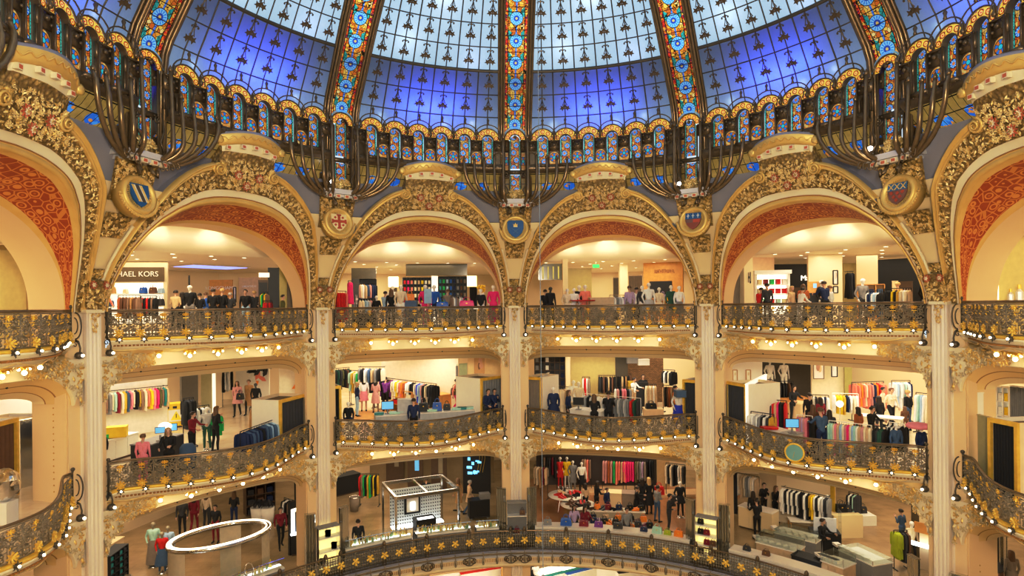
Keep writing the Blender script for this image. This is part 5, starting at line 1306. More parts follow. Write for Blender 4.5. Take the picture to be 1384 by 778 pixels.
def bag(label, loc, colr, w=.34, h=.26, rz=0, group=None):
 if 'b' not in BG:
  m = MB(); m.grid([[(x * w_, y * d_, z) for x, y in ((-1, -1), (1, -1), (1, 1), (-1, 1))] for z, w_, d_ in ((0, .46, .46), (.03, .5, .5), (.7, .47, .42), (1.0, .42, .30))], close_u=True); m.face([0, 3, 2, 1]); m.face([12, 13, 14, 15]); m.box((0, -.46, .72), (.5, .10, .34)); a = m.mesh('bag_body', M['white'])
  m = MB()
  for s in (-1, 1): m.tube([(-.24, s * .3, .95), (-.20, s * .34, 1.35), (0, s * .34, 1.5), (.20, s * .34, 1.35), (.24, s * .3, .95)], .028, 5)
  b = m.mesh('bag_handle', M['white'], True); m = MB(); m.box((0, -.53, .62), (.12, .04, .12)); c = m.mesh('clasp', M['gold']); BG['b'] = (a, b, c)
 o = thing('handbag', label, 'handbag', loc, rad(rz), group); o.scale = (w, w * .45, h)
 for nm, me in zip(('bag_body', 'handle', 'clasp'), BG['b']):
  q = link(nm, me, o)
  if nm != 'clasp': setmat(q, [fab(colr, .4)])
 return o
def monitor(label, loc, rz, w=.5):
 o = thing('monitor', label, 'monitor', loc, rad(rz)); bx(o, 'casing', M['black'], (0, 0, .34), (w, .04, w * .68)); bx(o, 'screen', M['screen'], (0, -.022, .34), (w * .92, .006, w * .60)); m = MB(); m.box((0, .02, .08), (.06, .03, .18)); m.box((0, 0, .01), (.24, .18, .02)); m.build('stand', M['grey'], o); return o
def box_item(label, loc, size, mat, cat='box', name='box', rz=0, lid=True):
 o = thing(name, label, cat, loc, rad(rz)); bx(o, 'body', mt(mat), (0, 0, size[2] / 2), size)
 if lid: bx(o, 'lid', mt(mat), (0, 0, size[2] + .01), (size[0] + .02, size[1] + .02, .025))
 return o
def picture(label, a, b, z0, z1, frame='black', art=((.7, .5, .3),), mat_=(.85, .8, .7)):
 o, L = line_thing('framed_picture', label, 'picture', a, b); H = z1 - z0; zc = (z0 + z1) / 2
 m = MB()
 for c, d in (((0, 0, z0), (L, .04, .04)), ((0, 0, z1), (L, .04, .04)), ((-L / 2, 0, zc), (.04, .04, H)), ((L / 2, 0, zc), (.04, .04, H))): m.box(c, d)
 m.build('frame', mt(frame), o); bx(o, 'mount', plain(mat_), (0, .012, zc), (L, .01, H)); m = MB(); rnd = random.Random(int(L * 100 + z0 * 10)); k = 0
 for c in art:
  q = MB(); w, h = L * rnd.uniform(.25, .45), H * rnd.uniform(.3, .5); q.lathe([(0, -.004), (.5, 0), (.5, .006), (0, .006)], axis='y', n=9, M=Matrix.Translation((rnd.uniform(-.2, .2) * L, -.002 - .003 * k, zc + rnd.uniform(-.2, .2) * H)) @ Matrix.Diagonal((w, 1, h, 1))); q.build('painted_patch', plain(c), o); k += 1
 return o
def shelf_unit(label, a, b, depth, h, cols, rows, frame='black', items=None, back='white', ilabel=None, z0=.1, isz=.62):
 o, L = line_thing('shelf_unit', label, 'shelves', a, b); bx(o, 'back_panel', mt(back), (0, depth, (h + z0) / 2), (L, .03, h - z0)); cw, rh = L / cols, (h - z0) / rows
 for k in range(cols + 1): bx(o, 'upright', mt(frame), (-L / 2 + cw * k, depth / 2, (h + z0) / 2), (.035, depth, h - z0))
 for k in range(rows + 1): bx(o, 'shelf', mt(frame), (0, depth / 2, z0 + rh * k), (L, depth, .035))
 if items:
  R = Matrix.Translation(o.location) @ Matrix.Rotation(o.rotation_euler.z, 4, 'Z')
  for r in range(rows):
   for c in range(cols):
    cc = items[(r * cols + c) % len(items)] if len(items) >= cols * rows else items[c % len(items)]
    if not cc: continue
    p = R @ Vector((-L / 2 + cw * (c + .5), depth * .42, z0 + rh * r + .018)); q = link('folded_stack', FOLD(), None, p, (0, 0, o.rotation_euler.z), (cw * isz, depth * .7, rh * .55)); setmat(q, [fab(cc)]); tag(q, f'{cc} folded stack on {ilabel}', 'folded clothes', f'{cc} folded stacks on {ilabel}')
 return o
FD = []
def FOLD():
 if not FD:
  m = MB()
  for k in range(4): m.box((.01 * (-1) ** k, 0, .125 + .25 * k), (1 - .04 * (k % 2), 1, .23))
  FD.append(m.mesh('folded_stack', M['white']))
 return FD[0]
BT = {}
def bottle(label, loc, colr, h=.18, group=None):
 if colr not in BT:
  m = MB(); m.lathe([(0, 0), (.2, 0), (.2, .55), (.1, .66), (.08, .74)], n=7); a = m.mesh('flask', plain(colr, .2)); m = MB(); m.lathe([(.1, .74), (.1, 1.0), (0, 1.0)], n=7); b = m.mesh('stopper', M['gold']); BT[colr] = (a, b)
 o = thing('bottle', label, 'bottle', loc, 0, group); o.scale = (h, h, h); link('flask', BT[colr][0], o); link('stopper', BT[colr][1], o); return o
def fins(label, a, b, h, n=4, mat='chrome'):
 o, L = line_thing('mirror_fin_screen', label, 'screen', a, b); w = L / n
 for k in range(n):
  x = -L / 2 + w * (k + .5); m = MB(); m.grid([[(x - w * .48, 0, z), (x, -.10, z), (x + w * .48, 0, z)] for z in (0, h)]); m.grid([[(x - w * .48, .06, z), (x + w * .48, .06, z)] for z in (0, h)], flip=True); m.box((x, .0, h), (w, .16, .03)); m.build('mirror_fin', M['mirror'] if mat == 'chrome' else mt(mat), o)
 bx(o, 'base', M['darkwood'], (0, 0, .05), (L + .06, .3, .1)); return o
def vitrine(label, a, b, depth, h, lit='yellow_lit', rows=3):
 o, L = line_thing('lit_display_case', label, 'display case', a, b); bx(o, 'back_panel', M[lit], (0, depth, h / 2), (L, .03, h)); bx(o, 'base', M['darkwood'], (0, depth / 2, .12), (L, depth, .24))
 for k in range(rows): bx(o, 'shelf', M['white'], (0, depth / 2, .3 + (h - .4) * (k + .4) / rows), (L, depth, .03))
 for s in (-1, 1): bx(o, 'side', M['chrome'], (s * L / 2, depth / 2, h / 2), (.03, depth, h))
 bx(o, 'top', M['grey'], (0, depth / 2, h), (L, depth, .05)); return o
def mirror_mat():
 n = NT('smoked_mirror'); return n.pbr((.72, .70, .64), .10, .95)
M['mirror'] = mirror_mat()
M['yellow_lit'] = plain((.95, .80, .35), .5, 0, .9, name='amber_lit_panel'); M['panelglow'] = plain((1, .94, .80), .5, 0, .75, name='soft_lit_panel')
def up(v, z): return Vector((v.x, v.y, v.z + z))
def back_of(a, b, d):
 """a point line shifted d away from the viewer"""
 a, b = Vector(a), Vector(b); t = (b - a).normalized(); n = Vector((-t.y, t.x, 0)); return a + n * d, b + n * d
def at3(px, D): return dp(px, D, R3)
DLm = None
for th in BAYS:
 for r, ps in ((17.0, (-12, -7.5, -2.5, 2.5, 7.5, 12)), (18.6, (-10, -5, 0, 5, 10)), (20.5, (-11, -6.5, -2, 3, 8)), (22.8, (-9, -4, 1, 6, 11))):
  for p in ps:
   if DLm is None:
    m = MB(); m.lathe([(.085, 0), (.11, -.012), (.11, .0)], n=12); a_ = m.mesh('trim_ring', M['white']); m = MB(); m.lathe([(0, -.006), (.085, -.006)], n=12); DLm = (a_, m.mesh('lit_disc', M['glow']))
   q = world(th, P(p, r, 3.147)); o = thing('downlight', f'round recessed downlight in the upper shop ceiling, {BNAME[th]} bay', 'ceiling light', q, 0, f'downlights of the {BNAME[th]} bay'); link('trim_ring', DLm[0], o); link('lit_disc', DLm[1], o)
for th in BAYS:     # spots that scallop the bulkhead
 for p in (-8, -1.5, 6):
  l = bpy.data.lights.new('cove_spot', 'SPOT'); l.energy = P_SPOT; l.color = (1, .85, .6); l.spot_size = 1.3; l.spot_blend = .8; l.shadow_soft_size = .05
  q = world(th, P(p, 15.2, 4.28)); o = bpy.data.objects.new('cove_spot', l); COL.objects.link(o); o.location = q
  o.rotation_euler = (world(th, P(p, 16.2, 3.55)) - q).to_track_quat('-Z', 'Y').to_euler()
a, b = at3(130, 27.2), at3(226, 27.6)
o = partition('cream framed shop front with a brown fascia reading MICHAEL KORS', a, b, 2.95, 'shopwall', .15, name='shopfront', cat='shop front')
Lw = (b - a).length
bx(o, 'fascia', plain((.15, .105, .05), .4, name='bronze_fascia'), (0, -.06, 2.42), (Lw - .2, .10, .62)); bx(o, 'lit_wall', M['panelglow'], (0, -.012, 1.15), (Lw - .3, .02, 1.8))
for z in (1.0, 1.55): bx(o, 'shelf', M['white'], (0, -.18, z), (Lw - .3, .34, .04))
lettering(o, 'MICHAEL KORS', .33, .02, 2.42, 'white', -.13)
for px, z, c, w in ((151, 1.57, 'camel', .40), (194, 1.57, 'blue', .36), (207, 1.57, 'brown', .36), (218, 1.57, 'pale blue', .30), (149, 1.02, 'denim', .34), (170, 1.57, 'cream', .26), (216, 1.02, 'charcoal', .42), (205, 1.02, 'grey', .36)):
 q = at3(px, 27.12); bag(f'{c} leather handbag on the lit shelves of the brown-fascia shop, {"upper" if z > 1.2 else "lower"} shelf', up(q, z), c, w, w * .72, -25)
rack('low rail of brown coats in front of the brown-fascia shop', 'on the low rail before the brown-fascia shop', at3(160, 24.0), at3(190, 24.2), 1.42, ['rust', 'brown', 'brown', 'patterned', 'camel', 'brown', 'patterned'], 'jacket')
rack('low rail of red and black jackets before the lit handbag shelves', 'on the red and black rail', at3(191, 24.6), at3(212, 24.8), 1.40, ['red', 'black', 'red', 'black', 'patterned', 'black'], 'jacket')
rack('rail of dark patterned tops beside the leftmost upper arch column', 'on the rail beside the left column', at3(134, 22.6), at3(150, 22.8), 1.0, ['patterned', 'black', 'patterned', 'black'], 'top')
person('person in a pale pink top leaning forward beside the left column, upper level', 'lean', at3(139, 23.6), 60, 'salmon', 'cream', 'brown', True, h=1.62)
mannequin('white-headed mannequin in a black zipped jacket behind the upper railing', at3(257, 24.0), 0, 'black', 'grey', h=1.78)
m = MB(); o = thing('display_pole', 'thin dark pole behind the black-jacketed mannequin', 'pole', at3(256, 24.6)); m.tube([(0, 0, 0), (0, 0, 2.2)], .03, 6); m.build('pole', M['black'], o); bx(o, 'base', M['black'], (0, 0, .02), (.3, .3, .04))
for px, D, h, top, bot, hr, lg, rz, lb in ((237, 25.0, 1.62, 'beige', 'black', 'dark', False, 180, 'person in a beige top with dark hair, turned away left of the black-jacketed mannequin'),
 (246, 25.4, 1.55, 'black', 'black', 'dark', True, 160, 'person in black with long dark hair just left of the black-jacketed mannequin'),
 (270, 25.2, 1.50, 'black', 'charcoal', 'dark', False, 200, 'person in a black coat just right of the black-jacketed mannequin'),
 (278, 26.0, 1.55, 'blue', 'grey', 'brown', False, 140, 'person in a blue top among shoppers below the white LONGCHAMP letters'),
 (288, 25.0, 1.66, 'black', 'black', 'dark', False, 185, 'dark-haired person in black under the left half of the brown LONGCHAMP panel'),
 (300, 25.2, 1.68, 'black', 'black', 'blond', False, 175, 'blond person in black under the brown LONGCHAMP panel'),
 (311, 25.3, 1.52, 'charcoal', 'black', 'grey', False, 190, 'grey-haired person in charcoal right of the blond person in black'),
 (332, 25.6, 1.64, 'black', 'pale blue', 'dark', False, 10, 'person in black with pale blue trousers facing the atrium, upper left bay'),
 (344, 25.9, 1.60, 'charcoal', 'black', 'blond', False, 200, 'blond person in charcoal beside the colourful scarf stand'), (382, 23.4, 1.36, 'olive', 'black', 'dark', False, 90, 'small dark-haired person beside the taupe curtain, upper left bay')):
 person(lb, 'stand' if rz < 170 else 'phone', at3(px, D), rz, top, bot, hr, lg, h=h)
o = partition('brown wood wall panel with white lettering LONGCHAMP', at3(283, 33.5), at3(314, 33.5), 2.40, 'wood', .1, name='sign_wall', cat='shop sign'); lettering(o, 'LONGCHAMP', .26, 0, 1.98, 'white', -.03)
o = partition('beige wall panel with a pale strip of lettering right of the brown LONGCHAMP panel', at3(323, 33.5), at3(352, 33.0), 2.5, 'beige', .1, name='sign_wall', cat='shop sign'); marks(o, 12, .95, .12, 0, 2.05, 'white', -.02)
picture('oval black framed mirror between the two sign panels, upper left bay', at3(316, 33), at3(319, 33), 1.2, 2.0, 'black', ((.5, .5, .45),))
o = thing('display_tower', 'tall black display tower with a small lit sign, upper left bay', 'display tower', at3(366, 25.0), rad(20)); bx(o, 'cabinet', M['black'], (.12, .25, 1.25), (.42, .5, 2.5)); bx(o, 'open_frame', M['darkwood'], (-.28, .25, 1.0), (.36, .5, 2.0)); bx(o, 'lit_sign', M['panelglow'], (-.24, -.02, 2.2), (.40, .06, .18)); bx(o, 'niche', M['black'], (-.28, -.012, 1.4), (.30, .03, 1.0))
rack('small stand of bright scarves in front of the black display tower', 'on the scarf stand', at3(354, 24.2), at3(362, 24.2), 1.50, ['yellow', 'green', 'black', 'yellow', 'patterned'], 'top', sc_=.8)
rack('low rail of red garments beside the black display tower', 'on the low red rail', at3(356, 23.6), at3(368, 23.7), 1.15, ['red', 'red', 'dark red', 'red', 'dark red'], 'top')
def drape(label, a, b, h, colr, z0=0.05):
 o, L = line_thing('curtain', label, 'curtain', a, b); m = MB(); n = 50; m.grid([[(-L / 2 + L * k / n, .05 * math.sin(k * 1.1), z) for k in range(n + 1)] for z in (z0, h * .5, h)]); m.build('drape', fab(colr), o, True); m = MB(); m.tube([(-L / 2, 0, h + .03), (L / 2, 0, h + .03)], .02, 6); m.build('curtain_rail', M['chrome'], o); return o
drape('long taupe curtain beside the second column, upper left bay', at3(389, 25.5), at3(404, 26.0), 2.5, 'taupe')
partition('narrow olive lit wall panel left of the taupe curtain', at3(377, 26.5), at3(388, 26.6), 2.6, plain((.55, .48, .16), .5), .1)
o = thing('ceiling_panel', 'blue-violet lit panel in the upper left shop ceiling', 'ceiling light', dp(286, 31.0, 3.10), rad(54)); bx(o, 'frame', M['white'], (0, 0, .02), (3.0, 2.0, .04)); bx(o, 'lit_panel', M['glowblue'], (0, 0, -.01), (2.8, 1.8, .02))
rack('rail of long red dresses at the left end of the centre left bay, upper level', 'on the rail by the second column', at3(455, 25.6), at3(468, 26.0), 1.55, ['red', 'red', 'red', 'salmon'], 'dress')
rack('high rail of hot pink dresses left of the dark shop tower', 'on the pink rail by the dark tower', at3(471, 28.5), at3(476, 28.6), 2.1, ['hot pink', 'hot pink'], 'dress')
o = thing('display_tower', 'dark glossy shop tower with an open clothes niche, centre left bay', 'display tower', at3(492, 29.0), rad(8)); bx(o, 'top_fascia', plain((.12, .10, .06), .15), (0, .4, 2.45), (1.12, .8, .5)); bx(o, 'side_pier', plain((.06, .055, .045), .2), (-.38, .4, 1.1), (.36, .8, 2.2)); bx(o, 'back_panel', M['black'], (.18, .78, 1.1), (.76, .04, 2.2)); marks(o, 2, .12, .5, -.32, 1.25, 'white', -.01, 4); marks(o, 3, .22, .5, -.40, .85, 'pale grey', -.01, 5)
rack('upper clothes rail in the niche of the dark shop tower', 'on the upper rail of the dark tower', at3(486, 28.9), at3(509, 29.3), 2.0, ['cream', 'white', 'beige', 'denim', 'denim', 'dusty pink', 'navy', 'navy', 'black'], 'top', False)
rack('lower clothes rail in front of the dark shop tower', 'on the lower rail of the dark tower', at3(485, 27.8), at3(510, 28.2), 1.25, ['cream', 'cream', 'pale blue', 'pale grey', 'dusty pink', 'brown', 'dark red'], 'top')
mannequin('headed bust form in a black cardigan on the upper rail, right of the dark tower', at3(509, 26.5), 0, 'black', None, ps='bust', h=1.36)
person('person in a pale blue top shopping right of the dark tower, upper level', 'reach', at3(520, 27.0), 150, 'pale blue', 'denim', 'dark', h=1.55)
person('brown-haired person in a black top left of the white mannequin, upper level', 'stand', at3(529, 26.6), 185, 'black', 'black', 'brown', True, h=1.62)
mannequin('white mannequin in a patterned cream top at the centre of the centre left bay', at3(542, 26.4), 0, 'cream', 'white', h=1.80)
mannequin('white mannequin without clothes on top behind the brown-haired person in black', at3(531, 28.5), 0, 'white', 'white', h=1.85)
box_item('stack of folded denim on a low display, centre left bay', at3(556, 26.5), (.5, .4, 1.1), 'denim', 'display', 'display_stack'); bag('orange bag on the folded denim display, centre left bay', up(at3(554, 26.5), 1.14), 'orange', .4, .28)
mannequin('white-headed mannequin in a hot pink top before the rainbow shelves', at3(575, 26.6), 10, 'hot pink', 'hot pink', h=1.80); mannequin('white-headed mannequin in a blue top before the rainbow shelves', at3(587, 26.8), -10, 'blue', 'navy', h=1.80)
o = thing('scarf', 'pale blue scarf held up beside the hot pink mannequin', 'scarf', up(at3(578.5, 26.2), 1.0)); m = MB(); m.grid([[(x * .16, .02 * math.sin(9 * x + z), z) for x in (-1, -.5, 0, .5, 1)] for z in (0, .25, .5, .62)]); m.build('cloth', fab('pale blue'), o, True); bx(o, 'stand', M['chrome'], (0, .04, -.5), (.03, .03, 1.0))
bag('blue soft bag in front of the blue-topped mannequin, upper level', up(at3(598, 25.6), .82), 'blue', .5, .24); bag('hot pink bag pile right of the patterned rail, upper level', up(at3(631, 25.6), .80), 'hot pink', .62, .30)
mk_table('low white display table behind the centre left railing', at3(598, 25.6), 8, 1.1, .5, .80); mk_table('low white display table under the hot pink bags', at3(631, 25.6), 8, .9, .5, .78)
person('brown-haired person in a taupe top in front of the blue shelves', 'reach', at3(605, 27.2), 170, 'taupe', 'black', 'brown', h=1.62)
rack('rail of grey patterned tops right of centre, centre left bay', 'on the patterned rail of the centre left bay', at3(610, 26.2), at3(625, 26.3), 1.32, ['patterned', 'white', 'grey', 'patterned', 'black', 'white', 'pale grey'], 'top')
mannequin('bust form in a black t-shirt with a white print near the third column', at3(650, 25.6), 0, 'black', None, ps='bust', h=1.60); mannequin('white-headed mannequin in a long hot pink dress close to the railing by the third column', at3(667, 26.7), -10, 'hot pink', 'hot pink', dress=('hot pink', .15, .22), h=1.78)
shelf_unit('black shelf wall of colour-sorted clothes, warm coloured left half', at3(545, 31.5), at3(583, 31.8), .4, 2.35, 8, 6, 'black', ['red', 'hot pink', 'salmon', 'cream', 'beige', 'yellow', 'white', 'cream'], 'black', 'the warm coloured black shelf wall', .3)
shelf_unit('black shelf wall of colour-sorted clothes, green and blue right half', at3(593, 31.8), at3(631, 32.0), .4, 2.4, 8, 6, 'black', ['teal', 'green', 'pale blue', 'blue', 'navy', 'grey', 'brown', 'taupe'], 'black', 'the green and blue black shelf wall', .3)
partition('lit cream strip between the two black shelf walls', at3(584, 31.7), at3(592, 31.8), 2.4, 'panelglow', .1, name='lightbox', cat='lit panel')
o = partition('dark glass fascia sloping above the black shelf walls', at3(549, 31.0), at3(632, 31.2), 3.12, plain((.10, .085, .05), .12), .15, 2.42, name='shop_fascia', cat='fascia')
for px in (532, 638):
 o = thing('wall_light', f'rectangular lit wall lamp {"left" if px < 600 else "right"} of the black shelf walls', 'wall light', up(at3(px, 33.0), 2.0)); bx(o, 'lit_box', M['glowsoft'], (0, 0, .2), (.5, .2, .55)); bx(o, 'back_plate', M['gold'], (0, .12, .2), (.56, .04, .6))
for px, c in ((532, 'taupe'), (640, 'charcoal')): drape(f'dark pleated curtain under the wall lamp {"left" if px < 600 else "right"} of the black shelf walls', at3(px - 5, 33.6), at3(px + 5, 33.6), 2.0, c)
o = thing('flower_bunch', 'small bunch of yellow flowers behind the black t-shirt bust', 'flowers', up(at3(651, 28.5), 1.35)); m = MB()
for k in range(26):
 a_ = k * 2.4; m.sphere((.16 * math.cos(a_) * ((k % 5) / 5 + .3), .12 * math.sin(a_), .3 + .14 * math.sin(k * 1.7)), .06, 6, 4)
m.build('blossom', mt('yellow'), o); bx(o, 'vase', M['white'], (0, 0, -.6), (.25, .25, 1.5))
for px0, px1, c in ((728, 760, (.10, .09, .04)),):
 o = partition('dark glazed shop window with olive strips at the left of the centre right bay', at3(px0, 30), at3(px1, 30), 2.85, plain(c, .15), .1, 2.1, name='shop_window', cat='shop window')
 for k in range(4): bx(o, 'lit_strip', plain((.55, .50, .15), .5, 0, .25), (-.35 + .25 * k, -.02, 2.45), (.06, .02, .6))
partition('cream shop pier left of the olive wall, centre right bay', at3(761, 29), at3(768, 29), 3.0, 'shopwall', .3); partition('olive back wall behind the small white mannequins', at3(768, 33), at3(800, 33), 2.8, plain((.40, .34, .14), .5), .1)
for px0, px1, h in ((829, 836, 2.3), (850, 868, 2.4)): drape(f'dark slot curtain {"left" if px0 < 840 else "right"} of the pale pier, centre right bay', at3(px0, 33), at3(px1, 33), h, 'taupe')
partition('plain cream shop pier in the middle of the centre right bay', at3(838, 32), at3(849, 32), 3.1, 'shopwall', .4)
o = thing('exit_sign', 'small green lit exit sign hanging from the upper ceiling, centre right bay', 'sign', up(at3(806, 30), 2.75)); bx(o, 'lit_face', plain((.05, .6, .15), .5, 0, .8), (0, 0, 0), (.32, .05, .16)); bx(o, 'hanger', M['chrome'], (0, 0, .22), (.02, .02, .28))
mannequin('dark bust form in a black jacket at the left of the centre right bay', at3(744, 26.2), 20, 'black', 'black', (.05, .05, .05), h=1.66); person('person in black turned away beside the dark bust form, centre right bay', 'stand', at3(737, 26.6), 170, 'black', 'black', 'dark', h=1.55)
for px, c, h, lb in ((767, 'cream', 1.6, 'small mannequin in a wide cream dress'), (776, 'white', 1.62, 'small mannequin in a white dress with a patterned top'), (791, 'salmon', 1.75, 'small mannequin in a pale salmon dress')):
 mannequin(lb + ', centre right bay', at3(px, 27.2), 0, c, c, dress=(c, .75, .26), h=h)
mannequin('small mannequin in black beside the pale salmon dress, centre right bay', at3(783, 27.4), 0, 'black', 'black', dress=('black', .8, .2), h=1.75)
round_table('red and white round table under the small mannequins', at3(787, 26.3), .55, 1.08, 'red');
for k, px in enumerate((803, 812, 822)): box_item(f'beige display cube behind the centre right railing, {("left", "middle", "right")[k]} of three', at3(px, 26.4), (.42, .4, 1.16), 'beige', 'display cube', 'display_cube')
rack('chrome rail of pale grey garments in the middle of the centre right bay', 'on the chrome rail of the centre right bay', at3(824, 26.6), at3(844, 26.8), 1.28, ['pale grey', 'white', 'grey', 'pale grey', 'white', 'grey'], 'top', mat='chrome')
person('person in a mauve waistcoat with brown hair, centre right bay', 'stand', at3(851, 26.3), 190, 'lilac', 'taupe', 'brown', h=1.66); person('person in a white top beside the mauve waistcoat, centre right bay', 'reach', at3(860, 27.0), 150, 'white', 'black', 'dark', h=1.62)
mannequin('bust form in a dark checked coat left of the white dress, centre right bay', at3(868, 26.6), 10, 'charcoal', None, ps='bust', h=1.68); mannequin('headless white bust form in a white flared dress, centre right bay', at3(877, 26.0), 0, 'white', 'white', dress=('pale grey', .55, .30), h=1.78)
mannequin('bust form in a cream patterned dress right of the white flared dress', at3(891, 26.8), 0, 'cream', None, ps='bust', dress=('cream', .6, .22), h=1.60); mannequin('bust form in a dark green dress, right side of the centre right bay', at3(907, 26.4), 0, 'dark green', None, ps='bust', dress=('dark green', .6, .2), h=1.68); mannequin('bust form in a white t-shirt and grey skirt by the fourth column', at3(918, 25.6), 0, 'white', None, ps='bust', dress=('grey', .5, .2), h=1.62)
o = partition('warm wood shop block with faint dark lettering above a black niche', at3(870, 32), at3(923, 31.0), 3.05, 'wood', .2, name='shopfront', cat='shop front'); bx(o, 'niche', M['black'], (-.1, -.03, 1.62), (1.15, .05, .85)); marks(o, 14, 1.05, .20, .1, 2.55, (.25, .12, .04), -.03, 8); bx(o, 'shelf', M['wood'], (.1, -.2, 1.18), (1.5, .4, .04))
for k, (px, c) in enumerate(((896, 'lilac'), (903, 'yellow'), (911, 'white'), (889, 'brown'))): bag(f'{c} child bag on the shelf of the warm wood shop block', up(at3(px, 30.9), 1.06), c, .28, .3)
drape('taupe curtain beside the fourth column, upper right bay', at3(984, 25.6), at3(1003, 26.4), 2.35, 'taupe'); o = partition('narrow cream pier with small black marks right of the taupe curtain', at3(1006, 25.8), at3(1018, 25.9), 2.75, 'shopwall', .3, name='shop_pier'); marks(o, 2, .14, .5, .04, 1.95, 'black', -.02, 3)
partition('pale salmon wall panel above the white lit kiosk, upper right bay', at3(1008, 28.5), at3(1047, 29.0), 3.1, plain((.78, .56, .38), .5), .1)
o = thing('lit_kiosk', 'white lit display kiosk of gift shelves, upper right bay', 'kiosk', at3(1043, 26.8), rad(-45 + 30)); bx(o, 'lit_back', M['glowsoft'], (0, .3, 1.25), (1.25, .05, 1.7)); bx(o, 'cornice', M['white'], (0, 0, 2.2), (1.5, .75, .16)); bx(o, 'base', M['white'], (0, 0, .2), (1.3, .6, .4))
for s in (-1, 1): bx(o, 'post', M['white'], (s * .66, 0, 1.1), (.08, .5, 2.2))
for z in (.8, 1.25, 1.65): bx(o, 'shelf', M['white'], (0, 0, z), (1.25, .5, .04))
R_ = Matrix.Translation(o.location) @ Matrix.Rotation(o.rotation_euler.z, 4, 'Z'); rnd = random.Random(4)
for z, zn in ((.83, 'lowest'), (1.28, 'middle'), (1.68, 'top')):
 for k in range(5):
  c = rnd.choice(('red', 'white', 'green', 'cream', 'dark red', 'mint')); q = box_item(f'{c} gift box on the {zn} shelf of the white lit kiosk', R_ @ Vector((-.5 + .25 * k, -.05, z)), (.17, .16, .2), c); q['group'] = f'{c} gift boxes on the {zn} kiosk shelf'
person('person in a red jacket with a pale bag left of the white kiosk', 'lean', at3(1026, 25.0), 120, 'red', 'black', 'dark', h=1.50); person('dark-haired person in a dark top in front of the white kiosk', 'stand', at3(1037, 24.8), 185, 'charcoal', 'black', 'dark', h=1.66)
person('person with a fair fur collar coat left of the dark sign wall, upper right bay', 'stand', at3(1070, 25.2), 30, 'beige', 'taupe', 'blond', True, h=1.55); person('person with long brown hair in front of the dark sign wall, upper right bay', 'phone', at3(1086, 25.0), 160, 'rust', 'charcoal', 'brown', True, h=1.62); person('person in white bending at the railing, upper right bay', 'lean', at3(1081, 24.0), 100, 'white', 'white', 'dark', h=1.45)
o = partition('black shop wall with white lettering Ma left of the white pillar', at3(1046, 30.5), at3(1096, 30.5), 2.75, 'black', .1, name='sign_wall', cat='shop sign'); lettering(o, 'Ma', .36, .62, 2.08, 'glowsoft', -.03); bx(o, 'lower_panel', M['darkwood'], (0, -.02, 1.45), (1.6, .03, .35))
o = partition('broad cream pillar with a wood niche and framed pictures, upper right bay', at3(1093, 27.5), at3(1139, 27.0), 3.12, 'shopwall', .9, name='shop_pillar', cat='pillar'); bx(o, 'niche', M['black'], (-.35, -.02, .9), (.68, .03, 1.2)); bx(o, 'niche_frame', M['wood'], (-.35, -.05, 1.55), (.72, .06, .5)); bx(o, 'screen', M['screen'], (-.42, -.09, 1.62), (.14, .02, .2))
a, b = at3(1126.5, 26.7), at3(1132.5, 26.7); picture('tall black framed picture on the cream pillar, upper right bay', a, b, 1.65, 2.25, 'black', ((.45, .2, .15), (.7, .6, .5))); picture('small black framed picture below the tall one on the cream pillar', a, b, 1.28, 1.56, 'black', ((.8, .7, .5),))
person('dark-haired person in a grey and navy jacket in front of the cream pillar', 'reach', at3(1115, 24.6), 190, 'navy', 'black', 'dark', h=1.72); mannequin('white-headed mannequin behind the navy-jacketed person', at3(1110, 25.6), 30, 'black', 'black', h=1.80); person('person in a pale grey top right of the navy-jacketed person', 'stand', at3(1122, 25.0), 210, 'pale grey', 'charcoal', 'brown', h=1.55)
partition('second cream pillar with faint brown lettering, upper right bay', at3(1158, 27.8), at3(1187, 27.4), 3.0, 'shopwall', .6, name='shop_pillar', cat='pillar'); o = partition('olive recess wall between the two cream pillars', at3(1140, 31), at3(1158, 31), 2.8, plain((.45, .36, .14), .5), .1)
rack('high rail of black dresses in the recess between the cream pillars', 'in the recess between the cream pillars', at3(1145, 29.5), at3(1154, 29.5), 2.35, ['black', 'charcoal', 'black'], 'dress', False)
o = shelf_unit('honey wood cube shelf before the second cream pillar', at3(1160, 26.6), at3(1196, 26.2), .4, 1.62, 3, 3, 'wood', ['white', 'navy', 'denim', 'grey', 'white', 'blue'], 'wood', 'the honey wood cube shelf', .2)
mannequin('white-headed mannequin in an open grey jacket before the honey wood shelf', at3(1166, 24.4), 0, 'grey', 'charcoal', h=1.80)
partition('large black wall panel behind the clothes rail, upper right bay', at3(1187, 29.5), at3(1250, 28.0), 2.85, 'black', .1)
partition('brown wood panel in front of the large black wall panel', at3(1215, 27.6), at3(1233, 27.2), 1.75, 'darkwood', .1); partition('cream board propped against the black wall panel', at3(1206, 27.6), at3(1214, 27.5), 1.78, 'shopwall', .06)
rack('rail of black, yellow and cream garments in the upper right bay', 'on the black and yellow rail of the upper right bay', at3(1196, 22.8), at3(1232, 22.2), 1.36, ['black', 'black', 'black', 'yellow', 'black', 'mustard', 'cream', 'white', 'cream', 'beige'], 'jacket')
rack('rail of white and navy tops beside the honey wood shelf', 'on the white and navy rail', at3(1172, 24.0), at3(1192, 23.6), 1.30, ['white', 'navy', 'denim', 'white', 'pale blue', 'white', 'black'], 'top')
person('person in a beige hat behind the black and yellow rail', 'stand', at3(1214, 23.8), 190, 'camel', 'black', 'blond', h=1.62); mannequin('white-headed mannequin in a black coat beside the rightmost column, upper level', at3(1249, 21.6), 30, 'black', 'black', h=1.72)
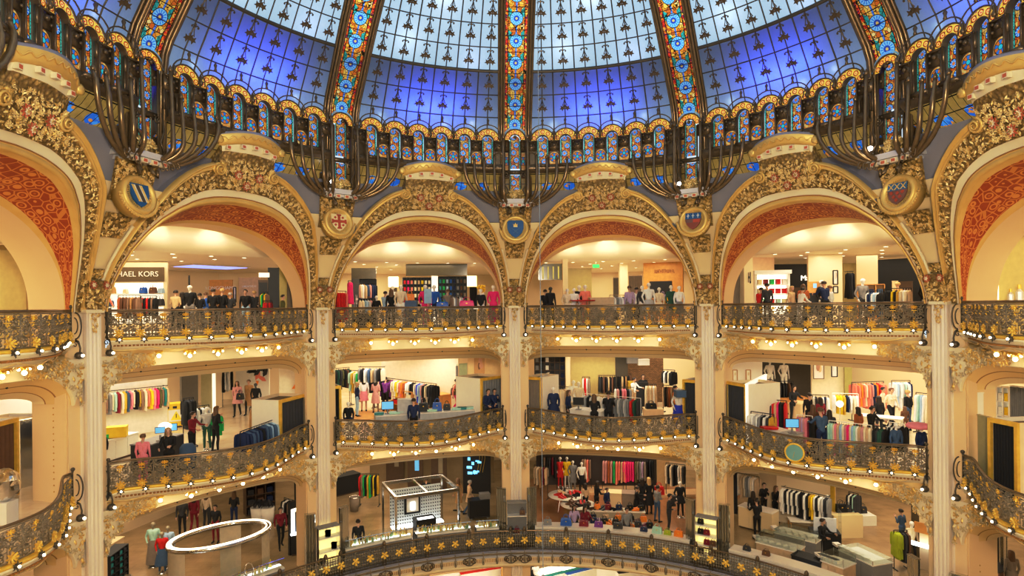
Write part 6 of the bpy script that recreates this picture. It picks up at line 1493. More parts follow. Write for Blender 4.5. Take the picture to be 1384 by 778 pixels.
for s, px0, px1, D in ((-1, -30, 42, 19.5), (1, 1322, 1400, 18.5)):
 nm = 'left' if s < 0 else 'right'
 o = partition(f'tall glazed display window with an amber lit back at the far {nm}', at3(px0, D), at3(px1, D), 2.9, plain((.62, .50, .20), .5, 0, .12), .1, name='display_window', cat='shop window'); L_ = (at3(px1, D) - at3(px0, D)).length
 m = MB()
 for x in (-L_ / 2, L_ / 2): m.box((x, -.05, 1.45), (.12, .14, 2.9))
 m.box((0, -.05, 2.85), (L_, .14, .14)); m.build('gilt_frame', mt((.50, .36, .14)), o)
 bx(o, 'light_tube', M['glowsoft'], (-s * L_ * (.22 if s > 0 else -.22) , -.12, 1.55), (.05, .05, 1.3));
 for k in range(2):
  q = bottle(f'{"larger" if k else "smaller"} clear glass flask on a stand before the far {nm} display window', up(at3(px0 + (44 if s > 0 else 10) + k * 12, D - .6), .85), (.75, .72, .66), .36 + .12 * k);
 mk_table(f'glass-topped stand under the flasks at the far {nm}', at3(px0 + (50 if s > 0 else 16), D - .6), 72 * -s, 1.2, .5, .85)
 drape(f'dark olive curtain beside the far {nm} display window', at3(px1 + 3, D + 1) if s < 0 else at3(px0 - 14, D + 1), at3(px1 + 14, D + 1.2) if s < 0 else at3(px0 - 2, D + 1), 2.7, 'olive')
def t2(px, py, h=0.0): return tp(px, py, h, 2)
def back2(label, a, b, h, mat, **k): return partition(label, a, b, h, mat, .1, **k)
a, b = t2(118, 596), t2(227, 580)
o = partition('long white sales wall with a track rail, middle level left bay', a, b, 2.72, plain((.86, .80, .68), .5), .12, name='sales_wall', cat='wall panel'); Lw = (b - a).length
m = MB()
for z, x0, x1, y in ((2.62, -Lw / 2, Lw / 2, -.5), (2.32, -Lw / 2, Lw * .12, -.3)): m.tube([(x0, y, z), (x1, y, z)], .022, 5)
for x in (-.35, -.1, .12, .2, .42): m.tube([(x * Lw, -.5, 2.62), (x * Lw, -.5, 2.85)], .01, 4)
m.build('track_bar', M['black'], o); marks(o, 11, 1.4, .13, .15, 2.36, (.55, .68, .9), -.03, 12); bx(o, 'lit_strip', M['glowwhite'], (-.15 * Lw, -.04, 2.28), (1.5, .02, .03))
for k in range(2): bx(o, 'track_spot', M['black'], (-.20 * Lw + k * .55 * Lw, -.5, 2.50), (.07, .07, .2))
c, d = back_of(a, b, -.35)
rack('long wall rail of bright printed clothes along the white sales wall', 'on the long wall rail of the left bay, middle level', c + (d - c) * .02, d - (d - c) * .04, 1.98, ['teal', 'red', 'yellow', 'patterned', 'patterned', 'grey', 'cream', 'mint', 'dark red', 'cream', 'mustard', 'denim', 'pink', 'cream', 'black', 'mustard', 'patterned', 'cream', 'salmon', 'yellow', 'pink', 'hot pink', 'olive', 'patterned', 'teal', 'beige'], 'jacket', False, sc_=1.05)
counter('long white counter below the printed clothes, middle level left bay', t2(122, 634), t2(187, 613), .9, .80, 'white', 'white', doors=4)
box_item('yellow cardboard box on the long white counter', up(t2(158, 590, .82), .82), (.62, .4, .35), 'yellow', rz=20); box_item('small green box on the long white counter', up(t2(141, 592, .82), .82), (.3, .25, .12), 'green', rz=20)
mannequin('bust form in a black sweater with white letters by the leftmost column, middle level', t2(137, 640), 10, 'black', 'black', ps='bust', h=1.42)
person('person in a pink sweater and pink trousers seen from behind at the left railing', 'stand', t2(193.5, 653), 185, 'pink', 'pink', 'brown', h=1.50)
o = counter('dark cash desk with two blue screens, middle level left bay', t2(205, 640), t2(248, 622), .7, .95, 'charcoal', 'grey');
monitor('smaller left monitor with a blue screen on the dark cash desk', up(t2(217, 634), .96), 25, .30); monitor('larger right monitor with a blue screen on the dark cash desk', up(t2(232, 630), .98), 25, .36)
person('long-haired blond person in black behind the dark cash desk', 'reach', t2(228, 580, 1.66), 10, 'black', 'black', 'blond', True, h=1.66)
o = thing('globe_floor_lamp', 'round white glowing globe lamp behind the dark cash desk', 'lamp', t2(223, 571, 1.5)); m = MB(); m.sphere((0, 0, 1.38), .17, 14, 10, (1.25, 1, .8)); m.build('globe', M['glowsoft'], o, True); m = MB(); m.lathe([(0, 0), (.15, 0), (.15, .02), (.015, .04), (.015, 1.25), (0, 1.25)], n=10); m.build('stem', M['chrome'], o)
o = counter('yellow cabinet with a warning triangle on its front, middle level', t2(226, 579), t2(247, 577), .6, 1.08, 'yellow', 'yellow', name='cabinet', cat='cabinet'); m = MB(); m.prism([(-.22, -.2), (.22, -.2), (.0, .2)], .012, Matrix.Translation((.05, -.02, .55))); m.build('warning_triangle', plain((.9, .72, .05)), o); m = MB(); m.box((.05, -.008, .55), (.62, .012, .52)); m.build('white_label', M['white'], o); bx(o, 'exclamation_mark', M['black'], (.05, -.026, .54), (.03, .01, .18));
for k, x in enumerate((-.3, .0, .3)): bx(o, 'vent', M['black'], (x, -.012, .92), (.16, .012, .10))
person('dark-haired person in a dark red top beside the black clothes rail, middle level left bay', 'reach', t2(259, 556, 1.66), 80, 'dark red', 'black', 'dark', h=1.66)
o = thing('pouf', 'dark blue upholstered pouf in front of the person in dark red', 'pouf', t2(254, 632)); m = MB(); m.lathe([(0, 0), (.22, 0), (.25, .08), (.26, .4), (.25, .68), (.16, .80), (0, .82)], n=18); m.build('upholstery', fab('denim'), o, True); bx(o, 'foot', M['black'], (0, 0, .01), (.4, .4, .02))
mannequin('headless mannequin in a pale grey top and dark green trousers, middle level left bay', t2(280, 608), 20, 'pale grey', 'dark green', (.8, .78, .74), h=1.62)
person('person with long dark hair in black holding a green jacket, middle level left bay', 'phone', t2(291, 549, 1.68), 150, 'black', 'black', 'brown', True, h=1.68)
garment('jacket', 'green', up(t2(291.5, 605), 1.25), .3, 'from the arm of the person in black, middle level');
rack('tall black rail of black clothes behind the person in dark red', 'on the tall black rail, middle level left bay', t2(248, 606), t2(262, 603), 1.9, ['black', 'charcoal', 'black', 'black'], 'coat'); rack('black rail of white and black tops behind the green trousers mannequin', 'on the black and white rail behind the mannequin', t2(264, 601), t2(283, 598), 1.5, ['white', 'black', 'white', 'black', 'pale grey'], 'top')
rack('curved low rail of dark jeans along the left railing, middle level', 'on the jeans rail along the left railing', t2(325, 633), t2(372, 611), 1.22, ['navy', 'navy', 'denim', 'navy', 'denim', 'navy', 'black', 'navy', 'denim', 'denim', 'pale blue', 'denim', 'pale blue', 'denim'], 'top', sc_=1.05); rack('black rail of beige, white and black coats behind the jeans rail', 'on the coat rail behind the jeans', t2(338, 606), t2(375, 602), 1.55, ['camel', 'camel', 'white', 'black', 'camel', 'white', 'black', 'black', 'charcoal', 'black'], 'coat')
a, b = t2(379, 613), t2(413, 604)
o = cabin('white and gilt changing cabin beside the second column, middle level left bay', a, b, 1.15, 1.95, -1, 'charcoal');
person('person in a dusty pink coat with a black bag walking on the pale floor', 'walk', t2(321, 562), 10, 'dusty pink', 'black', 'brown', True, h=1.72, dress=('dusty pink', .62, .22)); person('person in a long beige coat walking behind the white cabin', 'walk', t2(337, 560), 0, 'camel', 'black', 'brown', h=1.74, dress=('camel', .45, .22)); bag('black shoulder bag carried by the walking person in dusty pink', up(t2(325, 563), .85), 'black', .35, .3)
mannequin('dark mannequin beside the long beige coat, middle level left bay', t2(346, 563), 0, 'black', 'black', (.1, .1, .1), h=1.65)
o = back2('white back wall with black and orange leaf posters, middle level left bay', t2(319, 545), t2(364, 545), 2.75, 'white', name='poster_wall'); rnd = random.Random(6)
for k in range(22):
 m = MB(); m.prism([(x * .16, z * .3) for x, z in ((0, -1), (.8, -.3), (.5, .5), (0, 1), (-.6, .4), (-.7, -.4))], .01, Matrix.Translation((rnd.uniform(-.1, 1.0), -.02 - .001 * k, rnd.uniform(1.3, 2.5))) @ Matrix.Rotation(rnd.uniform(0, 6), 4, 'Y')); m.build('painted_leaf', fab(rnd.choice(('black', 'orange', 'white', 'charcoal', 'salmon'))), o)
rack('bright niche rail of black and white clothes by the white back wall', 'in the bright niche by the white back wall', t2(301, 549), t2(315, 548), 1.95, ['black', 'white', 'pale grey', 'white', 'black'], 'coat')
partition('olive pillar with a lit edge, middle level left bay', t2(272, 556), t2(288, 555), 2.8, plain((.34, .30, .15), .5), .3); partition('lit vertical strip on the olive pillar, middle level left bay', t2(287, 556), t2(291, 556), 2.8, 'panelglow', .06, name='lightbox', cat='lit panel'); partition('dark grey doorway left of the olive pillar, middle level left bay', t2(246, 566), t2(268, 560), 2.8, plain((.16, .14, .11), .5), .1); partition('cream pillar right of the lit strip, middle level left bay', t2(291, 552), t2(300, 550), 2.8, 'shopwall', .3)
o = back2('white sign wall crossed by an orange stripe, behind the second column', t2(378, 570), t2(420, 566), 2.75, plain((.86, .80, .68), .5), name='sign_wall', cat='shop sign'); m = MB(); m.prism([(-.15, 1.5), (.15, 1.5), (.95, 2.7), (.65, 2.7)], .015, Matrix.Translation((0, -.02, 0))); m.build('orange_stripe', mt('orange'), o); marks(o, 4, .55, .2, .1, 2.45, (.25, .2, .12), -.02, 3)
a, b = t2(516, 548), t2(620, 553)
o = back2('large cream sales wall with small dark letters, middle level centre left', a, b, 2.85, plain((.90, .78, .58), .5), name='sales_wall'); marks(o, 6, .55, .13, -.45, 2.55, (.3, .26, .1), -.02, 9)
c, d = t2(516, 507, 1.75), t2(590, 520, 1.6); c.z = d.z = R2
rack('long rail of dark and bright clothes along the cream sales wall', 'along the cream sales wall', c, d, 1.65, ['purple', 'black', 'navy', 'black', 'brown', 'purple', 'cream', 'white', 'yellow', 'cream', 'salmon', 'orange', 'rust', 'white', 'white', 'black', 'black', 'cream', 'royal blue', 'pale blue', 'dusty pink', 'black', 'cream', 'black', 'charcoal', 'black'], 'coat', sc_=.95)
counter('honey wood cash counter in front of the cream sales wall', t2(570, 563), t2(610, 558), .9, .95, 'wood', 'wood', doors=3); counter('higher honey wood counter block left of the cash counter', t2(565, 555), t2(587, 555), .6, 1.25, 'wood', 'wood')
shelf_unit('open honey wood cube shelf with a pink item, middle level centre left', t2(529, 556), t2(556, 562), .4, 1.15, 3, 3, 'wood', [None, 'hot pink', None, 'red', None, 'white', None, None, 'cream'], 'wood', 'the open honey wood cube shelf', .05)
m = MB(); m.box((0, 0, .015), (4.2, 2.6, .03)); o = m.build('wood_platform', M['wood']); o.location = t2(535, 558); o.rotation_euler.z = .3; tag(o, 'flat honey wood floor platform around the cube shelf', 'platform')
o = picture('cluster of red and brown paper flowers on the cream sales wall', t2(593, 551), t2(609, 552), 1.5, 2.2, plain((.9, .78, .58)), ((.55, .12, .05), (.6, .3, .2), (.2, .2, .15), (.65, .2, .1), (.4, .2, .1)), (.9, .78, .58))
person('blond person in a navy top and pale jeans, left in the centre left bay', 'stand', t2(483, 563), 120, 'navy', 'pale blue', 'blond', h=1.68); person('dark-haired person in a white and pink dress behind the navy top', 'stand', t2(492, 556), 190, 'white', 'skin', 'dark', True, h=1.74, dress=('pink', .55, .2)); person('person with curly dark hair in a patterned pink top, middle level centre left', 'phone', t2(508, 558), 170, 'dusty pink', 'patterned', 'dark', True, h=1.72, dress=('dusty pink', .5, .2)); person('person in a purple shirt and black trousers in front of the long rail', 'reach', t2(521, 556), 160, 'purple', 'black', 'dark', h=1.74)
person('person in a red-pink trouser suit with a brown bag near the green door', 'walk', t2(616.5, 559), 80, 'salmon', 'hot pink', 'dark', h=1.72); bag('brown shoulder bag carried beside the red-pink trouser suit', up(t2(614.5, 559.5), .95), 'brown', .38, .34)
person('dark-haired person in navy standing behind the railing counter, centre left', 'stand', t2(559, 541, 1.66), 180, 'navy', 'black', 'dark', h=1.66); person('person in a navy suit leaning on the railing by the centre column', 'lean', t2(657.5, 536, 1.62), 30, 'navy', 'charcoal', 'dark', h=1.72); person('person in dark navy with hands raised beside the centre column', 'phone', t2(668, 538, 1.62), 20, 'navy', 'navy', 'dark', h=1.66)
rack('short rail of white, green and navy jackets left of the navy suits', 'on the short rail left of the navy suits', t2(629, 528, 1.35), t2(651, 531, 1.35), 1.35, ['white', 'white', 'olive', 'green', 'white', 'navy', 'navy', 'charcoal'], 'jacket')
cabin('white changing cabin with a grey curtain beside the centre column, centre left bay', t2(651, 578), t2(680, 571), 1.5, 2.15, -1, 'grey')
cabin('gilt changing cabin at the left edge of the centre left bay, middle level', t2(441, 603), t2(460, 601), 1.4, 2.15, 1, 'black')
mannequin('bust form in a black sweater beside the gilt cabin, centre left bay', t2(471, 547, 1.45), 0, 'black', 'navy', ps='bust', h=1.5)
a, b = t2(508, 561, .95), t2(642, 555, .95); a, b = Vector((a.x, a.y, R2)), Vector((b.x, b.y, R2))
o = counter('long glass-topped accessories counter behind the centre left railing', a, b, .7, .92, 'pale grey', 'white'); T = (b - a)
monitor('monitor with a blue screen on the accessories counter, centre left', up(a + T * .10 + Vector((0, .35, 0)), .93), 10, .5)
for k, (t_, c, s) in enumerate(((.02, 'teal', .35), (.17, 'mint', .4), (.24, 'mint', .4), (.55, 'mint', .4), (.80, 'mint', .38), (.86, 'teal', .36), (.93, 'mint', .4))): box_item(f'flat {c} tray on the accessories counter, {("first", "second", "third", "fourth", "fifth", "sixth", "seventh")[k]} from the left', up(a + T * t_ + Vector((0, .3, 0)), .93), (s, .3, .06), c, 'tray', 'tray', 4)
for t_, c, w, lb in ((.46, 'black', .42, 'large black'), (.60, 'blue', .40, 'black and blue'), (.70, 'black', .30, 'small black')): bag(f'{lb} bag standing on the accessories counter, centre left', up(a + T * t_ + Vector((0, .35, 0)), .93), c, w, w * .85)
box_item('pale grey display box left of the navy person on the accessories counter', up(a + T * .28 + Vector((0, .3, 0)), .93), (.62, .4, .55), 'pale grey', 'display box')
rack('back rail of dark green and black clothes at the left of the centre left bay', 'on the back rail at the left of the centre left bay', t2(450, 498, 2.0), t2(472, 496, 2.0), 2.0, ['black', 'dark green', 'charcoal', 'olive', 'black', 'brown', 'dark green'], 'coat'); rack('back rail of mint, mustard and pale clothes beside the dark green rail', 'on the mint and mustard back rail', t2(474, 500, 1.9), t2(506, 502, 1.9), 1.9, ['mint', 'mustard', 'cream', 'green', 'white', 'beige', 'dusty pink', 'patterned', 'black'], 'coat'); rack('top back rail of small pale garments behind the mint rail', 'on the top back rail, centre left', t2(484, 494, 2.5), t2(520, 494, 2.5), 2.45, ['grey', 'black', 'white', 'denim', 'beige', 'grey', 'black', 'cream'], 'top', False)
o = back2('pale green door between the cream sales wall and a portrait, middle level', t2(618, 553), t2(632, 551), 2.3, plain((.55, .66, .45), .4), name='door_1', cat='door', kind='structure'); bx(o, 'door_handle', M['chrome'], (.3, -.05, 1.0), (.04, .06, .2)); bx(o, 'dark_jamb', M['grey'], (-.36, -.03, 1.12), (.10, .06, 2.25))
o = back2('cream wall with a framed portrait of a person, middle level centre left', t2(633, 551), t2(684, 551), 2.85, plain((.86, .70, .40), .5)); picture('large poster of a fair-haired person above the white cabin', t2(642, 553), t2(655, 553), 1.85, 2.75, (.62, .40, .18), ((.75, .5, .35), (.3, .15, .06), (.7, .45, .3)), (.68, .45, .2))
cabin('taupe curtained changing cabin beside the centre column, centre right bay', t2(709, 574), t2(732, 577), 1.5, 2.15, 1, 'taupe'); partition('white side wall of the taupe curtained cabin, centre right bay', t2(732, 577), t2(743, 566), 2.15, 'white', .06)
mannequin('white-headed mannequin in a navy jacket beside the taupe cabin', t2(748, 524, 1.80), 0, 'navy', 'navy', h=1.82, ps='bust', dress=('navy', .7, .24)); rack('cream rail beside the navy-jacketed mannequin, centre right bay', 'on the cream rail beside the navy mannequin', t2(755, 524, 1.5), t2(770, 522, 1.5), 1.5, ['cream', 'cream', 'beige', 'cream', 'white', 'cream'], 'dress')
for px, py, c, lb in ((775, 515, 'white', 'mannequin in a wide white blouse, left of a pair'), (782, 517, 'cream', 'mannequin in a cream blouse, right of a pair')): mannequin(lb + ', centre right bay', t2(px, py, 1.75), 0, c, c, h=1.8, dress=(c, .7, .25))
rack('small rail with a red garment behind the pair of pale mannequins', 'on the small red rail, centre right bay', t2(787, 509, 1.55), t2(797, 509, 1.55), 1.55, ['white', 'red', 'white', 'taupe'], 'coat')
rack('back rail of black and brown clothes under the olive wall, centre right bay', 'on the back rail under the olive wall', t2(809, 507, 1.6), t2(832, 507, 1.6), 1.6, ['charcoal', 'black', 'brown', 'black', 'beige', 'black', 'brown', 'black'], 'jacket'); rack('second back rail of black and beige clothes, centre right bay', 'on the second back rail, centre right', t2(833, 505, 1.6), t2(853, 505, 1.6), 1.6, ['black', 'black', 'beige', 'black', 'camel', 'black', 'brown'], 'jacket')
rack('middle rail of pink and black patterned tops, centre right bay', 'on the pink and black middle rail', t2(830, 523, 1.35), t2(856, 523, 1.35), 1.35, ['white', 'dusty pink', 'black', 'pink', 'pink', 'black', 'grey', 'beige'], 'top')
rack('long front rail of white, grey and red tops, centre right bay', 'on the long front rail, centre right', t2(787, 529, 1.45), t2(866, 538, 1.38), 1.38, ['white', 'pale grey', 'black', 'white', 'grey', 'white', None, 'white', 'grey', 'pale grey', 'charcoal', 'grey', 'pale grey', 'grey', 'pale grey', 'grey', 'red', 'dark green', 'charcoal'], 'coat', mat='white', sc_=.95)
person('person with brown hair in black seen from behind at the white cash desk', 'reach', t2(803, 533, 1.66), 175, 'black', 'black', 'brown', True, h=1.66); person('dark-haired person in black right of the brown-haired one, centre right bay', 'reach', t2(822, 529, 1.74), 160, 'black', 'black', 'dark', h=1.74)
a, b = t2(770, 552, .95), t2(812, 556, .95); a.z = b.z = R2; counter('white cash desk with a monitor, centre right bay', a, b, .7, .95, 'white', 'white'); monitor('monitor on the white cash desk, centre right bay', up(t2(782, 550, 1.1), 1.0), 160, .45); person('person in black behind the white cash desk by the blush blouses', 'stand', t2(768, 527, 1.62), 60, 'navy', 'black', 'brown', True, h=1.62)
box_item('white paper box on the end of the long front rail base', t2(778, 574), (.5, .35, 1.0), 'cream', 'display box')
o = back2('brown brick wall behind the black counter, centre right bay', t2(848, 543), t2(897, 543), 2.85, 'brick', name='brick_wall', cat='wall panel'); counter('black till counter in front of the brown brick wall', t2(859, 553), t2(876, 553), .6, 1.35, 'black', 'black'); counter('mustard counter left of the black till counter', t2(850, 550), t2(859, 550), .6, 1.3, 'mustard', 'mustard'); person('person in black behind the black till counter', 'stand', t2(869, 506, 1.7), 0, 'black', 'black', 'dark', h=1.7); person('person in white beside the black till counter', 'reach', t2(856, 510, 1.66), 40, 'white', 'beige', 'dark', h=1.66)
for px, z, c in ((855, 2.2, 'grey'), (870, 2.1, 'white')): box_item(f'{c} bag-like display on a dark high shelf before the brick wall', up(t2(px, 547), z), (.6, .3, .3), c, 'display')
o = back2('dark shelf wall of small goods left of the brick wall', t2(832, 546), t2(849, 546), 2.85, plain((.10, .08, .05), .5)); o = shelf_unit('tall dark shelf of small goods, left back of the centre right bay', t2(723, 548), t2(764, 548), .3, 2.7, 6, 6, 'darkwood', ['grey', None, 'white', 'charcoal', None, 'navy', 'brown'], 'charcoal', 'the tall dark shelf', .2); partition('cream pier right of the tall dark shelf, centre right bay', t2(765, 550), t2(771, 550), 2.85, 'shopwall', .4); back2('olive back wall in the middle of the centre right bay', t2(772, 546), t2(832, 546), 2.85, plain((.58, .47, .20), .5))
rack('short rail of beige and cream dresses before the brick wall', 'on the beige dress rail, centre right bay', t2(872, 519, 1.5), t2(887, 519, 1.5), 1.5, ['cream', 'beige', 'cream', 'beige', 'white', 'beige'], 'dress'); rack('high rail of black and white tops at the right of the centre right bay', 'on the high black and white rail', t2(896, 499, 2.1), t2(912, 500, 2.1), 2.1, ['black', 'white', 'black', 'cream', 'black', 'black'], 'top'); rack('low rail of beige, brown and rust trousers at the right of the centre right bay', 'on the low brown trouser rail', t2(896, 520, 1.5), t2(913, 521, 1.5), 1.5, ['beige', 'black', 'brown', 'rust', 'beige', 'brown'], 'trousers')
counter('pale wood plinth under the beige dress rail, centre right bay', t2(872, 566), t2(897, 566), .7, .45, plain((.70, .52, .30)), plain((.75, .58, .36)), name='plinth_table', cat='plinth'); bag('black handbag on the pale wood plinth, centre right bay', up(t2(880, 565), .45), 'black', .5, .25)
mannequin('mannequin in a white top and royal blue skirt beside the right cabin', t2(917, 525, 1.75), 0, 'white', 'royal blue', dress=('royal blue', .45, .24), h=1.78); box_item('grey-blue hat shape behind the royal blue skirt', up(t2(919, 535, 1.6), 1.5), (.4, .4, .25), 'denim', 'hat', 'hat'); person('person in an orange top behind the royal blue skirt mannequin', 'stand', t2(912, 521, 1.66), 60, 'orange', 'black', 'dark', h=1.66)
cabin('white and gilt changing cabin with a dark curtain by the fourth column', t2(925, 582), t2(948, 587), 1.5, 2.15, -1, 'charcoal')
cabin('changing cabin with grey and black curtains by the fourth column, right bay', t2(983, 590), t2(1009, 597), 1.6, 2.2, 1, 'charcoal'); partition('white lit wall right of the grey curtained cabin, right bay', t2(1011, 598), t2(1037, 575), 2.2, 'panelglow', .08, name='lightbox', cat='lit panel')
back2('pale green glass band above the white cabin wall, right bay', t2(976, 552), t2(1024, 552), 2.9, plain((.60, .66, .36), .3)); o = back2('white sales wall with two small frames, right bay left side', t2(976, 560), t2(1031, 556), 2.45, 'white');
for px in (994, 1012): picture(f'small wood framed picture on the white sales wall, {"left" if px < 1000 else "right"} of two', t2(px - 3, 566), t2(px + 3, 566), 1.75, 2.25, (.45, .28, .1), ((.7, .6, .4),))
for px, lb in ((1041, 'left'), (1060, 'right')): mannequin(f'white mannequin in a white top on the high back shelf, {lb} of two', up(t2(px, 548), .62), 0, 'white', 'white', h=1.75)
back2('dark back wall behind the two white mannequins, right bay', t2(1030, 545), t2(1098, 545), 2.9, plain((.10, .08, .06), .5)); counter('cream platform under the two white mannequins, right bay', t2(1031, 549), t2(1072, 549), .8, .6, 'cream', 'cream', name='plinth_table', cat='plinth')
rack('small rail with one red coat beside the left white mannequin', 'beside the left white mannequin, right bay', t2(1034, 512, 1.8), t2(1044, 513, 1.8), 1.8, ['red', 'red', 'yellow'], 'coat'); rack('rail of black clothes under the two white mannequins', 'under the two white mannequins', t2(1046, 515, 1.55), t2(1072, 515, 1.55), 1.55, ['black', 'charcoal', 'black', 'black', 'brown', 'black'], 'jacket')
rack('rail of black, white, red and hot pink clothes beside the white lit wall', 'on the black and red rail, right bay', t2(1017, 537, 1.55), t2(1063, 542, 1.5), 1.52, ['black', 'white', 'white', 'white', 'black', 'black', 'black', 'red', 'black', 'red', 'beige', 'hot pink', 'black', 'black', 'red'], 'coat'); rack('low rail of white, grey and striped tops behind the right railing', 'on the low white and grey rail, right bay', t2(1015, 557, 1.25), t2(1046, 560, 1.25), 1.25, ['white', 'white', 'pale grey', 'white', 'grey', 'black', 'white', 'charcoal', 'mustard'], 'jacket')
counter('cream cash desk behind the red and black rail, right bay', t2(1066, 573), t2(1082, 575), .9, .95, 'beige', 'cream'); counter('white counter with a red tray behind the right railing', t2(1034, 612), t2(1050, 616), .6, .8, 'white', 'white'); box_item('flat red tray on the white counter, right bay', up(t2(1040, 612), .82), (.5, .35, .05), 'red', 'tray', 'tray'); counter('white printer stand behind the right railing', t2(1056, 622), t2(1072, 628), .6, .8, 'white', 'pale grey'); monitor('grey monitor on the white printer stand, right bay', up(t2(1071, 620), .85), -10, .45)
counter('long wood top table of folded goods behind the cash desk, right bay', t2(1046, 560), t2(1092, 560), .8, .8, 'wood', 'wood')
for px, py, h, top, bot, hr, lg, rz, ps, lb in ((1072, 521, 1.7, 'black', 'black', 'dark', True, 10, 'reach', 'dark-haired person in black facing the cash desk, right bay'), (1094, 531, 1.66, 'black', 'black', 'dark', False, 160, 'stand', 'dark-haired person in black left of the dark red hair, right bay'), (1109, 537, 1.55, 'dark red', 'black', 'dark', True, 190, 'stand', 'person with dark red hair and top between the rails, right bay'), (1099, 547, 1.58, 'brown', 'black', 'brown', True, 180, 'stand', 'person with long brown hair just left of the denim shirt'), (1110, 551, 1.76, 'denim', 'navy', 'brown', False, 185, 'reach', 'person in a denim shirt and jeans seen from behind, right bay'), (1121, 554, 1.5, 'charcoal', 'black', 'dark', True, 150, 'stand', 'dark-haired person in charcoal just right of the denim shirt'), (1160, 550, 1.5, 'rust', 'black', 'dark', True, 200, 'stand', 'person in a rust top before the yellow rail, right bay'), (1177, 549, 1.6, 'black', 'black', 'dark', False, 20, 'reach', 'person in black bending over the white table, right bay'), (1188, 535, 1.62, 'black', 'charcoal', 'dark', True, 190, 'stand', 'person with long black hair seen from behind, right bay'), (1192, 523, 1.66, 'cream', 'brown', 'dark', False, 40, 'phone', 'person in cream behind the long black hair, right bay'), (1204, 524, 1.72, 'cream', 'black', 'brown', False, 10, 'walk', 'person in a cream top and black trousers walking, right bay'), (1227, 527, 1.68, 'black', 'denim', 'blond', False, 200, 'stand', 'blond person in a black top and denim skirt, right bay'), (1223, 549, 1.15, 'brown', 'brown', 'brown', True, 170, 'stand', 'child-sized person with long brown hair below the denim skirt')):
 person(lb, ps, t2(px, py, h), rz, top, bot, hr, lg, h=h)
rack('long white rail of pastel dresses behind the right railing', 'on the long pastel rail, right bay', t2(1120, 567, 1.35), t2(1178, 575, 1.32), 1.33, ['mint', 'mint', 'cream', 'pink', 'beige', 'pale blue', 'cream', 'dusty pink', 'hot pink', 'cream', 'pale blue', 'mint', 'white', 'beige', 'dusty pink', 'cream', 'beige', 'cream'], 'dress', mat='white', sc_=.95); rack('short rail of dusty pink and lilac dresses left of the denim shirt', 'on the short dusty pink rail, right bay', t2(1077, 560, 1.35), t2(1098, 562, 1.35), 1.35, ['pink', 'dusty pink', 'lilac', 'dusty pink', 'pink', 'dark red', 'black'], 'dress', mat='white')
rack('rail of black and dark green garments right of the pastel rail', 'on the black and green rail, right bay', t2(1182, 575, 1.3), t2(1198, 577, 1.3), 1.3, ['black', 'charcoal', 'dark green', 'dark green', 'black'], 'jacket'); mk_table('white frame table under shoes, right bay', t2(1190, 596), -40, 1.5, .7, .95, 'white', 'white'); rack('rail of white and black tops on the white frame table side', 'on the white and black rail by the white table', t2(1202, 570, 1.35), t2(1222, 573, 1.35), 1.35, ['white', 'black', 'white', 'black', 'white', 'black'], 'jacket', mat='white')
mannequin('bust form in a blue denim jacket at the right railing', t2(1211, 583, 1.42), 0, 'denim', 'denim', ps='bust', h=1.46); mannequin('bust form in a navy sweatshirt beside the rightmost column', t2(1245, 583, 1.40), 10, 'navy', 'navy', ps='bust', h=1.44); o = thing('cushion', 'round pink and white striped cushion on a stand above the navy sweatshirt', 'cushion', up(t2(1241, 572, 1.5), 1.4)); m = MB(); m.lathe([(0, -.1), (.3, -.07), (.36, 0), (.3, .07), (0, .1)], n=20); m.build('striped_cover', fab('pink'), o, True); bx(o, 'stand', M['chrome'], (0, 0, -.75), (.04, .04, 1.35))
rack('back rail of coral dresses under the right bay lintel', 'on the coral back rail, right bay', t2(1151, 517, 1.7), t2(1194, 514, 1.75), 1.72, ['salmon', 'salmon', 'orange', 'salmon', 'cream', 'salmon', 'dusty pink', 'navy', 'orange', 'red', 'salmon', 'salmon'], 'coat'); rack('rail of yellow, white and navy tops left of the rust top', 'on the yellow rail, right bay', t2(1125, 531, 1.55), t2(1160, 532, 1.55), 1.55, ['white', 'yellow', 'yellow', 'mustard', 'navy', 'white', 'cream', 'white'], 'jacket', mat='white'); rack('rail of white and grey tops under the pictures, right bay', 'on the white and grey rail under the pictures', t2(1098, 533, 1.6), t2(1120, 534, 1.6), 1.6, ['white', 'charcoal', 'cream', 'yellow', 'white', 'navy', 'white'], 'jacket'); rack('far rail of white and pale blue garments at the right back, right bay', 'on the far pale rail, right bay', t2(1205, 514, 1.8), t2(1230, 514, 1.8), 1.8, ['white', 'pale blue', 'white', 'pale grey', 'mint', 'white', 'navy'], 'coat'); rack('far right rail of pale gowns beside the rightmost column', 'on the pale gown rail by the rightmost column', t2(1238, 530, 1.6), t2(1256, 532, 1.6), 1.6, ['white', 'mint', 'pale blue', 'white', 'cream'], 'dress')
o = back2('cream sales wall with two framed prints, right bay', t2(1097, 551), t2(1142, 551), 2.85, plain((.90, .80, .60), .5)); picture('larger framed print on the cream wall, right bay', t2(1100, 554), t2(1114, 554), 1.55, 2.6, (.30, .24, .16), ((.7, .5, .3), (.5, .3, .2))); picture('narrow framed print right of the larger one, right bay', t2(1124.5, 554), t2(1132, 554), 1.65, 2.65, 'black', ((.8, .7, .6),))
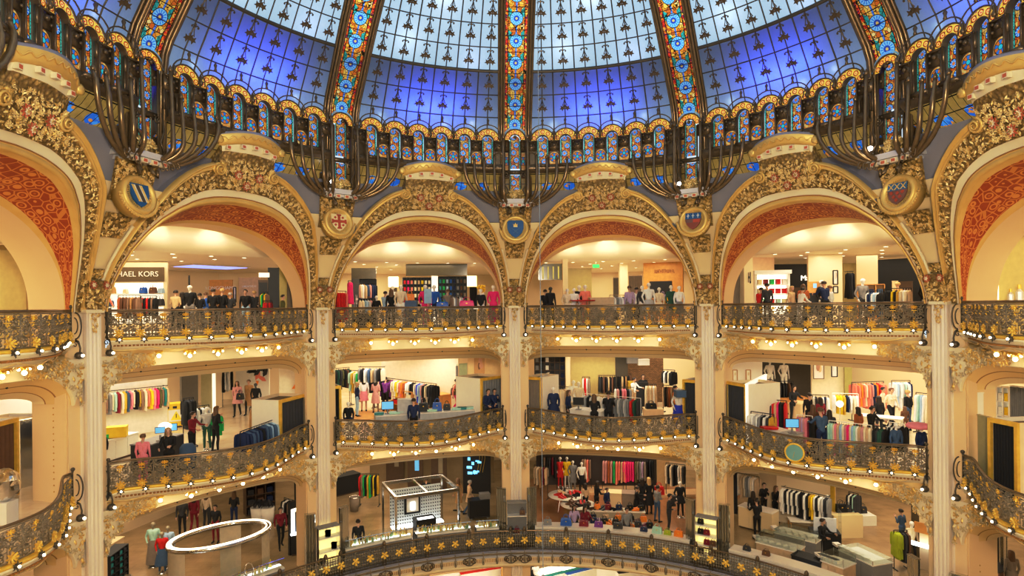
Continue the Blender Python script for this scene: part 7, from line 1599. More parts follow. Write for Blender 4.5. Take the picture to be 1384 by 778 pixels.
o = thing('globe_floor_lamp', 'bright globe lamp between the prints and the yellow rail', 'lamp', t2(1135, 541, 1.55)); m = MB(); m.sphere((0, 0, 1.42), .13, 14, 10); m.build('globe', M['glowsoft'], o, True); m = MB(); m.lathe([(0, 0), (.15, 0), (.15, .02), (.015, .04), (.015, 1.32), (0, 1.32)], n=10); m.build('stem', M['white'], o); partition('olive door pier right of the framed prints, right bay', t2(1142, 553), t2(1152, 553), 2.85, plain((.40, .38, .14), .4), .1); partition('tall gilt edged mirror beside the rightmost column, middle level', t2(1254, 625), t2(1262, 626), 2.2, 'mirror', .06, name='mirror', cat='mirror')
back2('white sales wall at the far left of the middle level', t2(-40, 625), t2(64, 600), 2.6, 'white'); rack('wall rail of white and grey clothes at the far left, middle level', 'on the far left wall rail', t2(-10, 571, 1.85), t2(60, 563, 1.85), 1.85, ['beige', 'white', 'cream', 'black', 'pale grey', 'white', 'grey', 'dusty pink', 'white', 'grey', 'white', 'pale grey', 'grey', 'white'], 'jacket', False)
cabin('gilt framed changing cabin with dark curtains at the far left', t2(-30, 690), t2(22, 668), 1.5, 2.2, 1, 'brown'); partition('tall gilt edged mirror at the far left, middle level', t2(28, 660), t2(46, 655), 2.0, 'mirror', .06, name='mirror', cat='mirror'); cabin('narrow olive and gilt cabin beside the leftmost column', t2(46, 650), t2(66, 643), 1.3, 2.0, 1, 'olive')
o = thing('foil_balloon', 'crumpled silver foil balloon at the far left railing', 'balloon', t2(6, 706)); m = MB(); rnd = random.Random(2); rows = []
for i in range(11):
 a_ = -PI / 2 + PI * i / 10; rows.append([(.36 * math.cos(a_) * math.cos(q) * (1 + .10 * rnd.uniform(-1, 1)), .3 * math.cos(a_) * math.sin(q) * (1 + .10 * rnd.uniform(-1, 1)), .95 + .42 * math.sin(a_)) for q in [2 * PI * k / 18 for k in range(18)]])
m.grid(rows, close_u=True); m.build('foil', M['chrome'], o); bx(o, 'pedestal', M['white'], (0, 0, .27), (.4, .4, .54))
cabin('dark curtained changing cabin at the far right, middle level', t2(1340, 668), t2(1376, 680), 1.5, 2.1, -1, 'black'); partition('olive glazed panel right of the rightmost column, middle level', t2(1322, 655), t2(1340, 662), 2.0, plain((.42, .40, .22), .15), .06); partition('white pier edge right of the rightmost column, middle level', t2(1316, 650), t2(1322, 652), 2.6, 'white', .2)
shelf_unit('bright shelf of lamps and small goods at the far right, middle level', t2(1324, 615), t2(1364, 622), .4, 2.4, 5, 3, 'white', ['cream', 'black', 'beige', 'white', 'yellow'], 'panelglow', 'the bright far right shelf', 1.0); drape('grey curtain at the far right edge, middle level', t2(1366, 625), t2(1392, 632), 2.5, 'grey')
q = world(54, P(.0, 11.0, 0)); p = ray(1074, 611);
def rail_hit(px, py, th, off):
 x, y, k = ray(px, py); best = None
 for i in range(400):
  t = 14 + i * .03; X, Y, Z = CXY[0] + x * t, CXY[1] + y * t, 1 + k * t; phi = math.degrees(math.atan2(X, Y)) - th
  if math.hypot(X, Y) >= B(phi) - off: return Vector((X, Y, Z)), th + phi
c, ph = rail_hit(1074, 611, 54, .16); o = thing('clock', 'round teal clock with a brass rim on the right middle railing', 'clock', c, -rad(ph) + .35); m = MB(); m.lathe([(.0, -.03), (.27, -.03), (.27, .05), (0, .05)], axis='y', n=32); m.build('dial', plain((.22, .42, .42), .3), o); m = MB(); m.tube([(.285 * math.cos(a), -.03, .285 * math.sin(a)) for a in [2 * PI * k / 32 for k in range(32)]], .035, 8, closed=True); m.build('brass_rim', M['gold'], o, True)
for nm, dx, dz in (('hour_hand', -.03, -.13), ('minute_hand', -.05, -.19)): m = MB(); m.tube([(0, -.045, .03), (dx, -.045, dz)], .010, 4); m.build(nm, M['gold_line'], o)
m = MB()
for k in range(12): a = k * PI / 6; m.box((.22 * math.cos(a), -.04, .22 * math.sin(a)), (.02, .01, .02))
m.build('hour_mark', M['gold_line'], o)
def t1(px, py, h=0.0): return tp(px, py, h, 1)
def ring_pt1(phi, d=.55): return Vector(P(phi, RR + d, R1))
def strokes(parent, n, w, h, x, z, y, c): marks(parent, n, w, h, x, z, c, y, n + int(w * 10))
for th, lit, rows, lb in ((-36, 'yellow_lit', 3, 'second column from the left'), (0, 'grey', 2, 'centre column'), (36, 'yellow_lit', 4, 'second column from the right'), (72, 'grey', 3, 'rightmost column'), (-72, 'grey', 2, 'leftmost column')):
 a, b = Vector(P(th - 1.9, 12.78, R1)), Vector(P(th + 1.9, 12.78, R1)); w = 1.9
 a, b = back_of(a, b, -.42); v = vitrine(f'{"amber" if lit == "yellow_lit" else "dark"} lit display case at the foot of the {lb}', a, b, .38, 1.95, lit, rows)
 for s in (-1, 1):
  p0 = Vector(P(th + s * 2.2, 12.5, R1)); p1 = Vector(P(th + s * 3.9, 12.5 + .15, R1)); p0, p1 = (p0, p1) if s > 0 else (p1, p0)
  fins(f'mirrored fin screen {"right" if s > 0 else "left"} of the foot of the {lb}', p0, p1, 2.55, 4)
 for k in range(7 if lit == 'yellow_lit' else 3):
  zz = .3 + 1.55 * ((k % rows) + .4) / rows + .03; u = .22 + .28 * ((k * 2) % 3); q = a + (b - a) * u + Vector((0, 0, zz)); t_ = (a - Vector((0, 0, a.z))); q = q + Vector((math.sin(rad(th)), math.cos(rad(th)), 0)) * .15
  if th == -36: box_item(f'small white perfume box in the amber lit case of the {lb}', q, (.18, .14, .2), 'white')['group'] = 'perfume boxes at the column foot'
  else: bag(f'{("black", "brown", "dark red")[k % 3]} bag in the case under the {lb}', q, ('black', 'brown', 'dark red')[k % 3], .24, .2, -th)['group'] = f'bags in the case of the {lb}'
def ring_counter(label, p0, p1, h, body_, top, n=8, glass=0.0, d0=.35, d1=.95, light=None):
 o = thing('ring_counter', label, 'counter', P((p0 + p1) / 2, RR + d0, R1)); off = tuple(o.location); ph = [lerp(p0, p1, k / n) for k in range(n + 1)]
 for nm, m_, pr in (('body', body_, ((d0, .02), (d0, h - .06), (d1, h - .06), (d1, .02))), ('worktop', top, ((d0 - .03, h - .06), (d0 - .03, h), (d1 + .03, h), (d1 + .03, h - .06)))):
  m = MB(); m.grid([[P(p, RR + d, R1 + z) for p in ph] for d, z in pr], close_v=True); m.build(nm, mt(m_), o, off=off)
 if glass:
  m = MB(); m.grid([[P(p, RR + d, R1 + z) for p in ph] for d, z in ((d0, h), (d0 + .03, h + glass), (d1, h + glass))]); m.build('glass_front', M['glass'], o, off=off)
  m = MB(); m.tube([P(p, RR + d0 + .03, R1 + h + glass) for p in ph], .014, 5); m.build('glass_edge', M['chrome'], o, off=off)
 if light:
  m = MB(); m.grid([[P(p, RR + d, R1 + h + .012) for p in ph] for d in (d0 + .25, d1 - .2)]); m.build('lit_top', M[light], o, off=off)
 return o
SEGS = [(-61, -44, 'white lit cosmetics counter along the ring at the left', 'glowwhite'), (-33, -20.5, 'glass topped perfume counter right of the amber display case', 'glowwhite'), (-19.5, -9, 'glass topped perfume counter in the middle of the centre left stretch', 'glowwhite'), (-8, -3.5, 'glass topped perfume counter beside the centre column foot', 'glowwhite'), (3.5, 33, 'long white bag counter along the ring, centre right stretch', None), (40, 60, 'long white counter along the ring, right stretch', None)]
for p0, p1, lb, li in SEGS: ring_counter(lb, p0, p1, .92, 'white' if li is None else 'grey', 'white', 12, .32 if li else 0.0, light=li)
rnd = random.Random(21); BC = [((.75, .6, .2), 'amber'), ((.85, .85, .8), 'clear'), ((.5, .35, .1), 'brown'), ((.35, .5, .3), 'green'), ((.8, .75, .45), 'pale gold')]
for p0, p1, nb, lb in ((-59, -45, 16, 'the left cosmetics counter'), (-32.5, -21, 34, 'the perfume counter right of the amber case'), (-19, -9.5, 30, 'the middle perfume counter'), (-7.6, -4, 12, 'the perfume counter by the centre column')):
 for k in range(nb):
  c, cn = rnd.choice(BC); p = lerp(p0, p1, (k + rnd.uniform(.2, .8)) / nb); q = P(p, RR + rnd.uniform(.48, .80), R1 + .935); bottle(f'{cn} glass perfume bottle standing on {lb}', q, c, rnd.uniform(.16, .28), f'{cn} bottles on {lb}')
for px, c, w in ((718, 'black', .42), (740, 'grey', .44), (765, 'blue', .58), (789, 'dark red', .48), (809, 'purple', .44), (835, 'charcoal', .48), (870, 'navy', .36), (888, 'mint', .5), (902, 'lime', .36), (917, 'orange', .44), (934, 'brown', .4), (976, 'grey', .36), (1009, 'charcoal', .34), (1035, 'brown', .34)):
 x, y, k = ray(px, 700); t = 10
 while math.hypot(CXY[0] + x * t, CXY[1] + y * t) < RR + .62 or t < 16: t += .02
 X, Y = CXY[0] + x * t, CXY[1] + y * t; bag(f'{c} handbag standing on the ring counter, {"centre right" if px < 950 else "right"} stretch', (X, Y, R1 + .925), c, w * .82, w * .52, -math.degrees(math.atan2(X, Y)))
cs = [t1(225, 742, 2.35), t1(364, 706, 2.35), t1(298, 699, 2.35), t1(300, 745, 2.35)]; C_ = (cs[0] + cs[1]) / 2; ax = (cs[1] - cs[0]); La = ax.length / 2; Lb = max(1.2, (cs[2] - cs[3]).length / 2 * .98); rz = math.atan2(ax.y, ax.x)
o = thing('oval_kiosk', 'glass walled kiosk under a glowing oval ring canopy, lower left', 'kiosk', C_, rz); T_ = [2 * PI * k / 64 for k in range(64)]
for nm, m_, w0, w1, z0, z1 in (('ring_canopy', 'chrome', .0, .20, 2.28, 2.40),):
 m = MB(); m.grid([[((La - w) * math.cos(a), (Lb - w) * math.sin(a), z) for a in T_] for w, z in ((w0, z0), (w0, z1), (w1, z1), (w1, z0))], close_u=True, close_v=True); m.build(nm, M['chrome'], o, True)
for nm, w in (('outer_light_strip', .03), ('inner_light_strip', .16)):
 m = MB(); m.tube([((La - w) * math.cos(a), (Lb - w) * math.sin(a), 2.405) for a in T_], .016, 6, closed=True); m.build(nm, M['glowsoft'], o, True)
for k, (a0, a1, mat_) in enumerate(((2.5, 3.75, 'panel'), (5.9, 6.6, 'panel'), (4.3, 4.75, 'glass'), (.9, 1.35, 'panel'))):
 m = MB(); m.grid([[((La - .06) * math.cos(lerp(a0, a1, q / 10)), (Lb - .06) * math.sin(lerp(a0, a1, q / 10)), z) for q in range(11)] for z in (.05, 2.28)]); m.build('curved_wall', M['glass'] if mat_ == 'glass' else plain((.62, .54, .40), .25), o, True)
o = mk_table('jewellery table with an oval mirror inside the oval kiosk', C_ + Vector((.9, -.4, 0)), 20, 1.2, .6, .9, 'cream'); m = MB(); m.tube([(.2 + .14 * math.cos(a), 0, 1.22 + .26 * math.sin(a)) for a in T_[::4]], .02, 5, closed=True); m.build('oval_mirror', M['chrome'], o); bx(o, 'trinket_tray', M['gold'], (-.25, 0, .94), (.5, .3, .06)); round_table('round grey stool table inside the oval kiosk', C_ + Vector((-.2, -.2, 0)), .4, .75, 'grey')
for px, py, h, top, bot, dr_, lb in ((207, 705, 1.78, 'mint', 'taupe', ('taupe', .12, .24), 'mannequin in a mint top and long taupe skirt on a dark plinth'), (219, 718, 1.62, 'red', 'denim', ('denim', .35, .26), 'mannequin in a red top and blue flared skirt'), (227, 710, 1.68, 'pale blue', 'red', ('red', .5, .2), 'mannequin in a pale blue top and red skirt')):
 mannequin(lb + ', lower left', t1(px, py, h), 15, top, bot, (.35, .30, .2), dress=dr_, h=h)
for px, py, h, top, bot, hr, lg, rz, ps, lb in ((246, 672, 1.8, 'charcoal', 'black', 'dark', False, 10, 'stand', 'person in black trousers, first of four shoppers at the lower left'), (262, 668, 1.8, 'dark red', 'dark red', 'dark', True, 190, 'walk', 'person in red trousers, second of four shoppers at the lower left'), (279, 664, 1.8, 'cream', 'charcoal', 'brown', True, 170, 'stand', 'person in a cream jacket, third of four shoppers at the lower left'), (291, 682, 1.66, 'black', 'dark red', 'dark', False, 0, 'stand', 'person in black and dark red, last of four shoppers at the lower left'), (316, 664, 1.72, 'black', 'navy', 'brown', True, 180, 'phone', 'long-haired person in black standing behind the oval kiosk'), (379, 685, 1.76, 'dark red', 'black', 'dark', False, 30, 'walk', 'person in dark red and black walking right of the oval kiosk')): person(lb, ps, t1(px, py, h), rz, top, bot, hr, lg, h=h)
o = shelf_unit('dark open clothes shelf under the left lintel, lower level', t1(333, 700), t1(372, 692), .5, 2.0, 3, 4, 'darkwood', ['charcoal', 'brown', 'navy', 'grey'], 'darkwood', 'the dark open clothes shelf', .1);
for px in (348, 362): o = thing('planter', f'white tub of dark leaves, {"left" if px < 355 else "right"} of two before the dark shelf', 'planter', t1(px, 706)); m = MB(); m.lathe([(0, 0), (.25, 0), (.32, .75), (.28, .75), (0, .68)], n=16); m.build('tub', M['white'], o, True); m = MB(); rnd = random.Random(px); [m.add(motif_leaf(.16), Matrix.Translation((rnd.uniform(-.22, .22), rnd.uniform(-.2, .2), .82 + rnd.uniform(0, .2))) @ Euler((rnd.uniform(-1, 1), 0, rnd.uniform(0, 6))).to_matrix().to_4x4()) for k in range(30)]; m.build('leaves', fab('charcoal'), o)
rack('rail of black and patterned clothes left of the lit panel, lower left', 'on the black rail left of the lit panel', t1(384, 672, 1.6), t1(398, 676, 1.6), 1.6, ['black', 'white', 'black', 'patterned', 'black'], 'coat'); drape('dark pleated curtain left of the second column, lower level', t1(398, 690), t1(412, 694), 2.4, 'charcoal')
o = thing('lit_screen', 'tall advertising light box with a perfume bottle, left of the mirrored fins', 'light box', t1(405, 745), rad(58)); bx(o, 'frame', M['black'], (0, .06, 1.1), (1.0, .1, 2.2)); bx(o, 'lit_face', M['glowsoft'], (0, 0, 1.15), (.86, .02, 1.5)); bx(o, 'bottle_image', plain((.75, .35, .05)), (.05, -.015, 1.0), (.12, .01, .5)); bx(o, 'dark_image', plain((.15, .2, .3)), (-.15, -.015, 1.3), (.2, .01, .9)); counter('small white lit counter below the perfume light box', t1(394, 752), t1(415, 748), .5, .9, 'black', 'glowwhite')
counter('pale wood accessories counter with jewellery boxes, lower left corner', t1(128, 778), t1(168, 752), .9, .85, plain((.72, .58, .36)), plain((.78, .64, .42))); shelf_unit('striped dark and teal shelf block at the lower left corner', t1(150, 800), t1(174, 780), .5, 1.3, 4, 5, 'black', ['teal', 'black', 'teal', 'charcoal'], 'charcoal', 'the striped shelf block', .1);
for k in range(8): box_item('small brown jewellery box on the pale wood accessories counter', up(t1(134 + 4.3 * k, 760 - 2.6 * k), .87), (.14, .12, .08 + .03 * (k % 3)), ('rust', 'brown', 'camel')[k % 3])['group'] = 'jewellery boxes on the pale wood counter'
partition('cream shop wall with hanging bags at the far lower left', t1(132, 735), t1(240, 690), 2.4, 'shopwall', .1); bag('dark patterned bag hanging on the cream wall, lower left', up(t1(180, 716), 1.2), 'purple', .5, .4, 50)
rack('round stand of multi-coloured clothes at the left of the centre left stretch', 'on the multi-coloured stand', t1(486, 640, 1.65), t1(512, 640, 1.65), 1.65, ['red', 'patterned', 'green', 'black', 'mustard', 'green', 'charcoal', 'yellow', 'black', 'mustard'], 'coat'); counter('black till counter with a yellow frame, lower centre left', t1(453, 672), t1(487, 664), .8, 1.05, 'black', 'black'); o = thing('waste_basket', 'pale round basket at the right of the yellow framed till', 'basket', t1(479, 690)); m = MB(); m.lathe([(0, 0), (.20, 0), (.26, .7), (.22, .7), (0, .1)], n=16); m.build('tub', fab('taupe'), o, True); m = MB(); m.tube([(.25 * math.cos(a), .25 * math.sin(a), .7) for a in T_[::4]], .02, 5, closed=True); m.build('rim', M['chrome'], o)
cs = [t1(535, 673, 2.3), t1(620, 661, 2.3), t1(602, 647, 2.3), t1(525, 658, 2.3)]; a, b = cs[0], cs[1]; o, L = line_thing('canopy_kiosk', 'chrome framed perfume kiosk with an open canopy and patterned back screen', 'kiosk', a, b); D_ = 2.4; m = MB()
for c, d in (((0, 0, 2.3), (L, .10, .14)), ((0, D_, 2.3), (L, .10, .14)), ((-L / 2, D_ / 2, 2.3), (.1, D_, .14)), ((L / 2, D_ / 2, 2.3), (.1, D_, .14)), ((0, D_ / 2, 2.3), (.08, D_, .1))): m.box(c, d)
m.build('canopy_frame', M['chrome'], o)
for x in (-L / 2, L / 2):
 for y in (0, D_): bx(o, 'post', M['chrome'], (x, y, 1.15), (.08, .08, 2.3))
bx(o, 'screen_panel', plain((.62, .66, .66), .3, 0, .15), (.1, D_ - .1, 1.15), (L * .86, .05, 1.7)); m = MB()
for i in range(22):
 for j in range(11): m.box((.1 - L * .42 + L * .84 * i / 21, D_ - .14, .40 + .15 * j), (.045, .02, .045))
m.build('dot_pattern', M['black'], o); bx(o, 'lit_ledge', M['glowwhite'], (.1, D_ - .4, .35), (L * .86, .4, .06)); bx(o, 'framed_bottle', M['white'], (-.1, D_ - .3, 1.25), (.55, .06, .65)); bx(o, 'frame_mount', M['black'], (-.1, D_ - .26, 1.25), (.75, .05, .85)); bx(o, 'glass_bottle', M['glowwhite'], (-.1, D_ - .36, 1.2), (.2, .05, .35)); bx(o, 'service_desk', M['black'], (.1, .9, .5), (.9, .6, 1.0)); bx(o, 'desk_light', M['glowwhite'], (.1, .75, 1.02), (.7, .2, .04))
person('man-sized person in a long beige jacket and jeans, back to the dark doors', 'walk', t1(634, 649, 1.72), 110, 'beige', 'denim', 'grey', h=1.72, dress=('beige', .68, .21)); person('person in camel walking behind the chrome kiosk', 'walk', t1(620, 646, 1.7), 250, 'camel', 'beige', 'brown', True, h=1.70, dress=('camel', .5, .2)); person('dark-haired person in a black suit behind the perfume counter', 'stand', t1(484, 704, 1.7), 200, 'black', 'black', 'dark', h=1.70); person('dark-haired person behind the chrome kiosk canopy', 'stand', t1(576, 645, 1.7), 180, 'black', 'black', 'dark', h=1.7)
o = thing('service_trolley', 'black trolley with a white box right of the chrome kiosk', 'trolley', t1(647, 699), .2); bx(o, 'cabinet', M['black'], (0, 0, .5), (1.0, .6, .85)); bx(o, 'top_box', M['grey'], (.3, 0, 1.05), (.5, .4, .25)); [bx(o, 'wheel', M['grey'], (x, y, .04), (.08, .05, .08)) for x in (-.4, .4) for y in (-.22, .22)]
for px0, px1, py, lb, blue in ((522, 546, 652, 'first', 0), (551, 572, 658, 'second', 1), (583, 604, 662, 'third', 0)): o = partition(f'dark framed doorway in the marble wall, {lb} from the left', t1(px0, py), t1(px1, py), 2.7, 'darkwood', .1, name='dark_doorway', cat='doorway'); bx(o, 'inset', M['screen'] if blue else plain((.35, .3, .2)), (.1, -.02, 1.6), (.25, .02, 1.3))
o = partition('tall black wall with hanging blue lit letters beside the centre column', t1(626, 666), t1(663, 668), 2.9, 'black', .1, name='lit_black_wall', cat='wall panel'); m = MB(); rnd = random.Random(3); [m.box((rnd.uniform(-.6, .2), -.06, rnd.uniform(1.1, 2.6)), (rnd.uniform(.06, .3), .03, rnd.uniform(.05, .25))) for k in range(14)]; m.build('blue_lit_shape', plain((.2, .6, 1.0), .5, 0, 1.6), o); m = MB(); [m.tube([(x, -.05, 2.8), (x + .1, -.05, 2.0), (x - .05, -.05, 1.2)], .012, 4) for x in (.1, .25, .4)]; m.build('wire', M['gold'], o); partition('brown marble wall between the doorways, lower centre left', t1(500, 650), t1(668, 652), 2.85, plain((.36, .26, .14), .3), .1)
m = MB(); m.grid([[P(p, r, R1 + .012) for p in [3.2 + 30 * k / 20 for k in range(21)]] for r in (15.2, 18, 22.9)]); tag(m.build('wood_floor_area', M['wood_floor']), 'orange brown timber floor area of the centre right shoe department', 'floor', None, 'structure')
R1K = [((722, 628), (740, 630), 1.75, ['beige', 'cream', 'camel', 'dark red', 'beige'], 'coat', 'left rail of beige coats, lower centre right'), ((786, 618), (799, 619), 1.8, ['patterned', 'beige', 'salmon', 'patterned'], 'dress', 'rail of patterned dresses left of the coral rails'), ((814, 620), (846, 622), 1.8, ['dusty pink', 'dusty pink', 'rust', 'dusty pink', 'green', 'salmon', 'salmon', 'beige', 'salmon'], 'dress', 'rail of coral and dusty pink dresses'), ((842, 621), (857, 622), 1.8, ['hot pink', 'hot pink', 'hot pink', 'hot pink', 'hot pink'], 'coat', 'hot pink rail in the middle of the shoe department'), ((858, 621), (873, 622), 1.8, ['olive', 'taupe', 'grey', 'lilac', 'taupe'], 'coat', 'olive and grey rail right of the hot pink coats'), ((874, 619), (884, 620), 1.8, ['black', 'charcoal', 'black'], 'coat', 'short rail of black coats right of the olive rail'), ((900, 625), (926, 628), 1.8, ['cream', 'black', 'cream', 'black', 'black', 'white', 'cream', 'charcoal'], 'coat', 'rail of cream and black coats by the fourth column'), ((730, 616), (752, 616), 2.1, ['black', 'patterned', 'black', 'charcoal', 'dark red', 'black'], 'coat', 'dark back rail at the left of the shoe department')]
for (x0, y0), (x1, y1), h, cl, kd, lb in R1K: rack(lb, 'on the ' + lb, t1(x0, y0, h), t1(x1, y1, h), h, cl, kd)
for px, py, h, top, bot, dr_, lb in ((757, 617, 1.75, 'red', 'red', ('red', .6, .2), 'mannequin in a red dress at the back of the shoe department'), (766, 617, 1.75, 'yellow', 'white', ('yellow', .7, .2), 'mannequin in a yellow top at the back of the shoe department'), (774, 622, 1.7, 'grey', 'grey', ('grey', .5, .18), 'mannequin in a long grey dress at the back of the shoe department'), (786, 624, 1.75, 'white', 'black', ('black', .55, .17), 'mannequin in a white top and black skirt beside the round tables'), (919, 650, 1.75, 'black', 'black', ('black', .7, .24), 'mannequin in a black padded coat by the fourth column')): mannequin(lb, t1(px, py, h), 0, top, bot, dress=dr_, h=h)
round_table('larger white round table of shoes, left of a pair', t1(766, 674, .5), .95, .72); round_table('smaller white round table of shoes, right of a pair', t1(781, 684, .5), .85, .62)
rnd = random.Random(8)
def shoes(label, loc, c, rz, grp):
 if 'shoe' not in BG:
  m = MB()
  for s in (-1, 1): m.grid([[(s * .07 + x * w, y, z) for x, z in ((-1, 0), (-.9, h), (.9, h), (1, 0))] for y, w, h in ((-.14, .025, .03), (-.08, .045, .05), (.02, .038, .07), (.10, .04, .11), (.13, .035, .11))], close_u=False); m.box((s * .07, .10, .01), (.05, .05, .05))
  BG['shoe'] = m.mesh('shoe_pair', M['black'])
 q = link('shoe_pair', BG['shoe'], None, loc, (0, 0, rz), (1.3, 1.3, 1.3)); setmat(q, [fab(c, .4)]); tag(q, label, 'shoes', grp)
for cx, n, nm, h, r in ((766, 9, 'larger', .73, .7), (781, 8, 'smaller', .63, .6)):
 c0 = t1(cx, 674 if cx == 766 else 684, .5)
 for k in range(n): c = rnd.choice(('black', 'red', 'beige', 'brown')); shoes(f'{c} pair of shoes on the {nm} white round table', c0 + Vector((r * math.cos(k * 2.4) * (.4 + .6 * k / n), r * math.sin(k * 2.4) * (.4 + .6 * k / n), h)), c, k, f'{c} shoes on the {nm} white round table')
for i, (x0, y0, x1, y1) in enumerate(((790, 690, 872, 692), (782, 704, 876, 708), (800, 716, 884, 722))):
 a, b = t1(x0, y0, .8), t1(x1, y1, .8); a.z = b.z = R1; nm = ('back', 'middle', 'front')[i]; counter(f'long low shoe and bag table, {nm} one of three', a, b, .55, .8, plain((.5, .42, .3)), 'white', name='display_table', cat='table')
 for k in range(11):
  p = a + (b - a) * ((k + .5) / 11) + Vector((0, .25, .81)); c = ('black', 'brown', 'orange', 'charcoal', 'dark red', 'black', 'navy', 'beige', 'black', 'orange', 'black')[(k + 3 * i) % 11]
  if k % 2 == 0: bag(f'{c} bag on the {nm} long shoe table', p, c, .30, .24)['group'] = f'{c} bags on the {nm} shoe table'
  else: shoes(f'{c} pair of shoes on the {nm} long shoe table', p, c, rnd.uniform(0, 6), f'{c} shoes on the {nm} shoe table')
counter('cream till block behind the long shoe tables', t1(818, 690), t1(840, 691), .7, .9, 'cream', 'cream'); counter('taupe till block right of the cream till block', t1(841, 691), t1(858, 692), .7, .9, 'taupe', 'taupe')
for px, py, h, top, bot, hr, lg, rz, ps, lb in ((791, 653, 1.5, 'beige', 'black', 'dark', True, 200, 'stand', 'long-haired person in beige beside the round shoe tables'), (806, 650, 1.72, 'black', 'black', 'dark', True, 110, 'reach', 'person in black reaching right beside the cream till block'), (820, 659, 1.45, 'navy', 'navy', 'dark', False, 40, 'stand', 'dark-haired person in navy behind the back shoe table'), (860, 657, 1.6, 'black', 'black', 'dark', False, 90, 'reach', 'person in black left of the two long black coats'), (868, 646, 1.76, 'black', 'black', 'dark', True, 170, 'stand', 'person in a long black coat, left of a close pair'), (877, 645, 1.80, 'black', 'black', 'blond', True, 190, 'stand', 'blond person in a long black coat, right of a close pair'), (888, 656, 1.72, 'grey', 'denim', 'dark', False, 120, 'phone', 'person in a grey top and jeans with a red bag'), (904, 667, 1.78, 'charcoal', 'charcoal', 'dark', False, 60, 'phone', 'tall person in charcoal with a backpack near the bag counter'), (776, 689, 1.62, 'lilac', 'black', 'dark', True, 0, 'reach', 'person in a lilac shirt behind the blue bag'), (790, 690, 1.6, 'dark red', 'black', 'dark', True, 20, 'reach', 'person in dark red behind the dark red bag'), (847, 687, 1.66, 'grey', 'charcoal', 'dark', False, 10, 'stand', 'person in a grey t-shirt behind the long bag counter')):
 person(lb, ps, t1(px, py, h), rz, top, bot, hr, lg, h=h, dress=(top, .45, .22) if 'long black coat' in lb else None)
bag('red folder bag held by the person in a grey top and jeans', up(t1(891, 694), .95), 'red', .5, .4); o = box_item('dark backpack worn by the tall person in charcoal', up(t1(908.5, 713), 1.02), (.3, .2, .45), 'charcoal', 'backpack', 'backpack')
partition('dark back wall of the shoe department', t1(725, 655), t1(890, 656), 2.8, plain((.06, .045, .04), .5), .1); partition('beige back wall panel right of the dark wall, shoe department', t1(888, 657), t1(905, 657), 2.8, plain((.62, .45, .22), .5), .1); box_item('low pale wood dais under the cream and black coats', t1(915, 668), (2.4, 1.0, .14), plain((.75, .55, .3)), 'dais', 'dais', .3, False); box_item('low pale wood dais under the coral dresses', t1(835, 664), (5.0, 1.1, .14), plain((.75, .55, .3)), 'dais', 'dais', .1, False)
back_ = partition('cream wall behind the long monochrome clothes rail, lower right', t1(1050, 704), t1(1130, 716), 2.4, 'shopwall', .12); rack('long rail of black, white and yellow clothes on the cream wall, lower right', 'on the long monochrome rail, lower right', t1(1056, 656, 1.9), t1(1122, 672, 1.85), 1.88, ['white', 'white', 'black', 'white', 'charcoal', 'white', 'black', 'white', 'black', 'black', 'white', 'black', 'mustard', 'yellow', 'white', 'black', 'white', 'pale grey', 'charcoal', 'grey'], 'coat', False)
rack('rail of cream and grey clothes right of the fourth column, lower level', 'on the cream and grey rail, lower right', t1(996, 638, 1.9), t1(1026, 644, 1.9), 1.9, ['white', 'cream', 'beige', 'cream', 'grey', 'pale grey', 'cream', 'white', 'beige'], 'coat'); drape('dark pleated curtain right of the fourth column, lower level', t1(984, 694), t1(997, 696), 2.6, 'charcoal'); partition('pale wall panel behind the three people in black, lower right', t1(1026, 692), t1(1051, 698), 2.6, 'shopwall', .1)
counter('long cream reception counter with people in black, lower right', t1(998, 712), t1(1044, 724), .7, 1.0, 'cream', 'white', doors=3)
for px, py, h, hr, lg, rz, ps, lb in ((1018, 664, 1.74, 'dark', True, 170, 'stand', 'long-haired person in black seen from behind at the cream counter'), (1023, 674, 1.76, 'dark', False, 185, 'reach', 'broad person in black seen from behind at the cream counter, right of the long hair'), (1032, 652, 1.74, 'dark', False, 10, 'phone', 'person in black with an arm raised behind the cream counter'), (1047.5, 656, 1.74, 'brown', True, 20, 'reach', 'fair person in black standing at the right end of the cream counter'), (1110, 700, 1.78, 'dark', False, 30, 'reach', 'person in a black suit between the grey display counters')): person(lb, ps, t1(px, py, h), rz, 'black', 'black', hr, lg, h=h)
mannequin('mannequin in a grey and cream outfit at the right end of the monochrome rail', t1(1118, 668, 1.75), 10, 'pale grey', 'beige', dress=('beige', .5, .2), h=1.75); drape('mustard hanging cloth right of the grey and cream mannequin', t1(1123, 720), t1(1129, 722), 2.2, 'mustard'); mk_table('white low table with a black bag before the monochrome rail', t1(1092, 722), -15, 1.6, .6, .65, 'white', 'wood'); bag('black bag on the white low table, lower right', up(t1(1083, 718), .66), 'black', .45, .5)
for px, py, w, h, c, lb in ((1139, 722, 1.3, 1.0, 'cream', 'cream plinth with black bags, lower right'), (1160, 706, 1.2, .45, 'white', 'low white plinth behind the cream plinth, lower right')): o = box_item(lb, t1(px, py), (w, .9, h), c, 'plinth', 'plinth_table', -.3, False); bag(f'black bag on the {lb.split(",")[0].replace(" with black bags", "")}', up(t1(px - 2, py), h + .01), 'black', .5, .35); bag(f'small dark bag on the {lb.split(",")[0].replace(" with black bags", "")}', up(t1(px + 6, py), h + .01), 'charcoal', .36, .3)
rack('rail of black, white and mint clothes behind the plinths, lower right', 'on the far rail behind the plinths, lower right', t1(1147, 664, 1.8), t1(1160, 667, 1.8), 1.8, ['black', 'white', 'black', 'mint', 'charcoal'], 'coat')
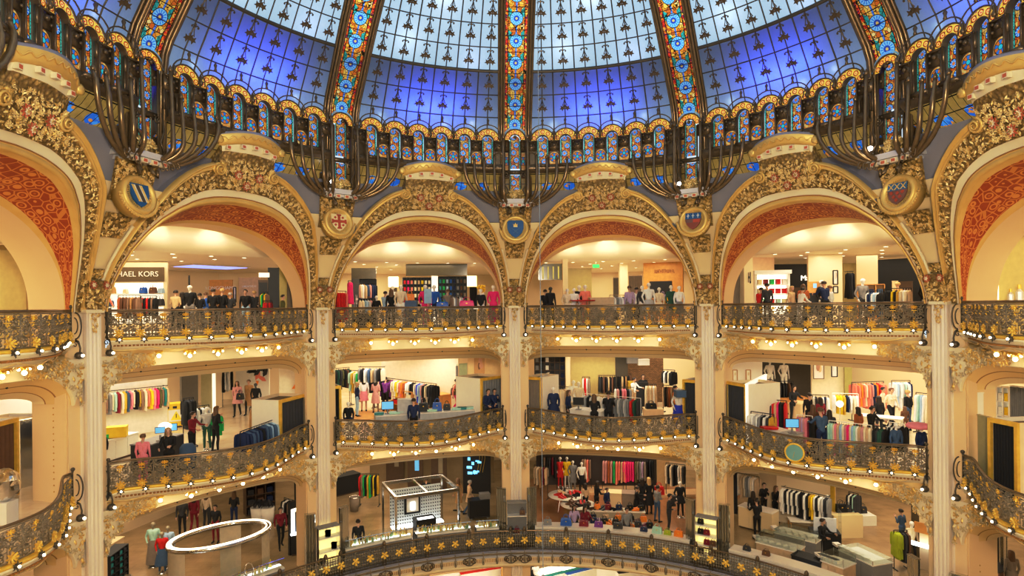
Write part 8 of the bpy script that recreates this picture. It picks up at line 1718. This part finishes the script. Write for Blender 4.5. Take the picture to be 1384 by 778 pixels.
for x0, y0, x1, y1, d, h, bc, gl, lb in ((1047, 752, 1103, 768, .9, 1.0, 'grey', .15, 'grey display counter of white trays before the black suit'), (1022, 766, 1078, 782, .8, 1.0, 'beige', .28, 'glass topped beige display counter, front row lower right'), (1134, 778, 1180, 802, .9, 1.0, 'grey', .15, 'grey display counter of white trays, far right of the lower right'), (1070, 792, 1108, 806, .6, 1.0, 'black', 0, 'black sign counter with pale blue lettering, lower right'), (1110, 796, 1140, 808, .8, 1.05, 'beige', .28, 'small beige glass counter right of the black sign counter')):
 o = counter(lb, t1(x0, y0), t1(x1, y1), d, h, bc, 'white' if bc != 'black' else 'black', gl, doors=0 if bc == 'black' else 3)
 if bc == 'black': marks(o, 8, 1.1, .16, .1, .75, 'glowwhite', -.02, 5)
 else:
  for k in range(6): p = t1(x0, y0).lerp(t1(x1, y1), (k + .5) / 6) + Vector((.1, d * .5, h + .005)); box_item(f'small white display tray on the {lb.split(",")[0]}', p, (.22, .3, .07), 'white', 'tray', 'tray', 0, True)['group'] = 'white trays on the ' + lb.split(',')[0]
o = thing('photo_stand', 'pale pictured stand on a black block in front of the black suit', 'display stand', t1(1116, 752), -.3); bx(o, 'block', M['black'], (0, .2, .5), (1.1, .7, 1.0)); bx(o, 'picture_board', plain((.62, .64, .66), .4, 0, .1), (0, .1, 1.25), (.85, .05, .6)); bx(o, 'tower_image', M['grey'], (0, .06, 1.2), (.12, .02, .4)); bx(o, 'glass_leaf', M['glass'], (.6, .3, 1.2), (.02, .5, 1.3))
person('person in jeans with raised arms far right on the marble floor', 'phone', t1(1219, 688, 1.6), 200, 'denim', 'denim', 'dark', h=1.6); rack('rail of lime and black clothes at the right of the marble floor', 'on the lime and black rail', t1(1208, 716, 1.5), t1(1226, 716, 1.5), 1.5, ['lime', 'lime', 'lime', 'black', 'charcoal', 'black', 'brown'], 'coat'); mannequin('mannequin in a cream and black jacket behind the lime rail', t1(1232, 704, 1.7), 0, 'cream', 'black', h=1.7)
o = partition('pale shop niche with a small brown screen beside the rightmost column', t1(1243, 768), t1(1266, 775), 2.3, 'shopwall', .12, name='shop_niche', cat='wall panel'); bx(o, 'brown_screen', M['wood'], (-.1, -.02, 1.6), (.7, .03, .4)); bx(o, 'lit_shelf', M['glowwhite'], (0, -.2, 1.0), (1.1, .35, .05)); garment('top', 'yellow', up(t1(1262, 778), 1.6), .5, 'beside the pale shop niche'); partition('dark tall mirror frame left of the pale shop niche', t1(1232, 752), t1(1242, 755), 2.5, plain((.12, .09, .05), .2), .08)
person('person with orange hair in a grey coat at the far right, lower level', 'stand', t1(1367, 744, 1.7), 170, 'taupe', 'taupe', 'brown', True, h=1.7, dress=('taupe', .45, .22)); o = counter('dark counter with a brown lit sign at the far right bottom', t1(1318, 800), t1(1352, 812), .9, 1.0, 'brown', 'charcoal'); marks(o, 7, .8, .14, 0, .85, 'glowsoft', -.02, 7); partition('white and black doorway panel right of the rightmost column, lower level', t1(1329, 790), t1(1350, 796), 2.5, 'black', .1, name='dark_doorway', cat='doorway'); partition('white pier left of the black doorway panel, far right lower level', t1(1325, 790), t1(1334, 793), 2.5, 'white', .1); fins('grey mirrored screen at the far right, lower level', t1(1352, 800), t1(1361, 803), 2.3, 2)
rack('rail of black coats at the far left under the lintel, lower level', 'on the far left lower rail', t1(20, 800, 1.7), t1(66, 778, 1.7), 1.7, ['black', 'dark red', 'black', 'black', 'pink', 'black', 'brown', 'black'], 'coat')
o = box_item('brown wood pillar on the ground floor under the centre column', fl(695, 800, R0), (1.4, 1.0, 4.6), plain((.50, .30, .10)), 'pillar', 'ground_pillar', 0, False); o['kind'] = 'structure'
for px, py, w, c, rz, lb in ((760, 792, 3.2, 'teal', .45, 'cream ground floor counter with a teal stripe'), (790, 788, 3.0, 'blue', .45, 'cream ground floor counter with a blue stripe'), (815, 786, 2.6, 'dark red', -.3, 'cream ground floor counter with a dark red stripe'), (860, 790, 2.6, 'black', .2, 'cream ground floor counter with a black stripe'), (650, 790, 2.6, 'red', .3, 'cream ground floor counter with a red stripe'), (615, 792, 3.0, 'beige', .25, 'cream ground floor counter with a beige stripe')):
 o = thing('striped_counter', lb, 'counter', fl(px, py, R0), rz); bx(o, 'body', M['white'], (0, 0, .5), (w, 1.3, 1.0)); bx(o, 'stripe', fab(c, .4), (0, -.45, 1.01), (w, .25, .03)); bx(o, 'lit_top', M['glowsoft'], (0, .15, 1.01), (w * .95, .7, .02))
for px, c, lb in ((668, 'red', 'red armchair on the ground floor, left of the brown pillar'), (657, 'dark red', 'dark red armchair on the ground floor, left of the red armchair')): o = thing('armchair', lb, 'armchair', fl(px, 790, R0)); m = MB(); m.lathe([(0, .15), (.38, .15), (.42, .3), (.40, .45), (0, .47)], n=18); m.build('seat', fab(c), o, True); m = MB(); m.grid([[(r * math.cos(a), r * math.sin(a), z) for a in [PI * k / 12 for k in range(13)]] for r, z in ((.42, .2), (.46, .85), (.36, .85), (.33, .45))]); m.build('backrest', fab(c), o, True); bx(o, 'base', M['chrome'], (0, 0, .08), (.4, .4, .16))
for px, h, top, lb in ((718, 1.7, 'black', 'person in black walking on the ground floor right of the brown pillar'), (724, 1.66, 'white', 'person in a white top on the ground floor right of the person in black')): person(lb, 'walk', fl(px, 800, R0), 20, top, 'black', 'dark', h=h)
o = thing('hanging_cable', 'thin pale cable hanging down the atrium with a red and blue tassel', 'cable', fl(731, 700, -6.8) * 0 + dp(730.5, 15.0, -6.6)); z_ = 22.0; m = MB(); m.tube([(0, 0, .6), (0, 0, z_)], .009, 6); m.build('cable', plain((.22, .27, .33), .5), o)
for nm, z0, z1, r, c in (('blue_tassel', .0, .35, .07, 'pale blue'), ('red_tassel', .3, .75, .06, 'red'), ('grey_weight', .7, 1.1, .05, 'grey')): m = MB(); m.lathe([(0, z0), (r, z0 + .03), (r * .7, (z0 + z1) / 2), (r, z1 - .05), (0, z1)], n=10); m.build(nm, fab(c), o, True)
def area(loc, size, power, col, target=None, sy=None):
 l = bpy.data.lights.new('shop_light', 'AREA'); l.energy = power; l.color = col; l.size = size
 if sy: l.shape = 'RECTANGLE'; l.size_y = sy
 o = bpy.data.objects.new('shop_light', l); COL.objects.link(o); o.location = loc
 if target is not None: o.rotation_euler = (Vector(target) - Vector(loc)).to_track_quat('-Z', 'Y').to_euler()
 return o
WARM = (1.0, .86, .66); WARM2 = (1.0, .90, .76)
for th in BAYS:
 for z, pw, c in ((3.10, P_L3, WARM), (R3 - 1.50, P_L2, WARM2), (R2 - 1.50, P_L1, WARM)):
  for r in (17.2, 21.2, 25.0):
   q = world(th, (0, r, z)); o = area(q, 5.0 + (r - 17) * .4, pw, c, sy=2.6); o.rotation_euler = (0, 0, -rad(th))
 q = world(th, (0, 15.0, 4.25)); o = area(q, 5.0, P_COVE, WARM, sy=.8); o.rotation_euler = (0, 0, -rad(th))
for th in (-60, 0, 60):
 q = world(th, (0, 17, R1 - 1.0)); o = area(q, 8, P_L0, WARM2, sy=4); o.rotation_euler = (0, 0, -rad(th))
for th in BAYS:
 for p, z, c, pw in ((-4.0, 8.95, (.03, .06, 1.0), 1.0), (4.2, 9.0, (.03, .06, 1.0), 1.0), (0, 8.9, (.05, .06, 1.0), 1.0)):
  q = world(th, P(p, dr(z) + .62, z)); lightpt(q, P_BLUE * pw, c, .25)
 for p, z in ((-10, 8.25), (3.2, 8.2), (9, 8.3)):
  lightpt(world(th, P(p, dr(z) + .16, z)), P_BLUE * .012, (.75, .82, 1.0), .08)
 for p, z, c, pw in ((-7, 10.9, (.75, .85, 1.0), .5), (8, 10.5, (.55, .60, 1.0), .35), (0, 12.3, (.9, .95, 1.0), .7)):
  lightpt(world(th, P(p, dr(z) + .6, z)), P_BLUE * pw * .4, c, .25)
for x, z in ((-7, 1.5), (7, 1.5), (0, 3.0), (-4, -4), (4, -4)):  # added fill lights behind the camera, not real fixtures
 l = bpy.data.lights.new('unseen_fill', 'AREA'); l.energy = P_FILL; l.size = 2.0; l.color = (1, .89, .70); o = bpy.data.objects.new('unseen_fill', l); COL.objects.link(o)
 o.location = (x * 1.2, -14.9, z); o.rotation_euler = (Vector((x * .3, 12, z * .6 + 1)) - Vector(o.location)).to_track_quat('-Z', 'Y').to_euler()
w = bpy.data.worlds.new('World'); sc.world = w; w.use_nodes = True
bg = w.node_tree.nodes['Background']; bg.inputs[0].default_value = (*W_COL, 1); bg.inputs[1].default_value = W_STR
cam = bpy.data.cameras.new('camera'); co = bpy.data.objects.new('camera', cam); COL.objects.link(co); sc.camera = co
cam.sensor_width = 36; cam.lens = 835.85 / 1384 * 36; cam.shift_y = 24.49 / 1384; cam.clip_end = 200; cam.clip_start = .05
CX, CY, YAW, ROLL = -1.1686, -13.8278, .0399, -.0099
Xa = Vector((math.cos(YAW), -math.sin(YAW), 0)); Da = Vector((math.sin(YAW), math.cos(YAW), 0)); Za = Vector((0, 0, 1))
Rt = Xa * math.cos(ROLL) + Za * math.sin(ROLL); Up = Za * math.cos(ROLL) - Xa * math.sin(ROLL)
co.matrix_world = Matrix(((Rt.x, Up.x, -Da.x, CX), (Rt.y, Up.y, -Da.y, CY), (Rt.z, Up.z, -Da.z, 1.0), (0, 0, 0, 1)))
sc.view_settings.view_transform = 'Standard'; sc.view_settings.look = 'None'; sc.view_settings.exposure = EXPO
vs = sc.view_settings; vs.use_curve_mapping = True; cv = vs.curve_mapping.curves[3]
for x_, y_ in TONE: cv.points.new(x_, y_)
vs.curve_mapping.update()
